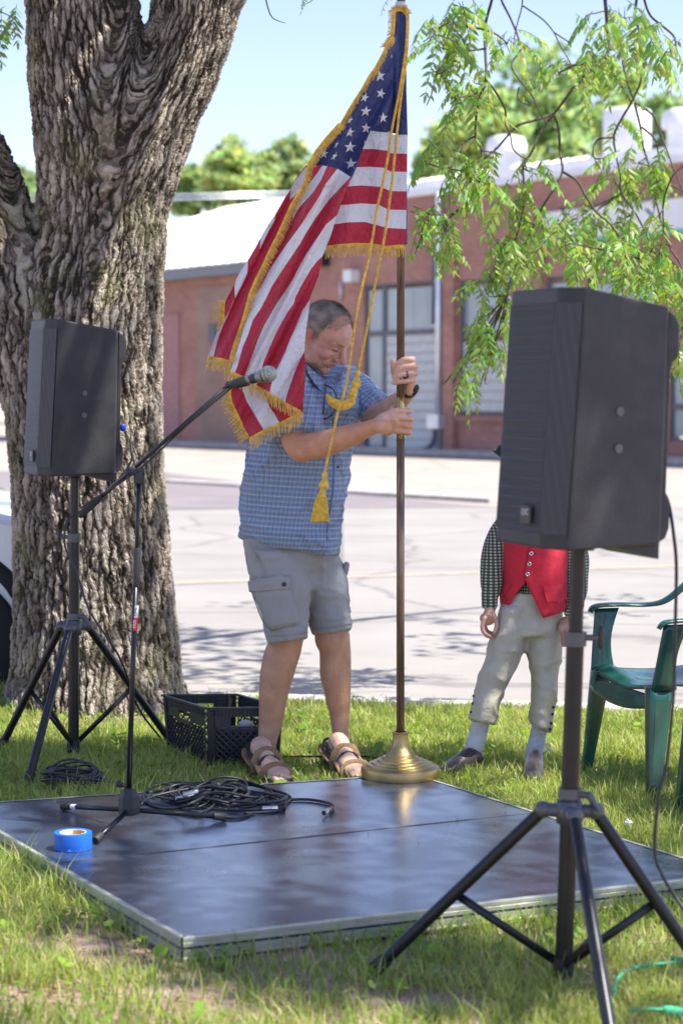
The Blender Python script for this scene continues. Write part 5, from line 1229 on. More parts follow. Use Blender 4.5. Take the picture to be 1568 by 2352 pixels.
# stars
def star(cx, cy, rr, rot=0, sq=1.0, sh=0.0, df=dC1, m=None):
    b = MB(); vs = []
    for i in range(10):
        a = math.pi/2+rot+i*math.pi/5; q = rr*(1 if i % 2 == 0 else .40); x = cx+q*math.cos(a)*sq+sh*q*math.sin(a); y = cy-q*math.sin(a); vs.append(P(x, y, df(x, y)-.0028))
    vs.append(P(cx, cy, df(cx, cy)-.0048)); b.add(vs, [(i, (i+1) % 10, 10) for i in range(10)]); b.build('star', M_star, fl_, smooth=False)
for (x, y, q, ro, sq, sh) in ((1065,873,70,.1,1,0),(1080,1075,64,-.25,.9,0),(1105,1352,64,0,.85,0),(893,1120,58,-.2,.9,.2),(905,1278,66,0,1,.15),(722,1380,50,0,.7,.5),(908,1472,66,-.1,.85,0),(722,1520,62,0,.95,.2),
      (725,1690,72,0,1,.1),(735,1881,72,0,1,0),(545,1795,52,0,.55,.6),(430,1765,62,0,.8,.2),(570,1660,50,0,.4,.5),(1212,465,52,0,.6,0),(1070,718,46,0,.5,.5),(910,985,44,0,.5,.3),(755,1248,42,0,.8,0),(600,1500,45,.2,.6,0),(1200,650,34,0,.3,0),(893+0,1630,30,0,.3,0)):
    u, v = r1([(x, y)])[0]; star(u, v, q*.2, ro, sq, sh)
# fringe
def fringe(line, df, dirv, ln, off, band=5.0, n=None, jit=.35, name='fringe', both=False):
    b = MB(); L_ = sum((a-c).length for a, c in zip([Vector((*p,0)) for p in line], [Vector((*p,0)) for p in line[1:]]))
    n = n or int(L_/2.2); pts = resample([(x,y,0) for x,y in line], n)
    for i in range(n):
        p, q = pts[i], pts[i+1]; t = (q-p).normalized(); d = Vector((*dirv(i/n, t), 0)).normalized()
        p0 = p; Y0 = df(p.x, p.y)+off
        # woven band
        if i % 2 == 0 and i+2 <= n:
            q2 = pts[i+2]; bd = d*band
            c4 = [p-bd*.3, q2-bd*.3, q2+bd, p+bd]; b.add([P(c.x, c.y, df(p.x,p.y)+off-.003) for c in c4], [(0,1,2,3)])
        l = ln*(.75+.4*random.random()); w_ = 1.55; sd = t*w_
        j1 = (random.random()-.5)*jit; j2 = j1+(random.random()-.5)*jit
        d1 = (d+t*j1).normalized(); d2 = (d+t*j2+Vector((0,.35,0))).normalized()
        a0 = p0+d*band*.6; a1 = a0+d1*l*.5; a2 = a1+d2*l*.5; dy = random.uniform(-.008,.004)
        Ya, Yb_, Yc_ = Y0-.002, Y0-.004+dy, Y0-.003+dy*1.6
        vs = []
        for (a, yy, k) in ((a0,Ya,1),(a1,Yb_,1),(a2,Yc_,.8)):
            vs += [P(a.x-sd.x*k*.6, a.y-sd.y*k*.6, yy), P(a.x, a.y, yy-.0018), P(a.x+sd.x*k*.6, a.y+sd.y*k*.6, yy)]
        b.add(vs, [(0,1,4,3),(1,2,5,4),(3,4,7,6),(4,5,8,7)])
    return tag(b.build(name, M_gold, fl_, smooth=False), kind='stuff')
down = lambda s_, t: (0.05, 1)
fringe(lines[6][1:], dA, down, 24, -.004)
fringe(fr_line, lambda u, v: dB(u, v)-.01, lambda s_, t: (-t.y*-1*1.0*(-1)*-1, t.x*.0+.75) if False else (.75, .55), 15, -.006, band=4.5)
fringe(r1([(1240,100),(1240,200),(1225,400),(1150,500),(1085,640),(1010,780),(930,890),(855,1030),(775,1150),(690,1290),(600,1450)]), lambda u, v: dC1(u, v), lambda s_, t: (-.9,.25) if s_ < .3 else (.25-.5*s_*0,.9), 13, -.010, band=7)
fringe(r1([(1225,405),(1150,500),(1085,640),(1010,780),(930,890),(855,1030),(775,1150),(690,1290),(600,1450)])+r2([(500,150),(400,265),(310,380),(240,475)]), lambda u, v: dC1(u, v), lambda s_, t: (.25,.9), 12, -.014, band=6)
fringe(r1([(1245,130),(1290,120),(1340,135),(1368,180)]), lambda u, v: YP-.03, lambda s_, t: (-.8+1.8*s_, -.7), 12, -.01, band=5, n=70, jit=1.2)
fringe(r4([(195,800),(255,806),(340,825),(438,848)]), lambda u, v: dC(u, v), lambda s_, t: (-.25,1), 27, -.004)
fringe(r4([(385,150),(378,260),(376,372)]), dE, lambda s_, t: (-1,.35), 24, 0.0)
fringe(r4([(376,372),(340,470)]), dE, lambda s_, t: (-1,.6), 12, 0.0)
fringe(r4([(450,975),(500,990),(600,1035),(745,1135),(905,1218),(1080,1332),(1250,1422),(1285,1446)]), dB, lambda s_, t: (.12-.3*(s_ < .2),1), 26, -.004)
fringe(r4([(438,848),(440,900),(452,975)]), dB, lambda s_, t: (-.8,1), 22, .002)
fringe(r4([(520,1010),(455,1180),(455,1260),(470,1330),(515,1425),(640,1690),(668,1738)]), dD, lambda s_, t: (-.9,.45), 24, 0.0)
fringe(r4([(668,1738),(835,1645),(1016,1562),(1172,1488),(1250,1440),(1285,1440)]), dD, lambda s_, t: (.0-.15*s_+.1,1), 26, -.003)
# top collar of gathered cloth & label
b = MB(); b.tube([P(919,5,YP), P(919,28,YP)], pr*1.25, 16, cap=False); b.build('white_label', M_white, fl_)
# cords
def z1(L_): return [(439+.344*x, 313.6+.344*y) for x, y in L_]
def z2(L_): return [(533+.3*x, 658.6+.3*y) for x, y in L_]
def rope(px, Yf, r, parent, name='cord'):
    pts = crom2([P(u, v, Yf(u, v)) for u, v in px], 10); b = MB(); pts = resample(pts, max(60, int(sum((a-c).length for a, c in zip(pts, pts[1:]))/.006)))
    for ph in (0, 2.09, 4.19):
        hel = []
        for i, p in enumerate(pts): a = ph+i*.9; hel.append(p+Vector((math.cos(a)*r*.5, math.sin(a)*r*.5, 0)))
        b.tube(hel, r*.62, 5)
    return b.build(name, M_gold, parent, smooth=True)
Yc1 = lambda u, v: YP-.20 if v < 600 else YP-.20+0.0
c1 = r1([(1365,60),(1386,200),(1372,500),(1340,750),(1300,1000),(1240,1300),(1190,1568)])+r2([(1170,330),(1100,700),(1040,970),(990,1270),(950,1500)])+[(850,582),(824,692),(795,878),(773,958),(746,1084)]
c2_ = r1([(1365,60),(1390,200),(1382,500),(1360,750),(1325,1000),(1285,1300)])+r2([(1270,50),(1230,450),(1190,800),(1140,1180),(1080,1530)])+[(874,585),(841,761),(822,852)]
rope(c1, lambda u, v: YP-.055-.10*min(1, max(0, (v-300)/500)), .0048, fs_); rope(c2_, lambda u, v: YP-.05-.05*min(1, max(0, (v-300)/500)), .0048, fs_)
def tassel(top, dirs, Yt, sk):
    """wrapped knots then a skirt of twisted strands"""
    b = MB(); pts = [P(u, v, Yt) for u, v in top]; rad = [.007,.011,.008,.016,.019,.010,.013,.018]
    k = resample(pts, len(rad)-1); b.tube(k, rad, 18, smooth=4); t = b.build('tassel', M_gold, fs_)
    b = MB()
    for i in range(34):
        q = (i % 17)/16-.5; lay = -1 if i < 17 else 1; pl = []
        for (u, v, w_) in sk: pl.append(P(u+q*w_, v+random.uniform(-2,2), Yt-.012*lay*math.cos(q*2.6)))
        b.tube(crom2(pl, 4), .0024, 5)
    tag(b.build('strand_skirt', M_gold, t), kind='stuff')
tassel([(746,1083),(745,1098),(744,1112),(740,1130),(738,1142)], None, YP-.16, [(739,1138,16),(737,1152,26),(735,1180,36),(734,1198,42)])
b = MB()
kn = [P(u, v, YP-.10) for u, v in ((822,850),(820,866),(818,880),(812,895),(808,908))]
b.tube(resample(kn, 7), [.007,.011,.008,.016,.018,.012,.015,.018], 18, smooth=4); tt = b.build('tassel', M_gold, fs_)
b = MB()
for i in range(34):
    q = (i % 17)/16; lay = .010*(1 if i < 17 else -1)*math.sin(q*3.14); j = random.uniform(-4,4); pl = [P(802+12*q, 903+5*q, YP-.10+lay), P(796+18*q, 915+11*q, YP-.11+lay), P(785+13*q, 921+18*q, YP-.12+lay), P(768+8*q, 916+25*q, YP-.12+lay), P(748+9*q+j, 906+21*q+random.uniform(-2,2), YP-.11+lay)]
    b.tube(crom2(pl, 4), .0019, 5)
tag(b.build('strand_skirt', M_gold, tt), kind='stuff')
# ================================================================ people
def skinmat():
    m, nt, b = newmat('skin'); L = nt.links.new; a = N(nt, 'ShaderNodeAttribute'); a.attribute_name = 'Col'; tc = N(nt, 'ShaderNodeTexCoord')
    n = N(nt, 'ShaderNodeTexNoise', i_Scale=22.0, i_Detail=6.0); L(tc.outputs['Object'], n.inputs[0]); mr = N(nt, 'ShaderNodeMapRange'); mr.inputs[1].default_value = .3; mr.inputs[2].default_value = .7; mr.inputs[3].default_value = .86; mr.inputs[4].default_value = 1.12; L(n.outputs[0], mr.inputs[0])
    mv = N(nt, 'ShaderNodeVectorMath', operation='SCALE'); L(a.outputs['Color'], mv.inputs[0]); L(mr.outputs[0], mv.inputs['Scale']); L(mv.outputs[0], b.inputs['Base Color'])
    b.inputs['Roughness'].default_value = .52; b.inputs['Subsurface Weight'].default_value = .12; b.inputs['Subsurface Radius'].default_value = (.012,.004,.002); b.inputs['Subsurface Scale'].default_value = .5
    n2 = N(nt, 'ShaderNodeTexNoise', i_Scale=260.0, i_Detail=3.0); L(tc.outputs['Object'], n2.inputs[0]); bp = N(nt, 'ShaderNodeBump', i_Strength=.25, i_Distance=.002); L(n2.outputs[0], bp.inputs['Height']); L(bp.outputs[0], b.inputs['Normal'])
    return m
M_skin = skinmat()
def plaidmat(name, kind):
    m, nt, b = newmat(name); L = nt.links.new; a = N(nt, 'ShaderNodeAttribute'); a.attribute_name = 'cloth'
    sx = N(nt, 'ShaderNodeSeparateXYZ'); L(a.outputs['Vector'], sx.inputs[0])
    def lines(sock, per, w_, off=0.0):
        m1 = N(nt, 'ShaderNodeMath', operation='MULTIPLY_ADD', i_1=1/per, i_2=off); L(sock, m1.inputs[0]); f = N(nt, 'ShaderNodeMath', operation='FRACT'); L(m1.outputs[0], f.inputs[0])
        c = N(nt, 'ShaderNodeMath', operation='COMPARE', i_1=.5, i_2=w_); L(f.outputs[0], c.inputs[0]); return c.outputs[0]
    def mix(fac, k, c1, c2, blend='MIX'):
        mm = N(nt, 'ShaderNodeMath', operation='MULTIPLY', i_1=k); L(fac, mm.inputs[0]); x = N(nt, 'ShaderNodeMixRGB'); x.blend_type = blend; L(mm.outputs[0], x.inputs[0]); L(c1, x.inputs[1]); x.inputs[2].default_value = (*c2, 1); return x.outputs[0]
    rgb = N(nt, 'ShaderNodeRGB')
    if kind == 'blue':
        rgb.outputs[0].default_value = (0.150,0.235,0.36,1); c = rgb.outputs[0]
        tc = N(nt, 'ShaderNodeTexCoord'); 
        c = mix(lines(sx.outputs[0], .019, .17, .1), .3, c, (0.33,0.47,0.62)); c = mix(lines(sx.outputs[1], .019, .17, .1), .25, c, (0.33,0.47,0.62))
        c = mix(lines(sx.outputs[0], .019, .06, .45), .42, c, (0.62,0.70,0.78)); c = mix(lines(sx.outputs[1], .019, .055, .5), .6, c, (0.05,0.09,0.20))
        c = mix(lines(sx.outputs[0], .019, .045, .62), .6, c, (0.34,0.10,0.14)); c = mix(lines(sx.outputs[1], .038, .02, .8), .5, c, (0.6,0.65,0.72)); c = mix(lines(sx.outputs[1], .019, .05, .72), .45, c, (0.06,0.10,0.20))
    else:
        rgb.outputs[0].default_value = (0.50,0.52,0.40,1); c = rgb.outputs[0]
        c = mix(lines(sx.outputs[0], .0115, .27), .85, c, (0.065,0.085,0.045), 'MULTIPLY'); c = mix(lines(sx.outputs[1], .0115, .27), .85, c, (0.065,0.085,0.045), 'MULTIPLY')
    L(c, b.inputs['Base Color']); b.inputs['Roughness'].default_value = .75; b.inputs['Sheen Weight'].default_value = .2
    tc = N(nt, 'ShaderNodeTexCoord'); n2 = N(nt, 'ShaderNodeTexNoise', i_Scale=14.0, i_Detail=4.0, i_Distortion=.8); L(tc.outputs['Object'], n2.inputs[0]); bp = N(nt, 'ShaderNodeBump', i_Strength=.9, i_Distance=.016); L(n2.outputs[0], bp.inputs['Height']); L(bp.outputs[0], b.inputs['Normal'])
    return m
M_shirt = plaidmat('blue_plaid', 'blue'); M_ging = plaidmat('green_gingham', 'green')
M_short = mat('grey_cotton', (0.31,0.31,0.30), .8, var=.06, vscale=8, bump=.5, bscale=16, sheen=.2, detail=6)
M_hair = mat('grey_brown_hair', (0.23,0.19,0.155), .7, var=.4, vscale=24, bump=.6, bscale=240, c2=(0.46,0.42,0.36))
M_sandal = mat('tan_suede', (0.23,0.145,0.075), .85, var=.2, vscale=25, bump=.4, bscale=120)
M_strap = mat('black_webbing', (0.015,0.015,0.016), .6)
M_sole = mat('sandal_sole', (0.03,0.028,0.025), .8)
M_vest = mat('red_linen', (0.62,0.012,0.035), .72, var=.08, vscale=10, bump=.6, bscale=13, sheen=.15, detail=6)
M_trou = mat('cream_cotton', (0.50,0.47,0.375), .85, var=.07, vscale=9, bump=.7, bscale=14, detail=6)
M_sock = mat('white_sock', (0.62,0.64,0.72), .9, var=.04, bump=.5, bscale=90, stretch=(1,1,4))
M_shoe = mat('dark_leather', (0.045,0.035,0.035), .35, bump=.1)
M_hat = mat('black_felt', (0.03,0.035,0.037), .9)
def displace(me, amp, sc, sd=0.0, msk=None, str_=(1,1,1)):
    co = getco(me); no = getno(me); 
    h = np.array([mnoise.noise(Vector((c[0]*sc*str_[0]+sd, c[1]*sc*str_[1], c[2]*sc*str_[2]))) for c in co])
    if msk is not None: h = h*msk
    setco(me, co+no*(h*amp)[:, None])
def ridge(me, amp, sc, sd, str_=(1,1,1)):
    """sharp creases, as in creased cloth"""
    co = getco(me); no = getno(me); Rm = np.array(Matrix.Rotation(R(28), 3, 'Y')); c2 = co @ Rm
    h = np.array([mnoise.noise(Vector((c[0]*sc*str_[0]+sd, c[1]*sc*str_[1], c[2]*sc*str_[2]))) for c in c2])
    h = np.clip(1-np.abs(h)*5.0, -.4, 1); h = h*np.abs(h); setco(me, co+no*(h*amp*.6)[:, None])
# ---------------------------------------------------------------- the man holding the pole
HY = 7.60
man = thing('person', 'man in blue plaid shirt and grey shorts bowing his head while gripping the flagpole', 'person', (P(700,1780,7.75).x, 7.75, 0))
hc = P(746,771,7.56)
yaw, pit = R(30), R(35)
fw = Vector((math.cos(yaw)*math.cos(pit), -math.sin(yaw)*math.cos(pit), -math.sin(pit)))
upv = Vector((math.cos(yaw)*math.sin(pit), -math.sin(yaw)*math.sin(pit), math.cos(pit)))
lf = upv.cross(fw).normalized()*1.0            # his left
if lf.y < 0: lf = -lf
HM = Matrix((lf, fw, upv)).transposed()
def hd(x, y, z): return hc+HM @ Vector((x, y, z))
def head(b, hd, HM, k=1.0, old=True):
    E = lambda c, r: b.ell(hd(*[q*k for q in c]), [q*k for q in r], HM, 22, 14)
    E((0,-.012,.036), (.076,.097,.084)); E((0,.03,.03), (.066,.072,.062)); E((0,.028,-.035), (.061,.062,.068)); E((0,.03,-.078), (.053,.052,.042)); E((0,.068,-.104), (.025,.022,.019))
    E((0,.02,-.10), (.044,.05,.026)); E((0,.062,-.022), (.040,.030,.040)); E((0,.075,-.04), (.026,.022,.03))
    for s_ in (-1,1):
        E((s_*.040,.055,-.036), (.026,.030,.026)); E((s_*.030,.0765,-.004), (.0165,.012,.0085)); E((s_*.073,-.022,-.012), (.009,.016,.028)); E((s_*.078,-.026,-.004), (.006,.013,.018)); E((s_*.072,-.014,-.036), (.007,.009,.009))
        E((s_*.0125,.098,-.041), (.0095,.012,.0085)); E((s_*.047,.02,-.075), (.018,.035,.03)); E((s_*.030,.075,-.062), (.014,.014,.018))
        b.limb([hd(s_*.010*k,.088*k,.014*k), hd(s_*.046*k,.073*k,.012*k)], [.0115*k,.008*k], 10, smooth=0)
    b.limb([hd(0,.088*k,.012*k), hd(0,.104*k,-.012*k), hd(0,.119*k,-.036*k)], [.009*k,.0105*k,.0135*k], 12)
    b.limb([hd(-.021*k,.082*k,-.066*k), hd(0,.094*k,-.0625*k), hd(.021*k,.082*k,-.066*k)], [.0045*k,.0065*k,.0045*k], 10)
    b.limb([hd(-.019*k,.081*k,-.0785*k), hd(0,.091*k,-.0765*k), hd(.019*k,.081*k,-.0785*k)], [.0045*k,.0070*k,.0045*k], 10)
b = MB(); head(b, hd, HM)
b.limb([hd(0,-.035,-.055), hd(0,-.045,-.12), P(700,905,7.66)], [.056,.058,.075], 20)
# trunk core (inside the shirt), hips and thighs keep the body in one piece
b.limb([P(700,930,7.68), P(690,1050,7.72), P(668,1240,7.79), P(668,1290,7.80)], [.10,.12,.10,.09], 18)
b.limb([P(672,905,7.56), P(790,895,7.86)], [.075,.06], 16, smooth=0)
# near arm (his right)
Yh = YP
b.limb([P(665,905,7.53), P(678,1000,7.40), P(693,1030,7.35)], [.062,.056,.052], 18)
b.limb([P(694,1026,7.35), P(735,1022,7.32), P(790,1005,7.27), P(845,985,7.21), P(868,977,7.18)], [.050,(.054,.050),(.044,.043),(.033,.029),(.031,.025)], 18)
# far arm (his left)
b.limb([P(795,893,7.84), P(850,945,7.68), P(868,962,7.60)], [.052,.048,.045], 16)
b.limb([P(868,958,7.60), P(900,935,7.47), P(928,912,Yh+.09), P(940,893,Yh+.035)], [.043,.041,.031,.027], 16)
# near hand: back of the hand faces the viewer, fingers curl over the front of the pole and round to the back
def z4(x, y): return (815.4+.12*x, 784+.12*y)
YS = Yh-pr
kn = [(760,1335),(815,1455),(800,1590),(760,1715)]; wrist = P(866,978,7.17)
tipy = [(1040,1335),(1052,1490),(1045,1625),(1030,1748)]
b.limb([wrist, P(885,972,YS-.025), P(899,968,YS-.022)], [(.028,.024),(.040,.022),(.042,.018)], 18, fdir=Vector((0,1,0)), smooth=4)
for i in range(4):
    k_ = P(*z4(*kn[i]), YS-.024); f1 = P(*z4((kn[i][0]+tipy[i][0])/2+25, (kn[i][1]+tipy[i][1])/2), YS-.021); f2 = P(*z4(*tipy[i]), YS-.006); f3 = P(z4(*tipy[i])[0]+.5, z4(*tipy[i])[1]+1, YS+.024); f4 = P(921, z4(*tipy[i])[1]+2, Yh+pr+.010)
    r_ = (.0105,.0112,.0108,.0092)[i]
    b.limb([P(878,955+i*12,YS-.022), k_, f1], [r_*1.0,r_*1.12,r_], 12, smooth=4); b.limb([f1, f2, f3, f4], [r_,r_*1.02,r_*.95,r_*.85], 12, smooth=5)
    b.ell(k_+Vector((0,-.003,.001)), (r_*1.08,r_*1.0,r_*.95))
b.limb([P(880,965,YS-.004), P(897,948,Yh-.004), P(902,938,Yh+.016), P(912,934,Yh+.024)], [.016,.0135,.012,.0095], 12, smooth=4)
b.ell(P(888,985,YS-.016), (.026,.020,.026))
# far hand: fingers cross the front of the pole towards the left, tips visible
b.limb([P(940,890,Yh+.030), P(944,868,Yh+.018), P(943,848,Yh+.012)], [(.026,.022),(.031,.020),(.030,.016)], 16, fdir=Vector((1,0,0)), smooth=4)
fk = [(1100,350),(1150,480),(1150,610),(1120,735)]; fm = [(930,350),(925,480),(925,628),(915,768)]; ft_ = [(760,470),(765,590),(735,688),(735,795)]
for i in range(4):
    r_ = (.0112,.0112,.0104,.0092)[i]
    a0 = P(*z4(*fk[i]), YS+.004); a1 = P(*z4(*fm[i]), YS-r_*.95); a2 = P(*z4(*ft_[i]), YS-.004+.004)
    b.limb([a0, P(*z4((fk[i][0]+fm[i][0])/2+40, (fk[i][1]+fm[i][1])/2), YS-r_*.7), a1], [r_*1.1,r_*1.05,r_], 12, smooth=5); b.limb([a1, P(*z4((fm[i][0]+ft_[i][0])/2, (fm[i][1]+ft_[i][1])/2), YS-r_*.8), a2], [r_,r_*.95,r_*.85], 12, smooth=4)
    b.ell(a0, (r_*1.1,)*3)
b.limb([P(930,872,Yh+.020), P(908,858,Yh+.018), P(904,845,Yh+.004), P(902.5,830,Yh-.004)], [.015,.014,.0128,.0112], 12, smooth=4)
# legs
def rows(L_, Y0, Y1):
    n = len(L_); return [P((l+r_)/2, v, Y0+(Y1-Y0)*i/(n-1)) for i, (v, l, r_) in enumerate(L_)], [(r_-l)/2*(Y0+(Y1-Y0)*i/(n-1))/F for i, (v, l, r_) in enumerate(L_)]
nl = [(1300,590,700),(1440,606,700),(1482,614,694),(1510,604,686),(1545,597,676),(1588,594,664),(1630,594,655),(1668,593,646),(1703,592,636),(1728,590,633),(1742,587,634)]
p_, r_ = rows(nl, 7.72, 7.80); b.limb(p_, r_, 22, smooth=4)
fl2 = [(1300,705,780),(1430,722,798),(1465,722,804),(1495,733,806),(1547,734,807),(1599,746,806),(1640,756,803),(1672,761,801),(1700,764,803),(1716,765,808)]
p_, r_ = rows(fl2, 7.80, 7.86); b.limb(p_, r_, 22, smooth=4)
def foot(b, heel, toe, side, k=1.0):
    d = (toe-heel); L_ = d.length; d.normalize(); s_ = Vector((-d.y, d.x, 0)); A_ = lambda t, o, z: heel+d*(L_*t)+s_*o*k+Vector((0,0,z*k))
    b.limb([A_(.05,0,.040), A_(.30,0,.050), A_(.55,.004*side,.044), A_(.78,.006*side,.034)], [(.033*k,.034*k),(.037*k,.042*k),(.042*k,.032*k),(.044*k,.022*k)], 16, fdir=Vector((0,0,1)), smooth=4)
    b.limb([A_(.20,0,.10), A_(.33,0,.075), A_(.6,0,.045)], [.041*k,.038*k,.024*k], 14, smooth=4)
    for i, (o, t, r_) in enumerate(((-.030,.98,.0125),(-.010,1.0,.0095),(.007,.975,.0088),(.022,.94,.0082),(.035,.90,.0078))):
        b.limb([A_(.75,o*side*.9,.028), A_(t,o*side,.024)], [r_*k,r_*k], 10, smooth=0)
    return A_
h1, t1 = G(586,1768), G(652,1806); h2, t2 = G(762,1757), G(838,1800)
A1 = foot(b, h1, t1, 1); A2 = foot(b, h2, t2, -1)
me = fuse(b, .0031, 2, .45)
co = getco(me); col = np.tile(np.array([0.60,0.36,0.255]), (len(co),1))
tan = np.array([0.56,0.285,0.165]); 
armm = (co[:, 2] > .9) & (co[:, 2] < 1.34); col[armm] = tan; shin = co[:, 2] < .75; col[shin] = [0.52,0.29,0.18]
ft = np.clip((.22-co[:, 2])/.12, 0, 1)[:, None]; col = col*(1-ft)+np.array([0.54,0.35,0.26])*ft
loc = (co-np.array(hc)) @ np.array(HM)      # head-local coordinates
hm = (co[:, 2] > 1.36) & (np.linalg.norm(loc, axis=1) < .16)
def blob(c, r, colr, k=1.0):
    d = np.linalg.norm((loc-np.array(c))/np.array(r), axis=1); w_ = np.clip(1.5-d, 0, 1)*k*hm; col[:] = col*(1-w_[:, None])+np.array(colr)*w_[:, None]
col[hm] = [0.60,0.335,0.245]
for s_ in (-1,1):
    blob((s_*.045,.06,-.035), (.03,.03,.025), (0.54,0.20,0.15), .6); blob((s_*.078,-.020,-.01), (.015,.02,.04), (0.50,0.19,0.14), .8)
    blob((s_*.030,.084,-.0115), (.016,.012,.0035), (0.07,0.035,0.025), .95); blob((s_*.030,.084,.003), (.018,.012,.004), (0.30,0.14,0.10), .6); blob((s_*.028,.090,.0155), (.021,.014,.0055), (0.20,0.13,0.085), .85)
    blob((s_*.0125,.105,-.047), (.004,.008,.003), (0.10,0.03,0.025), .8)
blob((0,.118,-.036), (.016,.016,.014), (0.55,0.21,0.16), .7); blob((0,.094,-.063), (.021,.014,.0045), (0.42,0.15,0.13), .8); blob((0,.09,-.0705), (.022,.014,.0022), (0.13,0.05,0.04), .95); blob((0,.091,-.077), (.018,.012,.005), (0.48,0.19,0.16), .8)
blob((0,.06,-.085), (.05,.05,.035), (0.40,0.225,0.165), .45)
vcol(me, np.clip(col, 0, 1)); place('body', me, M_skin, man)
# hair: thinning on top, cropped at sides and back
def hairy(x, y, z):
    """hair coverage in head coordinates"""
    side = z > -.045 and y < .012+.16*z and (z > -.008 or y < -.034)
    front = z > .088 and y < .012
    return side or front
b = MB(); 
me_ = MB(); me_.ell((0,-.012,.036), (.0785,.0995,.0865), None, 72, 54); me_.ell((0,.02,.034), (.0715,.078,.068), None, 60, 40)
V = []; Fc = []
for f in me_.f:
    c = sum((Vector(me_.v[i]) for i in f), Vector())/len(f)
    if hairy(c.x, c.y, c.z) and not (abs(c.x) > .07 and -.038 < c.y < -.004 and c.z < .016): Fc.append(f)
b.v = [tuple(hd(*v)) for v in me_.v]; b.f = Fc; hr = b.build('hair', M_hair, man)
# short strands
Vs = []; Fs = []; rr_ = random.Random(3)
cand = [f for f in Fc]*2
for f in me_.f:
    c = sum((Vector(me_.v[i]) for i in f), Vector())/len(f)
    if f not in Fc and c.z > .05 and c.y < .06+.15*(c.z-.08) and c.z > .03+c.y*.6: cand.append(f)
for k in range(15000):
    f = rr_.choice(cand); c = sum((Vector(me_.v[i]) for i in f), Vector())/len(f); c += Vector((rr_.uniform(-.004,.004), rr_.uniform(-.004,.004), rr_.uniform(-.004,.004)))
    n_ = (c-Vector((0,-.005,.02))).normalized(); d = (n_*.6+Vector((rr_.uniform(-.3,.3), -.35 if c.z < .05 else .55, -.5 if c.z < .06 else .1))+Vector((0,0,0))).normalized()
    ln = rr_.uniform(.006,.013) if c.z < .04 else rr_.uniform(.008,.016); s_ = d.cross(n_).normalized()*.0005; o = len(Vs)
    p0 = c; p1 = c+d*ln; Vs += [hd(*(p0-s_)), hd(*(p0+s_)), hd(*p1)]; Fs.append((o,o+1,o+2))
bigmesh('hair_strands', np.array([list(v) for v in Vs]), np.array(Fs), M_hair, None, hr)
# shirt: torso following the traced outline
def ring_surface(rows_, Yc, dep, fdir=Vector((0,0,1))): pass
tor = [ # v, left, right, Y centre, half depth, tilt (right side lower +)
 (862,712,792,7.66,.075,0),(878,672,806,7.66,.150,0),(900,640,818,7.67,.205,0),(935,612,822,7.68,.215,0),(975,592,817,7.69,.20,0),(1015,578,812,7.70,.19,0),(1060,566,803,7.71,.185,0),(1110,560,792,7.72,.185,2),(1160,560,782,7.73,.185,4),(1205,559,778,7.74,.185,10),(1238,557,776,7.75,.185,18),(1252,556.5,774,7.75,.184,21)]
b = MB(); vs = []; seg = 56
for (v, l, r_, Yc_, dp, tl) in tor:
    cx_ = (l+r_)/2; hw = (r_-l)/2
    for k in range(seg):
        a = 2*math.pi*k/seg; ca, sa = math.cos(a), math.sin(a); ex_ = 2.4
        u = cx_+hw*math.copysign(abs(ca)**(2/ex_), ca); Y = Yc_+dp*math.copysign(abs(sa)**(2/ex_), sa)
        # soft vertical folds increase towards the hem
        vv = v+tl*ca+ (tl > 0)*6*max(0, -sa)*(tl/20)*math.cos((u-690)/60)
        wob = .004*max(0, (v-940)/250)*math.sin(a*11+v*.01)+.003*math.sin(a*5+v*.03)
        vs.append(P(u, vv, Y)+Vector((ca, sa, 0))*wob)
n = len(tor); fs2 = [(i*seg+k, i*seg+(k+1) % seg, (i+1)*seg+(k+1) % seg, (i+1)*seg+k) for i in range(n-1) for k in range(seg)]
fs2 += [tuple(range(seg-1,-1,-1)), tuple((n-1)*seg+k for k in range(seg))]
b.add(vs, fs2)
b.tube([P(668,905,7.55), P(672,950,7.47), P(674,990,7.42), P(673,1012,7.395)], [.105,.098,.092,.088], 26, smooth=4)      # near sleeve
b.limb([P(668,905,7.55), P(690,900,7.6)], [.105,.10], 20, smooth=0)
b.tube([P(785,895,7.84), P(825,912,7.76), P(860,940,7.68), P(869,947,7.66)], [.085,.080,.070,.067], 24, smooth=4)            # far sleeve
b.limb([P(780,892,7.80), P(800,898,7.82)], [.09,.086], 18, smooth=0)
# belly and back fullness
b.ell(P(735,1110,7.66), (.085,.13,.19)); b.ell(P(640,960,7.70), (.10,.14,.16))
me = fuse(b, .0075, 5, .5)
displace(me, .012, 7.0, 2.0, None, (1,1,.45)); ridge(me, .022, 5.5, 5.0, (1,1,.8)); ridge(me, .012, 12.0, 1.0, (1,1,1.3))
co = getco(me)
# cloth coordinates: round the body and up; along the sleeves for the sleeves
cx3 = np.interp(co[:, 2], [P(0,1250,7.7).z, P(0,900,7.7).z], [P(665,1250,7.75).x, P(725,900,7.68).x]); th = np.arctan2(co[:, 1]-7.70, co[:, 0]-cx3)
cv = np.stack([th*.19, co[:, 2]+.05*(co[:, 0]+.2), np.zeros(len(co))], 1)
a0, a1 = np.array(P(785,895,7.84)), np.array(P(869,947,7.66)); ax3 = (a1-a0)/np.linalg.norm(a1-a0); rel = co-a0; al = rel @ ax3; pr3 = np.linalg.norm(rel-al[:, None]*ax3, axis=1)
m_ = (al > .06) & (pr3 < .11); e1 = np.cross(ax3, [0,0,1.]); e1 /= np.linalg.norm(e1); e2 = np.cross(ax3, e1)
cv[m_, 0] = np.arctan2((rel @ e2)[m_], (rel @ e1)[m_])*.075; cv[m_, 1] = al[m_]
vvec(me, cv, 'cloth'); shirt = place('shirt', me, M_shirt, man)
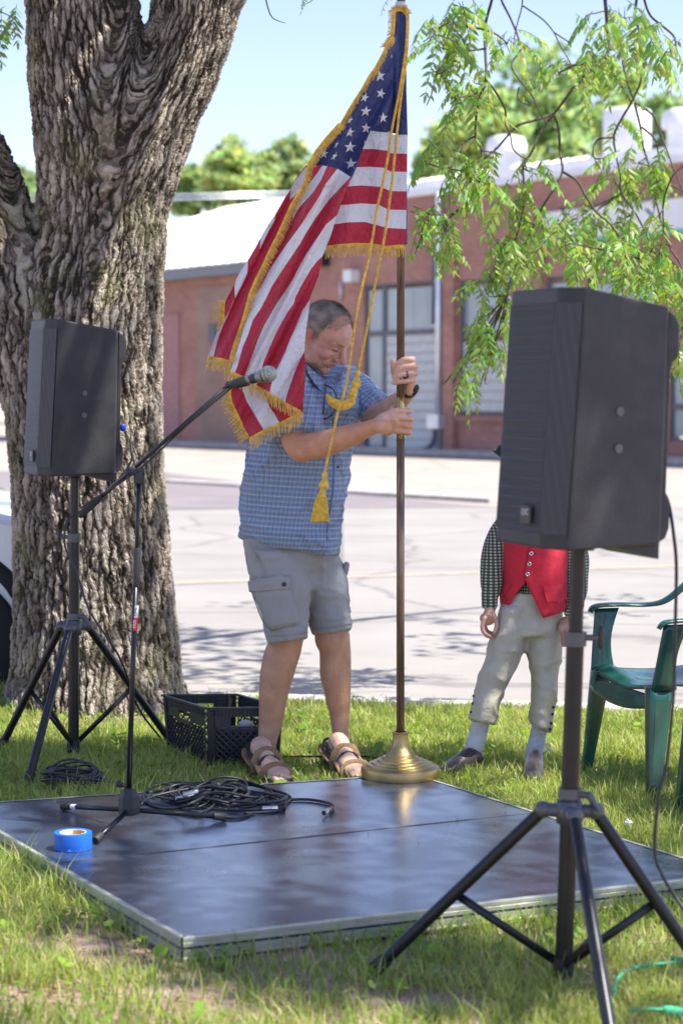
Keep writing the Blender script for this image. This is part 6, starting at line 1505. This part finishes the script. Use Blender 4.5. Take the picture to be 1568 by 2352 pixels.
# collar, placket, buttons, pocket
def strip(name, pts, wdt, m, parent, off=.0, n=20, nd=Vector((0,-1,0)), th=.002):
    pts = crom2(pts, 6); b = MB(); vs = []
    for i, p in enumerate(pts):
        t = (pts[min(i+1,len(pts)-1)]-pts[max(i-1,0)]).normalized(); s_ = t.cross(nd).normalized()*wdt/2; vs += [p-s_+nd*off, p+s_+nd*off]
    b.add(vs, [(2*i, 2*i+1, 2*i+3, 2*i+2) for i in range(len(pts)-1)]); o = b.build(name, m, parent, solid=th); return o
bm_shirt = None
def snap(obj, u, v, out=.003):
    """point on the surface of obj seen at (u, v)"""
    o3 = Vector((0,0,CAMH)); d = ray(u, v).normalized(); inv = obj.location+ (org(obj.parent) if obj.parent else Vector())
    ok, loc_, nn_, _ = obj.ray_cast(o3-org(obj), d)
    return (loc_+org(obj)+nn_*out, nn_) if ok else (P(u, v, 7.55), Vector((0,-1,0)))
def cv_attr(o, f):
    c_ = getco(o.data); vvec(o.data, np.array([f(q) for q in c_]), 'cloth')
bpy.context.view_layer.update()
# collar band around the neck: two leaves
def collar():
    b = MB()
    A_ = [(705,850),(716,872),(730,890),(741,903)]; B_ = [(703,836),(722,853),(738,868),(748,880)]
    a = [P(u, v, 7.47) for u, v in A_]; c = [P(u, v, 7.53) for u, v in B_]
    a = resample(crom2(a, 4), 12); c = resample(crom2(c, 4), 12); b.grid(lambda s_, t: a[round(s_*12)].lerp(c[round(s_*12)], t)+Vector((0,-.006*math.sin(t*3.14),0)), 12, 4); 
    o = b.build('collar', M_shirt, shirt, solid=.003); vvec(o.data, getco(o.data)[:, [0,2,1]]*1.0, 'cloth')
    b = MB()
    a = [P(u, v, 7.50) for u, v in ((748,882),(760,893),(775,885),(785,868))]; c = [P(u, v, 7.58) for u, v in ((750,876),(765,870),(778,858),(790,845))]
    a = resample(crom2(a, 4), 12); c = resample(crom2(c, 4), 12); b.grid(lambda s_, t: a[round(s_*12)].lerp(c[round(s_*12)], t), 12, 4)
    o = b.build('collar', M_shirt, shirt, solid=.003); vvec(o.data, getco(o.data)[:, [0,2,1]], 'cloth')
collar()
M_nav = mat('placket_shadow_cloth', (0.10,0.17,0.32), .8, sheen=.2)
def surf_strip(name, px, wpx, m, parent, obj, out=.003, th=.0015):
    L_ = resample([(x,y,0) for x,y in px], max(8, int(len(px)*5))); b = MB(); vs = []
    for i, p in enumerate(L_):
        t = (L_[min(i+1,len(L_)-1)]-L_[max(0,i-1)]).normalized(); s_ = Vector((-t.y, t.x, 0))*wpx/2
        for q in (p-s_, p+s_): vs.append(snap(obj, q.x, q.y, out)[0])
    b.add(vs, [(2*i, 2*i+1, 2*i+3, 2*i+2) for i in range(len(L_)-1)]); return b.build(name, m, parent, solid=th)
surf_strip('placket', [(752,905),(762,950),(768,1000),(766,1060),(765,1120),(758,1170),(752,1200),(750,1240)], 2.2, M_nav, shirt, shirt)
for (u, v) in ((768,1010),(783,1072),(757,1150)):
    p, nn_ = snap(shirt, min(u,775), v, .002); b = MB(); b.tube([p, p+nn_*.003], .0045, 12); b.build('button', M_shoe, shirt)
# shorts
b = MB()
sh = [(1215,562,770),(1250,563,773),(1290,570,782),(1325,580,788),(1352,596,780)]
vs = []; 
for (v, l, r_) in sh:
    for k in range(48):
        a = 2*math.pi*k/48; vs.append(P((l+r_)/2+(r_-l)/2*math.copysign(abs(math.cos(a))**.8, math.cos(a)), v, 7.76+.11*max(0, min(1, (v-1255)/60))*((l+r_)/2+(r_-l)/2*math.cos(a)-670)/100+(.160 if v < 1260 else .145 if v < 1300 else .12)*math.copysign(abs(math.sin(a))**.8, math.sin(a))))
b.add(vs, [(i*48+k, i*48+(k+1) % 48, (i+1)*48+(k+1) % 48, (i+1)*48+k) for i in range(4) for k in range(48)]+[tuple(range(47,-1,-1)), tuple(4*48+k for k in range(48))])
def legtube(L_, dp, Y0):
    vs = []; n = len(L_)
    for (v, l, r_, tl) in L_:
        for k in range(40):
            a = 2*math.pi*k/40; ca, sa = math.cos(a), math.sin(a); vs.append(P((l+r_)/2+(r_-l)/2*ca, v+tl*ca, Y0+dp*sa))
    b.add(vs, [(i*40+k, i*40+(k+1) % 40, (i+1)*40+(k+1) % 40, (i+1)*40+k) for i in range(n-1) for k in range(40)]+[tuple(range(39,-1,-1)), tuple((n-1)*40+k for k in range(40))])
legtube([(1262,566,690,0),(1300,572,702,0),(1345,580,712,0),(1390,593,710,0),(1430,607,708,-2),(1473,614,708,-7)], .125, 7.70)
legtube([(1262,668,775,0),(1300,676,788,0),(1345,692,800,0),(1400,706,803,0),(1430,712,808,-4),(1452,717,811,-7)], .115, 7.82)
me = fuse(b, .0075, 12, .6); displace(me, .008, 7.5, 8.0, None, (1,1,.8)); ridge(me, .009, 9.0, 3.0, (1,1,1.6))
shorts = place('shorts', me, M_short, man); bpy.context.view_layer.update()
def slab(name, quad, m, parent, obj, out=.008, th=.006, n=8):
    """a cloth panel laid on the surface of obj inside the image quad"""
    q = [Vector((*p,0)) for p in quad]; b = MB()
    b.grid(lambda a, c: snap(obj, *(q[0].lerp(q[1], c)).lerp(q[3].lerp(q[2], c), a)[:2], out)[0], n, n); return b.build(name, m, parent, solid=th)
pk = slab('cargo_pocket', [(584,1352),(664,1346),(686,1430),(622,1447)], M_short, shorts, shorts, .009, .008)
slab('pocket_flap', [(579,1332),(664,1320),(664,1352),(583,1359)], M_short, shorts, shorts, .015, .007)
for ln in ([(579,1332),(664,1320)],[(583,1359),(655,1353),(664,1344)],[(664,1346),(676,1390),(687,1430)],[(687,1430),(655,1437),(622,1448)],[(638,1354),(645,1395),(656,1436)],[(584,1356),(600,1400),(617,1440)],[(614,1460),(660,1458),(707,1452)],[(575,1245),(585,1270),(602,1295),(608,1325)],[(720,1446),(765,1440),(808,1431)]):
    surf_strip('seam', ln, 1.6, M_short, shorts, shorts, .012 if ln[0][0] < 600 else .004, .003)
p, nn_ = snap(shorts, 651, 1341, .020); b = MB(); b.tube([p, p+Vector((0,-.004,0))], .0082, 18); b.build('button', M_shoe, shorts)
b = MB(); e = P(797,1330,7.80); b.box(P(794,1306,7.82), (.022,.08,.05), Matrix.Rotation(R(12),3,'Y'), .008); b.box(P(794,1362,7.82), (.018,.09,.15), Matrix.Rotation(R(-4),3,'Y'), .008); b.build('cargo_pocket', M_short, shorts)
# sandals
for (A_, heel, toe, side) in ((A1, h1, t1, 1), (A2, h2, t2, -1)):
    b = MB(); d = (toe-heel).normalized(); s_ = Vector((-d.y, d.x, 0)); L_ = (toe-heel).length; prof = [(-.04,.030),(.1,.040),(.3,.040),(.5,.043),(.75,.054),(.92,.050),(1.03,.030),(1.06,.0)]
    out_ = [heel+d*(t*L_)+s_*w_ for t, w_ in prof]+[heel+d*(t*L_)-s_*w_ for t, w_ in prof[::-1][1:]]
    b.prism([(p.x,p.y) for p in out_], .0, .022); sd = b.build('sandal', M_sole, man, bevel=.004, auto=40)
    def arch(t0, t1, h, w0, nm, m_, th, wd):
        pts = [A_(t0,-w0,.018), A_(t0*.7+t1*.3,-w0*.98,h*.62), A_((t0+t1)/2,-w0*.45,h), A_((t0+t1)/2,w0*.45,h), A_(t0*.3+t1*.7,w0*.98,h*.62), A_(t1,w0,.018)]
        b = MB(); b.tube(pts, [(wd,th)]*6, 10, fdir=d, smooth=6); b.build(nm, m_, sd)
    arch(.76,.72,.056,.049,'toe_strap', M_sandal, .004, .017); arch(.69,.66,.056,.047,'strap_edge', M_strap, .0025, .007)
    arch(.46,.38,.088,.045,'instep_strap', M_sandal, .005, .022); arch(.37,.28,.100,.043,'strap_edge', M_strap, .004, .007); arch(.53,.48,.078,.045,'strap_edge', M_strap, .003, .006)
    pts = [A_(.42,-.044,.04), A_(.12,-.040,.06), A_(-.05,-.02,.075), A_(-.05,.02,.075), A_(.12,.040,.06), A_(.42,.044,.04)]
    b = MB(); b.tube(pts, [(.024,.004)]*6, 10, fdir=Vector((0,0,1)), smooth=6); b.build('heel_strap', M_sandal, sd)
    b = MB(); b.tube([q+Vector((0,0,.022)) for q in pts], [(.007,.005)]*6, 8, fdir=Vector((0,0,1)), smooth=6); b.build('collar_padding', M_strap, sd)
    for sg in (-1,1):
        b = MB(); b.tube([A_(.42,sg*.047,.06), A_(.58,sg*.050,.04), A_(.72,sg*.054,.022)], [(.012,.003)]*3, 8, fdir=Vector((0,0,1)), smooth=4); b.build('side_strap', M_sandal, sd)
# watch, ring
wc = P(943,893,7.215); dirw = (P(940,893,Yh+.035)-P(928,912,Yh+.09)).normalized()
b = MB(); 
Mw = dirw.to_track_quat('Z','Y').to_matrix(); b.lathe([(.0295,-.011),(.0315,0),(.0295,.011)], P(938,896,Yh+.045), 26, Mw); wa = b.build('watch', M_blk, man)
b = MB(); b.limb([P(949,901,Yh+.030), P(954,891,Yh+.020)], [(.015,.012),(.015,.012)], 12, smooth=0); b.build('watch_case', M_blk, wa)
b = MB(); c_ = P(*z4(995,630), YS-.0085); b.lathe([(.0122,-.0035),(.0128,0),(.0122,.0035)], c_, 22, (Vector((1,0,.12))).to_track_quat('Z','Y').to_matrix()); b.build('ring', M_tyre if 'M_tyre' in globals() else M_cast, man)
# eyeglasses hanging at the shirt opening
gl = thing('eyeglasses', 'dark framed spectacles hanging folded from the opening of the blue plaid shirt', 'glasses', tuple(P(757,930,7.44)))
b = MB(); Yg = 7.455
b.tube([P(744,883,Yg), P(760,890,Yg-.01), P(770,903,Yg-.015), P(772,922,Yg-.02), P(768,945,Yg-.02), P(752,960,Yg-.01), P(742,962,Yg)], .0026, 8, smooth=5); b.build('frame', M_blk, gl)
b = MB(); b.tube([P(748,885,Yg-.01), P(745,920,Yg-.02), P(741,958,Yg-.01)], .0024, 8, smooth=5); b.build('temple', M_blk, gl)
# ---------------------------------------------------------------- second person: red vest, knee breeches
KY = 7.73
kid = thing('person', 'person in red waistcoat and cream knee breeches standing behind the near loudspeaker', 'person', (P(1200,1770,KY).x, KY, 0))
z7 = lambda x, y: (1034.9+.2667*x, 1191.7+.2667*y)
def R7(L_): return [(z7(0,y)[1], z7(l,0)[0], z7(r_,0)[0]) for (y, l, r_) in L_]
kc = P(1232,1085,KY+.02); yaw2 = R(-97); fw2 = Vector((math.cos(yaw2), math.sin(yaw2), -.05)).normalized(); up2 = Vector((0,0,1)); lf2 = up2.cross(fw2).normalized(); HM2 = Matrix((lf2, fw2, up2)).transposed()
def hd2(x, y, z): return kc+HM2 @ Vector((x, y, z))
b = MB(); head(b, hd2, HM2, .86)
b.limb([hd2(0,-.02,-.05), P(1232,1180,KY+.02)], [.042,.048], 16, smooth=0)
b.limb([P(1232,1190,KY+.02), P(1232,1300,KY), P(1222,1400,KY)], [.085,.095,.10], 16)
b.limb([P(1182,1205,KY+.02), P(1284,1205,KY+.02)], [.038,.038], 14, smooth=0)
for s_, pts in ((0, [(1175,1200),(1132,1285),(1128,1350),(1125,1398)]), (1, [(1290,1200),(1325,1290),(1323,1350),(1313,1410)])):
    b.limb([P(u, v, KY-.02*i) for i, (u, v) in enumerate(pts)], [.032,.029,.025,.022], 14)
# hands with separate fingers
hz = lambda x, y: P(*z7(x, y), KY-.075)
b.limb([hz(335,770), hz(326,825), hz(310,862)], [(.021,.019),(.027,.022),(.018,.030)], 14)
for (L_, r_, dy) in (([(290,860),(268,928),(288,985),(338,1014)],.0085,-.02),([(298,870),(280,940),(300,1000),(350,1022)],.0085,-.002),([(302,870),(288,935),(308,990),(352,1006)],.008,.014),([(306,865),(296,920),(314,965),(350,980)],.007,.028),([(362,815),(390,885),(392,940),(372,980)],.0092,-.012)):
    b.limb([P(*z7(x, y), KY-.078+dy-.002*i) for i, (x, y) in enumerate(L_)], [r_,r_,r_*.95,r_*.85], 10, smooth=4)
b.limb([P(*z7(985,890),KY-.05), P(*z7(980,940),KY-.06), P(*z7(978,965),KY-.06)], [.022,.028,.024], 12)
for i in range(4): b.limb([P(*z7(960+12*i,970),KY-.06-.012*i), P(*z7(958+10*i,1040),KY-.065-.012*i), P(*z7(966+8*i,1090),KY-.07-.01*i)], [.0085,.0085,.007], 10, smooth=4)
b.limb([P(*z7(1005,930),KY-.08), P(*z7(998,1000),KY-.09)], [.010,.008], 10, smooth=0)
for L_ in ([(1400,330+850,0)],): pass
for rws, dY in (([(900,400,640),(1300,260,520),(1600,215,400),(1790,190,320),(1900,150,290),(2040,125,245),(2110,140,235)], -.0), ([(900,700,960),(1300,700,910),(1600,700,890),(1800,690,825),(1950,660,800),(2060,642,788),(2120,650,790)], .05)):
    rr3 = R7(rws); b.limb([P((l+r_)/2, v, KY+dY) for v, l, r_ in rr3], [(r_-l)/2*KY/F*.86 for v, l, r_ in rr3], 16)
me = fuse(b, .0038, 3, .45); co = getco(me); col = np.tile(np.array([0.56,0.32,0.24]), (len(co),1)); vcol(me, col); place('body', me, M_skin, kid)
# breeches
b = MB()
def blob_legs(rows_, dp, Y0, seg=36):
    vs = []; n = len(rows_)
    for (v, l, r_, tl) in rows_:
        for k in range(seg):
            a = 2*math.pi*k/seg; ca, sa = math.cos(a), math.sin(a); vs.append(P((l+r_)/2+(r_-l)/2*ca, v+tl*ca, Y0+dp*sa))
    b.add(vs, [(i*seg+k, i*seg+(k+1) % seg, (i+1)*seg+(k+1) % seg, (i+1)*seg+k) for i in range(n-1) for k in range(seg)]+[tuple(range(seg-1,-1,-1)), tuple((n-1)*seg+k for k in range(seg))])
q7 = lambda L_: [(z7(0,y)[1], z7(l,0)[0], z7(r_,0)[0], t) for y, l, r_, t in L_]
blob_legs(q7([(640,455,925,0),(720,440,945,0),(850,412,950,0),(960,400,940,0),(1020,430,900,0)]), .112, KY)
blob_legs(q7([(760,430,680,0),(900,385,665,0),(1040,340,650,0),(1120,315,640,0),(1200,295,600,0),(1350,250,520,0),(1450,225,470,4),(1560,200,440,5),(1680,170,410,6),(1725,145,400,8),(1755,140,392,9)]), .105, KY-.02)
blob_legs(q7([(760,600,940,0),(900,630,960,0),(1040,635,960,0),(1130,630,955,0),(1250,665,940,0),(1380,692,922,0),(1480,700,915,3),(1600,688,905,4),(1700,670,890,7),(1780,685,872,10),(1800,690,868,12)]), .105, KY+.03)
me = fuse(b, .007, 10, .6); displace(me, .008, 9.0, 1.0, None, (1,1,1.3)); ridge(me, .008, 8.0, 6.0, (1,1,1.2)); 
trou = place('breeches', me, M_trou, kid); bpy.context.view_layer.update()
for (x, y) in ((875,1620),(868,1680),(858,1757),(848,1808),(198,1525),(190,1590),(177,1665)):
    p, nn_ = snap(trou, *z7(x, y), .002); b = MB(); b.tube([p, p+Vector((0,-.004,0))], .006 if x > 500 else .005, 12); b.build('button', M_shoe, trou)
# socks and shoes
for rws, dY in (([(1700,175,335),(1790,172,325),(1900,140,300),(2000,118,262),(2060,108,240),(2110,128,238),(2125,140,236)], -.0), ([(1740,692,850),(1800,692,830),(1900,668,815),(1990,645,795),(2060,636,790),(2110,634,796),(2130,640,796)], .05)):
    rr3 = R7(rws); b = MB(); b.limb([P((l+r_)/2, v, KY+dY-.01) for v, l, r_ in rr3], [(r_-l)/2*KY/F for v, l, r_ in rr3], 22, smooth=5); b.build('sock', M_sock, kid)
def shoe(heel, toe, k):
    d = toe-heel; L_ = d.length; d.normalize(); A_ = lambda t, z: heel+d*(L_*t)+Vector((0,0,z)); b = MB()
    b.limb([A_(.05,.045), A_(.25,.05), A_(.5,.042), A_(.75,.032), A_(.95,.024)], [(.034,.042),(.036,.045),(.038,.036),(.040,.027),(.030,.018)], 18, fdir=Vector((0,0,1)), smooth=4)
    me = fuse(b, .005, 3); o = place('shoe', me, M_shoe, kid)
    b = MB(); b.limb([A_(.0,.012), A_(.5,.012), A_(.97,.010)], [(.034,.010),(.040,.010),(.028,.008)], 14, fdir=Vector((0,0,1)), smooth=4); b.build('sole', M_sole, o)
shoe(G(1095,1770), G(1018,1786), 1); shoe(G(1228,1772), G(1222,1806), 1)
b = MB(); b.tube(crom2([P(*z7(x,y),KY) for x, y in ((790,2030),(830,1990),(850,1960),(835,1935),(815,1950),(825,1975),(850,1990),(880,2010))], 5), .003, 6); b.build('shoe_ribbon', M_sock, kid)
# shirt with full sleeves
b = MB()
blob_legs([(1178,1195,1270,0),(1190,1160,1305,0),(1215,1150,1312,0),(1300,1158,1306,0),(1375,1165,1300,0)], .11, KY+.01)
for pts, rd in (([(1175,1192),(1148,1225),(1132,1280),(1128,1335),(1127,1366)], [.040,.042,.042,.040,.031]), ([(1292,1192),(1314,1235),(1326,1290),(1324,1345),(1316,1385)], [.040,.042,.044,.041,.031])):
    b.tube([P(u, v, KY-.015*i) for i, (u, v) in enumerate(pts)], rd, 22, smooth=5)
b.tube([P(1124,1362,KY-.06), P(1123,1399,KY-.068)], [.031,.029], 20); b.tube([P(1321,1382,KY-.06), P(1310,1418,KY-.065)], [.031,.029], 20)
b.limb([P(1178,1192,KY), P(1288,1192,KY)], [.045,.045], 16, smooth=0)
me = fuse(b, .0065, 4); displace(me, .010, 11.0, 4.0, None, (1,1,.7)); co = getco(me)
cxk = np.where(co[:, 0] < P(1165,1200,KY).x, P(1125,1300,KY).x, np.where(co[:, 0] > P(1300,1200,KY).x, P(1334,1300,KY).x, P(1232,1300,KY).x))
rk = np.where(np.abs(cxk-P(1232,1300,KY).x) < .01, .12, .05)
vvec(me, np.stack([np.arctan2(co[:, 1]-KY, co[:, 0]-cxk)*rk, co[:, 2], np.zeros(len(co))], 1), 'cloth'); ks = place('shirt', me, M_ging, kid)
# waistcoat: left and right fronts, slightly in front of the shirt, pointed hems
def vpatch(nm, A_, B_, amp, dep, n=26, k=14):
    a = resample([(*p,0) for p in A_], n); c = resample([(*p,0) for p in B_], n); b = MB()
    def fn(s_, t):
        p = a[round(s_*n)].lerp(c[round(s_*n)], t); q = (p.x-1229)/80; Y = KY-.135+.105*min(1.3, abs(q))**2.6+.006*mnoise.noise(Vector((p.x*.05, p.y*.03, 2))); return P(p.x, p.y, Y+dep)
    b.grid(fn, n, k); return b.build(nm, M_vest, kid, solid=.004)
Z = lambda L_: [z7(x, y) for x, y in L_]
vl = vpatch('waistcoat', Z([(470,-120),(455,100),(440,300),(438,480),(420,640),(425,740),(462,820)]), Z([(690,-120),(690,100),(668,300),(628,480),(645,545),(560,640),(466,818)]), 0, 0)
vr = vpatch('waistcoat', Z([(690,-120),(690,100),(668,300),(625,480),(650,560),(720,700),(792,855)]), Z([(1030,-120),(1025,100),(1010,300),(1000,480),(1000,620),(1005,700),(975,800)]), 0, -.004)
b = MB(); blob_legs([(1182,1170,1296,0),(1240,1158,1306,0),(1320,1160,1303,0),(1370,1165,1300,0)], .100, KY+.034); b.build('waistcoat_back', M_vest, vl)
for (x, y) in ((705,215),(690,300),(675,390),(660,478),(715,120),(722,30)):
    u, v = z7(x, y); c_ = P(u, v, KY-.146); b = MB(); Mx = Matrix.Rotation(math.pi/2, 3, 'X'); b.lathe([(.0030,0),(.0034,.0028),(.0070,.0034),(.0086,.0015),(.0086,0)], c_, 22, Mx); b.build('button', M_chrome, vr)
for q in ([(790,590),(960,565),(1000,690),(925,725),(905,712),(825,715)], [(380,640),(420,560),(520,570),(445,672),(420,660)]):
    pts = Z(q); b = MB(); cc_ = (sum(p[0] for p in pts)/len(pts), sum(p[1] for p in pts)/len(pts))
    def Yv(u): q_ = (u-1229)/80; return KY-.135+.105*min(1.3, abs(q_))**2.6-.014
    vs = [P(u, v, Yv(u)) for u, v in pts]+[P(*cc_, Yv(cc_[0]))]; b.add(vs, [(i, (i+1) % len(pts), len(pts)) for i in range(len(pts))]); b.build('pocket_flap', M_vest, vr if q[0][0] > 500 else vl, smooth=False, solid=.005)
# hair and three-cornered hat
b = MB(); b.ell(hd2(0,-.012,.03), (.072,.090,.082), HM2, 26, 18); b.limb([hd2(0,-.08,-.02), hd2(0,-.09,-.10)], [.03,.012], 10, smooth=0); b.build('hair', M_hair, kid)
b = MB(); b.ell(hd2(0,-.01,.075), (.078,.092,.065), HM2, 26, 16); hat = b.build('hat', M_hat, kid)
b = MB(); vs = []; nn2 = 48
for i in range(nn2+1):
    a = 2*math.pi*i/nn2; tri = 1+.22*math.cos(3*(a-math.pi/2)); 
    for r_, z in ((.078,.055),(.125*tri,.055),(.150*tri,.075+.02*(tri < 1)),(.145*tri,.105 if tri < 1.05 else .08)): vs.append(hd2(r_*math.cos(a), r_*math.sin(a)*1.05-.01, z))
b.add(vs, [(i*4+j, i*4+j+1, (i+1)*4+j+1, (i+1)*4+j) for i in range(nn2) for j in range(3)]); b.build('hat_brim', M_hat, hat, solid=.005)
# ================================================================ grass, weeds
M_grass = leafmat('grass_blade', trans=0.42, rough=0.45)
deck_poly = [(cN.x,cN.y),(cNR.x,cNR.y),(cSR.x,cSR.y),(cFR.x,cFR.y),(cFL.x,cFL.y),(cSL.x,cSL.y)]
def inpoly(x, y, poly, grow=0.0):
    ins = np.zeros(len(x), bool); n = len(poly); cx_ = sum(p[0] for p in poly)/n; cy_ = sum(p[1] for p in poly)/n
    pl = [(cx_+(p[0]-cx_)*(1+grow), cy_+(p[1]-cy_)*(1+grow)) for p in poly]; j = n-1
    for i in range(n):
        xi, yi = pl[i]; xj, yj = pl[j]; c = ((yi > y) != (yj > y)) & (x < (xj-xi)*(y-yi)/(yj-yi+1e-12)+xi); ins ^= c; j = i
    return ins
def nz2(x, y, s_, sd=0.0): return np.array([mnoise.noise(Vector((a*s_+sd, b_*s_, sd))) for a, b_ in zip(x, y)])
def region(n, y0, y1, wide):
    y = np.sqrt(rng.random(n)*(y1**2-y0**2)+y0**2); x = (rng.random(n)*2-1)*(y*wide+.15); return x, y
xs1, ys1 = region(150000, 3.9, 9.75, .185); xs2, ys2 = region(30000, 2.0, 9.9, .6)
x = np.concatenate([xs1, xs2]); y = np.concatenate([ys1, ys2])
# dirt patches (worn ground), traced from the photograph
dirt = [(G(430,2290),.10,.05),(G(330,2200),.16,.07),(G(960,2300),.16,.055),(G(1010,2318),.1,.03),(G(60,2290),.16,.05),(G(240,2170),.16,.07),(G(500,2330),.13,.05),(G(230,1655),.35,.16),(G(700,2200),.16,.03),(G(1370,2250),.08,.05),(G(1100,2240),.2,.03),(G(860,1625),.35,.06),(G(1450,1630),.2,.08)]
dens = np.ones(len(x))
for c, rx_, ry_ in dirt:
    q = ((x-c.x)/(rx_*1.3))**2+((y-c.y)/(ry_*1.7))**2; dens *= 1-.86*np.exp(-q*q*.9)
nn1 = nz2(x, y, 2.3, 1.7); nn3 = nz2(x, y, 9.0, 5.1)
dens *= np.clip(.80+.55*nn1+.35*nn3, .12, 1.0)
keep = (rng.random(len(x)) < dens) & ~inpoly(x, y, deck_poly, .004) & (y < 9.60-0.20*(x+0.76)) & (np.hypot(x+1.10, (y-TY)) > .44)
x, y, nn1, nn3 = x[keep], y[keep], nn1[keep], nn3[keep]; n = len(x); print('blades', n)
h = (.024+.036*rng.random(n))*(1+.55*nn1)*(1+.3*nn3); tall = rng.random(n) < .05; h[tall] *= 1.7
# longer tufts against the deck edge and the crate
de = inpoly(x, y, deck_poly, .05); h[de] *= 1.3
h *= np.where(y < 5.6, .95, np.where(y > 7.3, .78, 1.0))
ck = np.exp(-(((x+.42)/.35)**2+((y-7.55)/.35)**2)**2); h *= 1-.45*ck
wd = .0014+.0016*rng.random(n); wd[y > 7.5] *= 1.25
ang = rng.random(n)*6.283; ln = h*(.25+.75*rng.random(n)); ta = rng.random(n)*6.283
dx, dy = np.cos(ang), np.sin(ang); lx, ly = np.cos(ta)*ln, np.sin(ta)*ln
z0 = np.full(n, -.008)
def pt(t, s_, k): return np.stack([x+lx*t*t+dx*wd*s_*k, y+ly*t*t+dy*wd*s_*k, z0+(h+.008)*(t*(1.15-.25*t*(ln/h)))], 1)
V = np.stack([pt(0,-1,1), pt(0,1,1), pt(.55,1,.8), pt(.55,-1,.8), pt(1,0,0)], 1).reshape(-1,3)
b0_ = np.arange(n)*5; T = np.concatenate([np.stack([b0_,b0_+1,b0_+2],1), np.stack([b0_,b0_+2,b0_+3],1), np.stack([b0_+3,b0_+2,b0_+4],1)])
g1 = np.array([0.185,0.285,0.05]); g2 = np.array([0.44,0.48,0.14]); dry = np.array([0.45,0.40,0.20])
mixk = np.clip(.45+.5*nn1+.25*rng.normal(size=n), 0, 1)[:, None]; c = g1*(1-mixk)+g2*mixk; dm = (rng.random(n) < np.where(y < 5.3, .15, .06))[:, None]; c = np.where(dm, dry, c); c *= (.75+.5*rng.random((n,1)))
tag(bigmesh('lawn_grass', V, T, M_grass, np.repeat(c, 5, 0)), kind='stuff')
# creeping broadleaf plants between the blades
def weeds(n, y0, y1, wide, s0, s1, colr, name):
    x, y = region(n, y0, y1, wide); m_ = nz2(x, y, 3.0, 9.0) > -.05; m_ &= ~inpoly(x, y, deck_poly, .01) & (y < 9.6-.2*(x+.76)); x, y = x[m_], y[m_]; n = len(x)
    s_ = s0+(s1-s0)*rng.random(n); a = rng.random(n)*6.28; z = .012+.03*rng.random(n); til = .7*rng.normal(size=(n,2))
    ex = np.stack([np.cos(a), np.sin(a), til[:, 0]*.6], 1); ey = np.stack([-np.sin(a), np.cos(a), til[:, 1]*.6], 1); c = np.stack([x, y, z], 1)
    P6 = [c-ex*s_[:, None], c-ex*s_[:, None]*.5+ey*s_[:, None]*.7, c+ex*s_[:, None]*.45+ey*s_[:, None]*.6, c+ex*s_[:, None]*1.05, c+ex*s_[:, None]*.45-ey*s_[:, None]*.6, c-ex*s_[:, None]*.5-ey*s_[:, None]*.7]
    V = np.stack(P6, 1).reshape(-1,3); V[:, 2] = np.maximum(V[:, 2], .004); q = np.arange(n)*6; T = np.concatenate([np.stack([q,q+1,q+2,q+3],1), np.stack([q,q+3,q+4,q+5],1)])
    cc = np.array(colr)*(.7+.6*rng.random((n,1)))*np.array([1,1,1]); tag(bigmesh(name, V, T, M_grass, np.repeat(cc, 6, 0)), kind='stuff')
weeds(6500, 4.0, 9.6, .2, .006, .013, (0.16,0.27,0.035), 'clover')
weeds(420, 4.2, 9.6, .2, .016, .028, (0.19,0.32,0.04), 'broadleaf_weeds')
# crumbs of soil and dead leaf litter
x, y = region(5000, 3.9, 6.0, .2); m_ = ~inpoly(x, y, deck_poly, .01); C = np.stack([x, y, np.full(len(x), .004)], 1)[m_]
V, Fq, cc = cards(C, .007, (0.30,0.22,0.14), jit=.35); tag(bigmesh('leaf_litter', V, Fq, M_grass, cc), kind='stuff')
# a few clippings standing and lying on the deck
cp_ = MB()
for u, v in ((1048,1885),(1052,1886),(820,1918),(845,1917),(858,1916),(1160,1870),(1030,1890),(600,2010),(960,1940)):
    p = G(u, v, DZ+.001); a = random.random()*6.28; q = Vector((math.cos(a), math.sin(a), 0)); hgt = .016 if u > 800 else .004
    cp_.add([p-q*.0015, p+q*.0015, p+Vector((random.uniform(-.006,.006),0,hgt))], [(0,1,2)])
o = cp_.build('grass_clippings', M_leaf, None, smooth=False); vcol(o.data, np.tile(np.array([.15,.26,.04]), (len(o.data.vertices),1))); tag(o, kind='stuff')
# white clover flower
f = thing('clover_flower', 'small white clover flower in the grass in front of the green chair', 'flower', tuple(G(1440,2128)-Vector((0,0,0))) )
f.location = G(1441,2140)*1.0
f.location = G(1440,1925*1.0)
b = MB(); p = Vector(f.location); b.tube([p, p+Vector((.003,0,.045))], .001, 5); b.build('stem', M_leaf, f); vcol(bpy.data.objects[f.children[0].name].data, np.tile(np.array([.12,.2,.04]), (len(f.children[0].data.vertices),1)))
b = MB()
for k in range(26):
    d = Vector((random.gauss(0,1), random.gauss(0,1), random.gauss(.3,1))).normalized(); c_ = p+Vector((.003,0,.05)); b.limb([c_, c_+d*.010], [.002,.0028], 6, smooth=0)
b.build('petals', M_wht, f)
print('objects', len(bpy.data.objects))
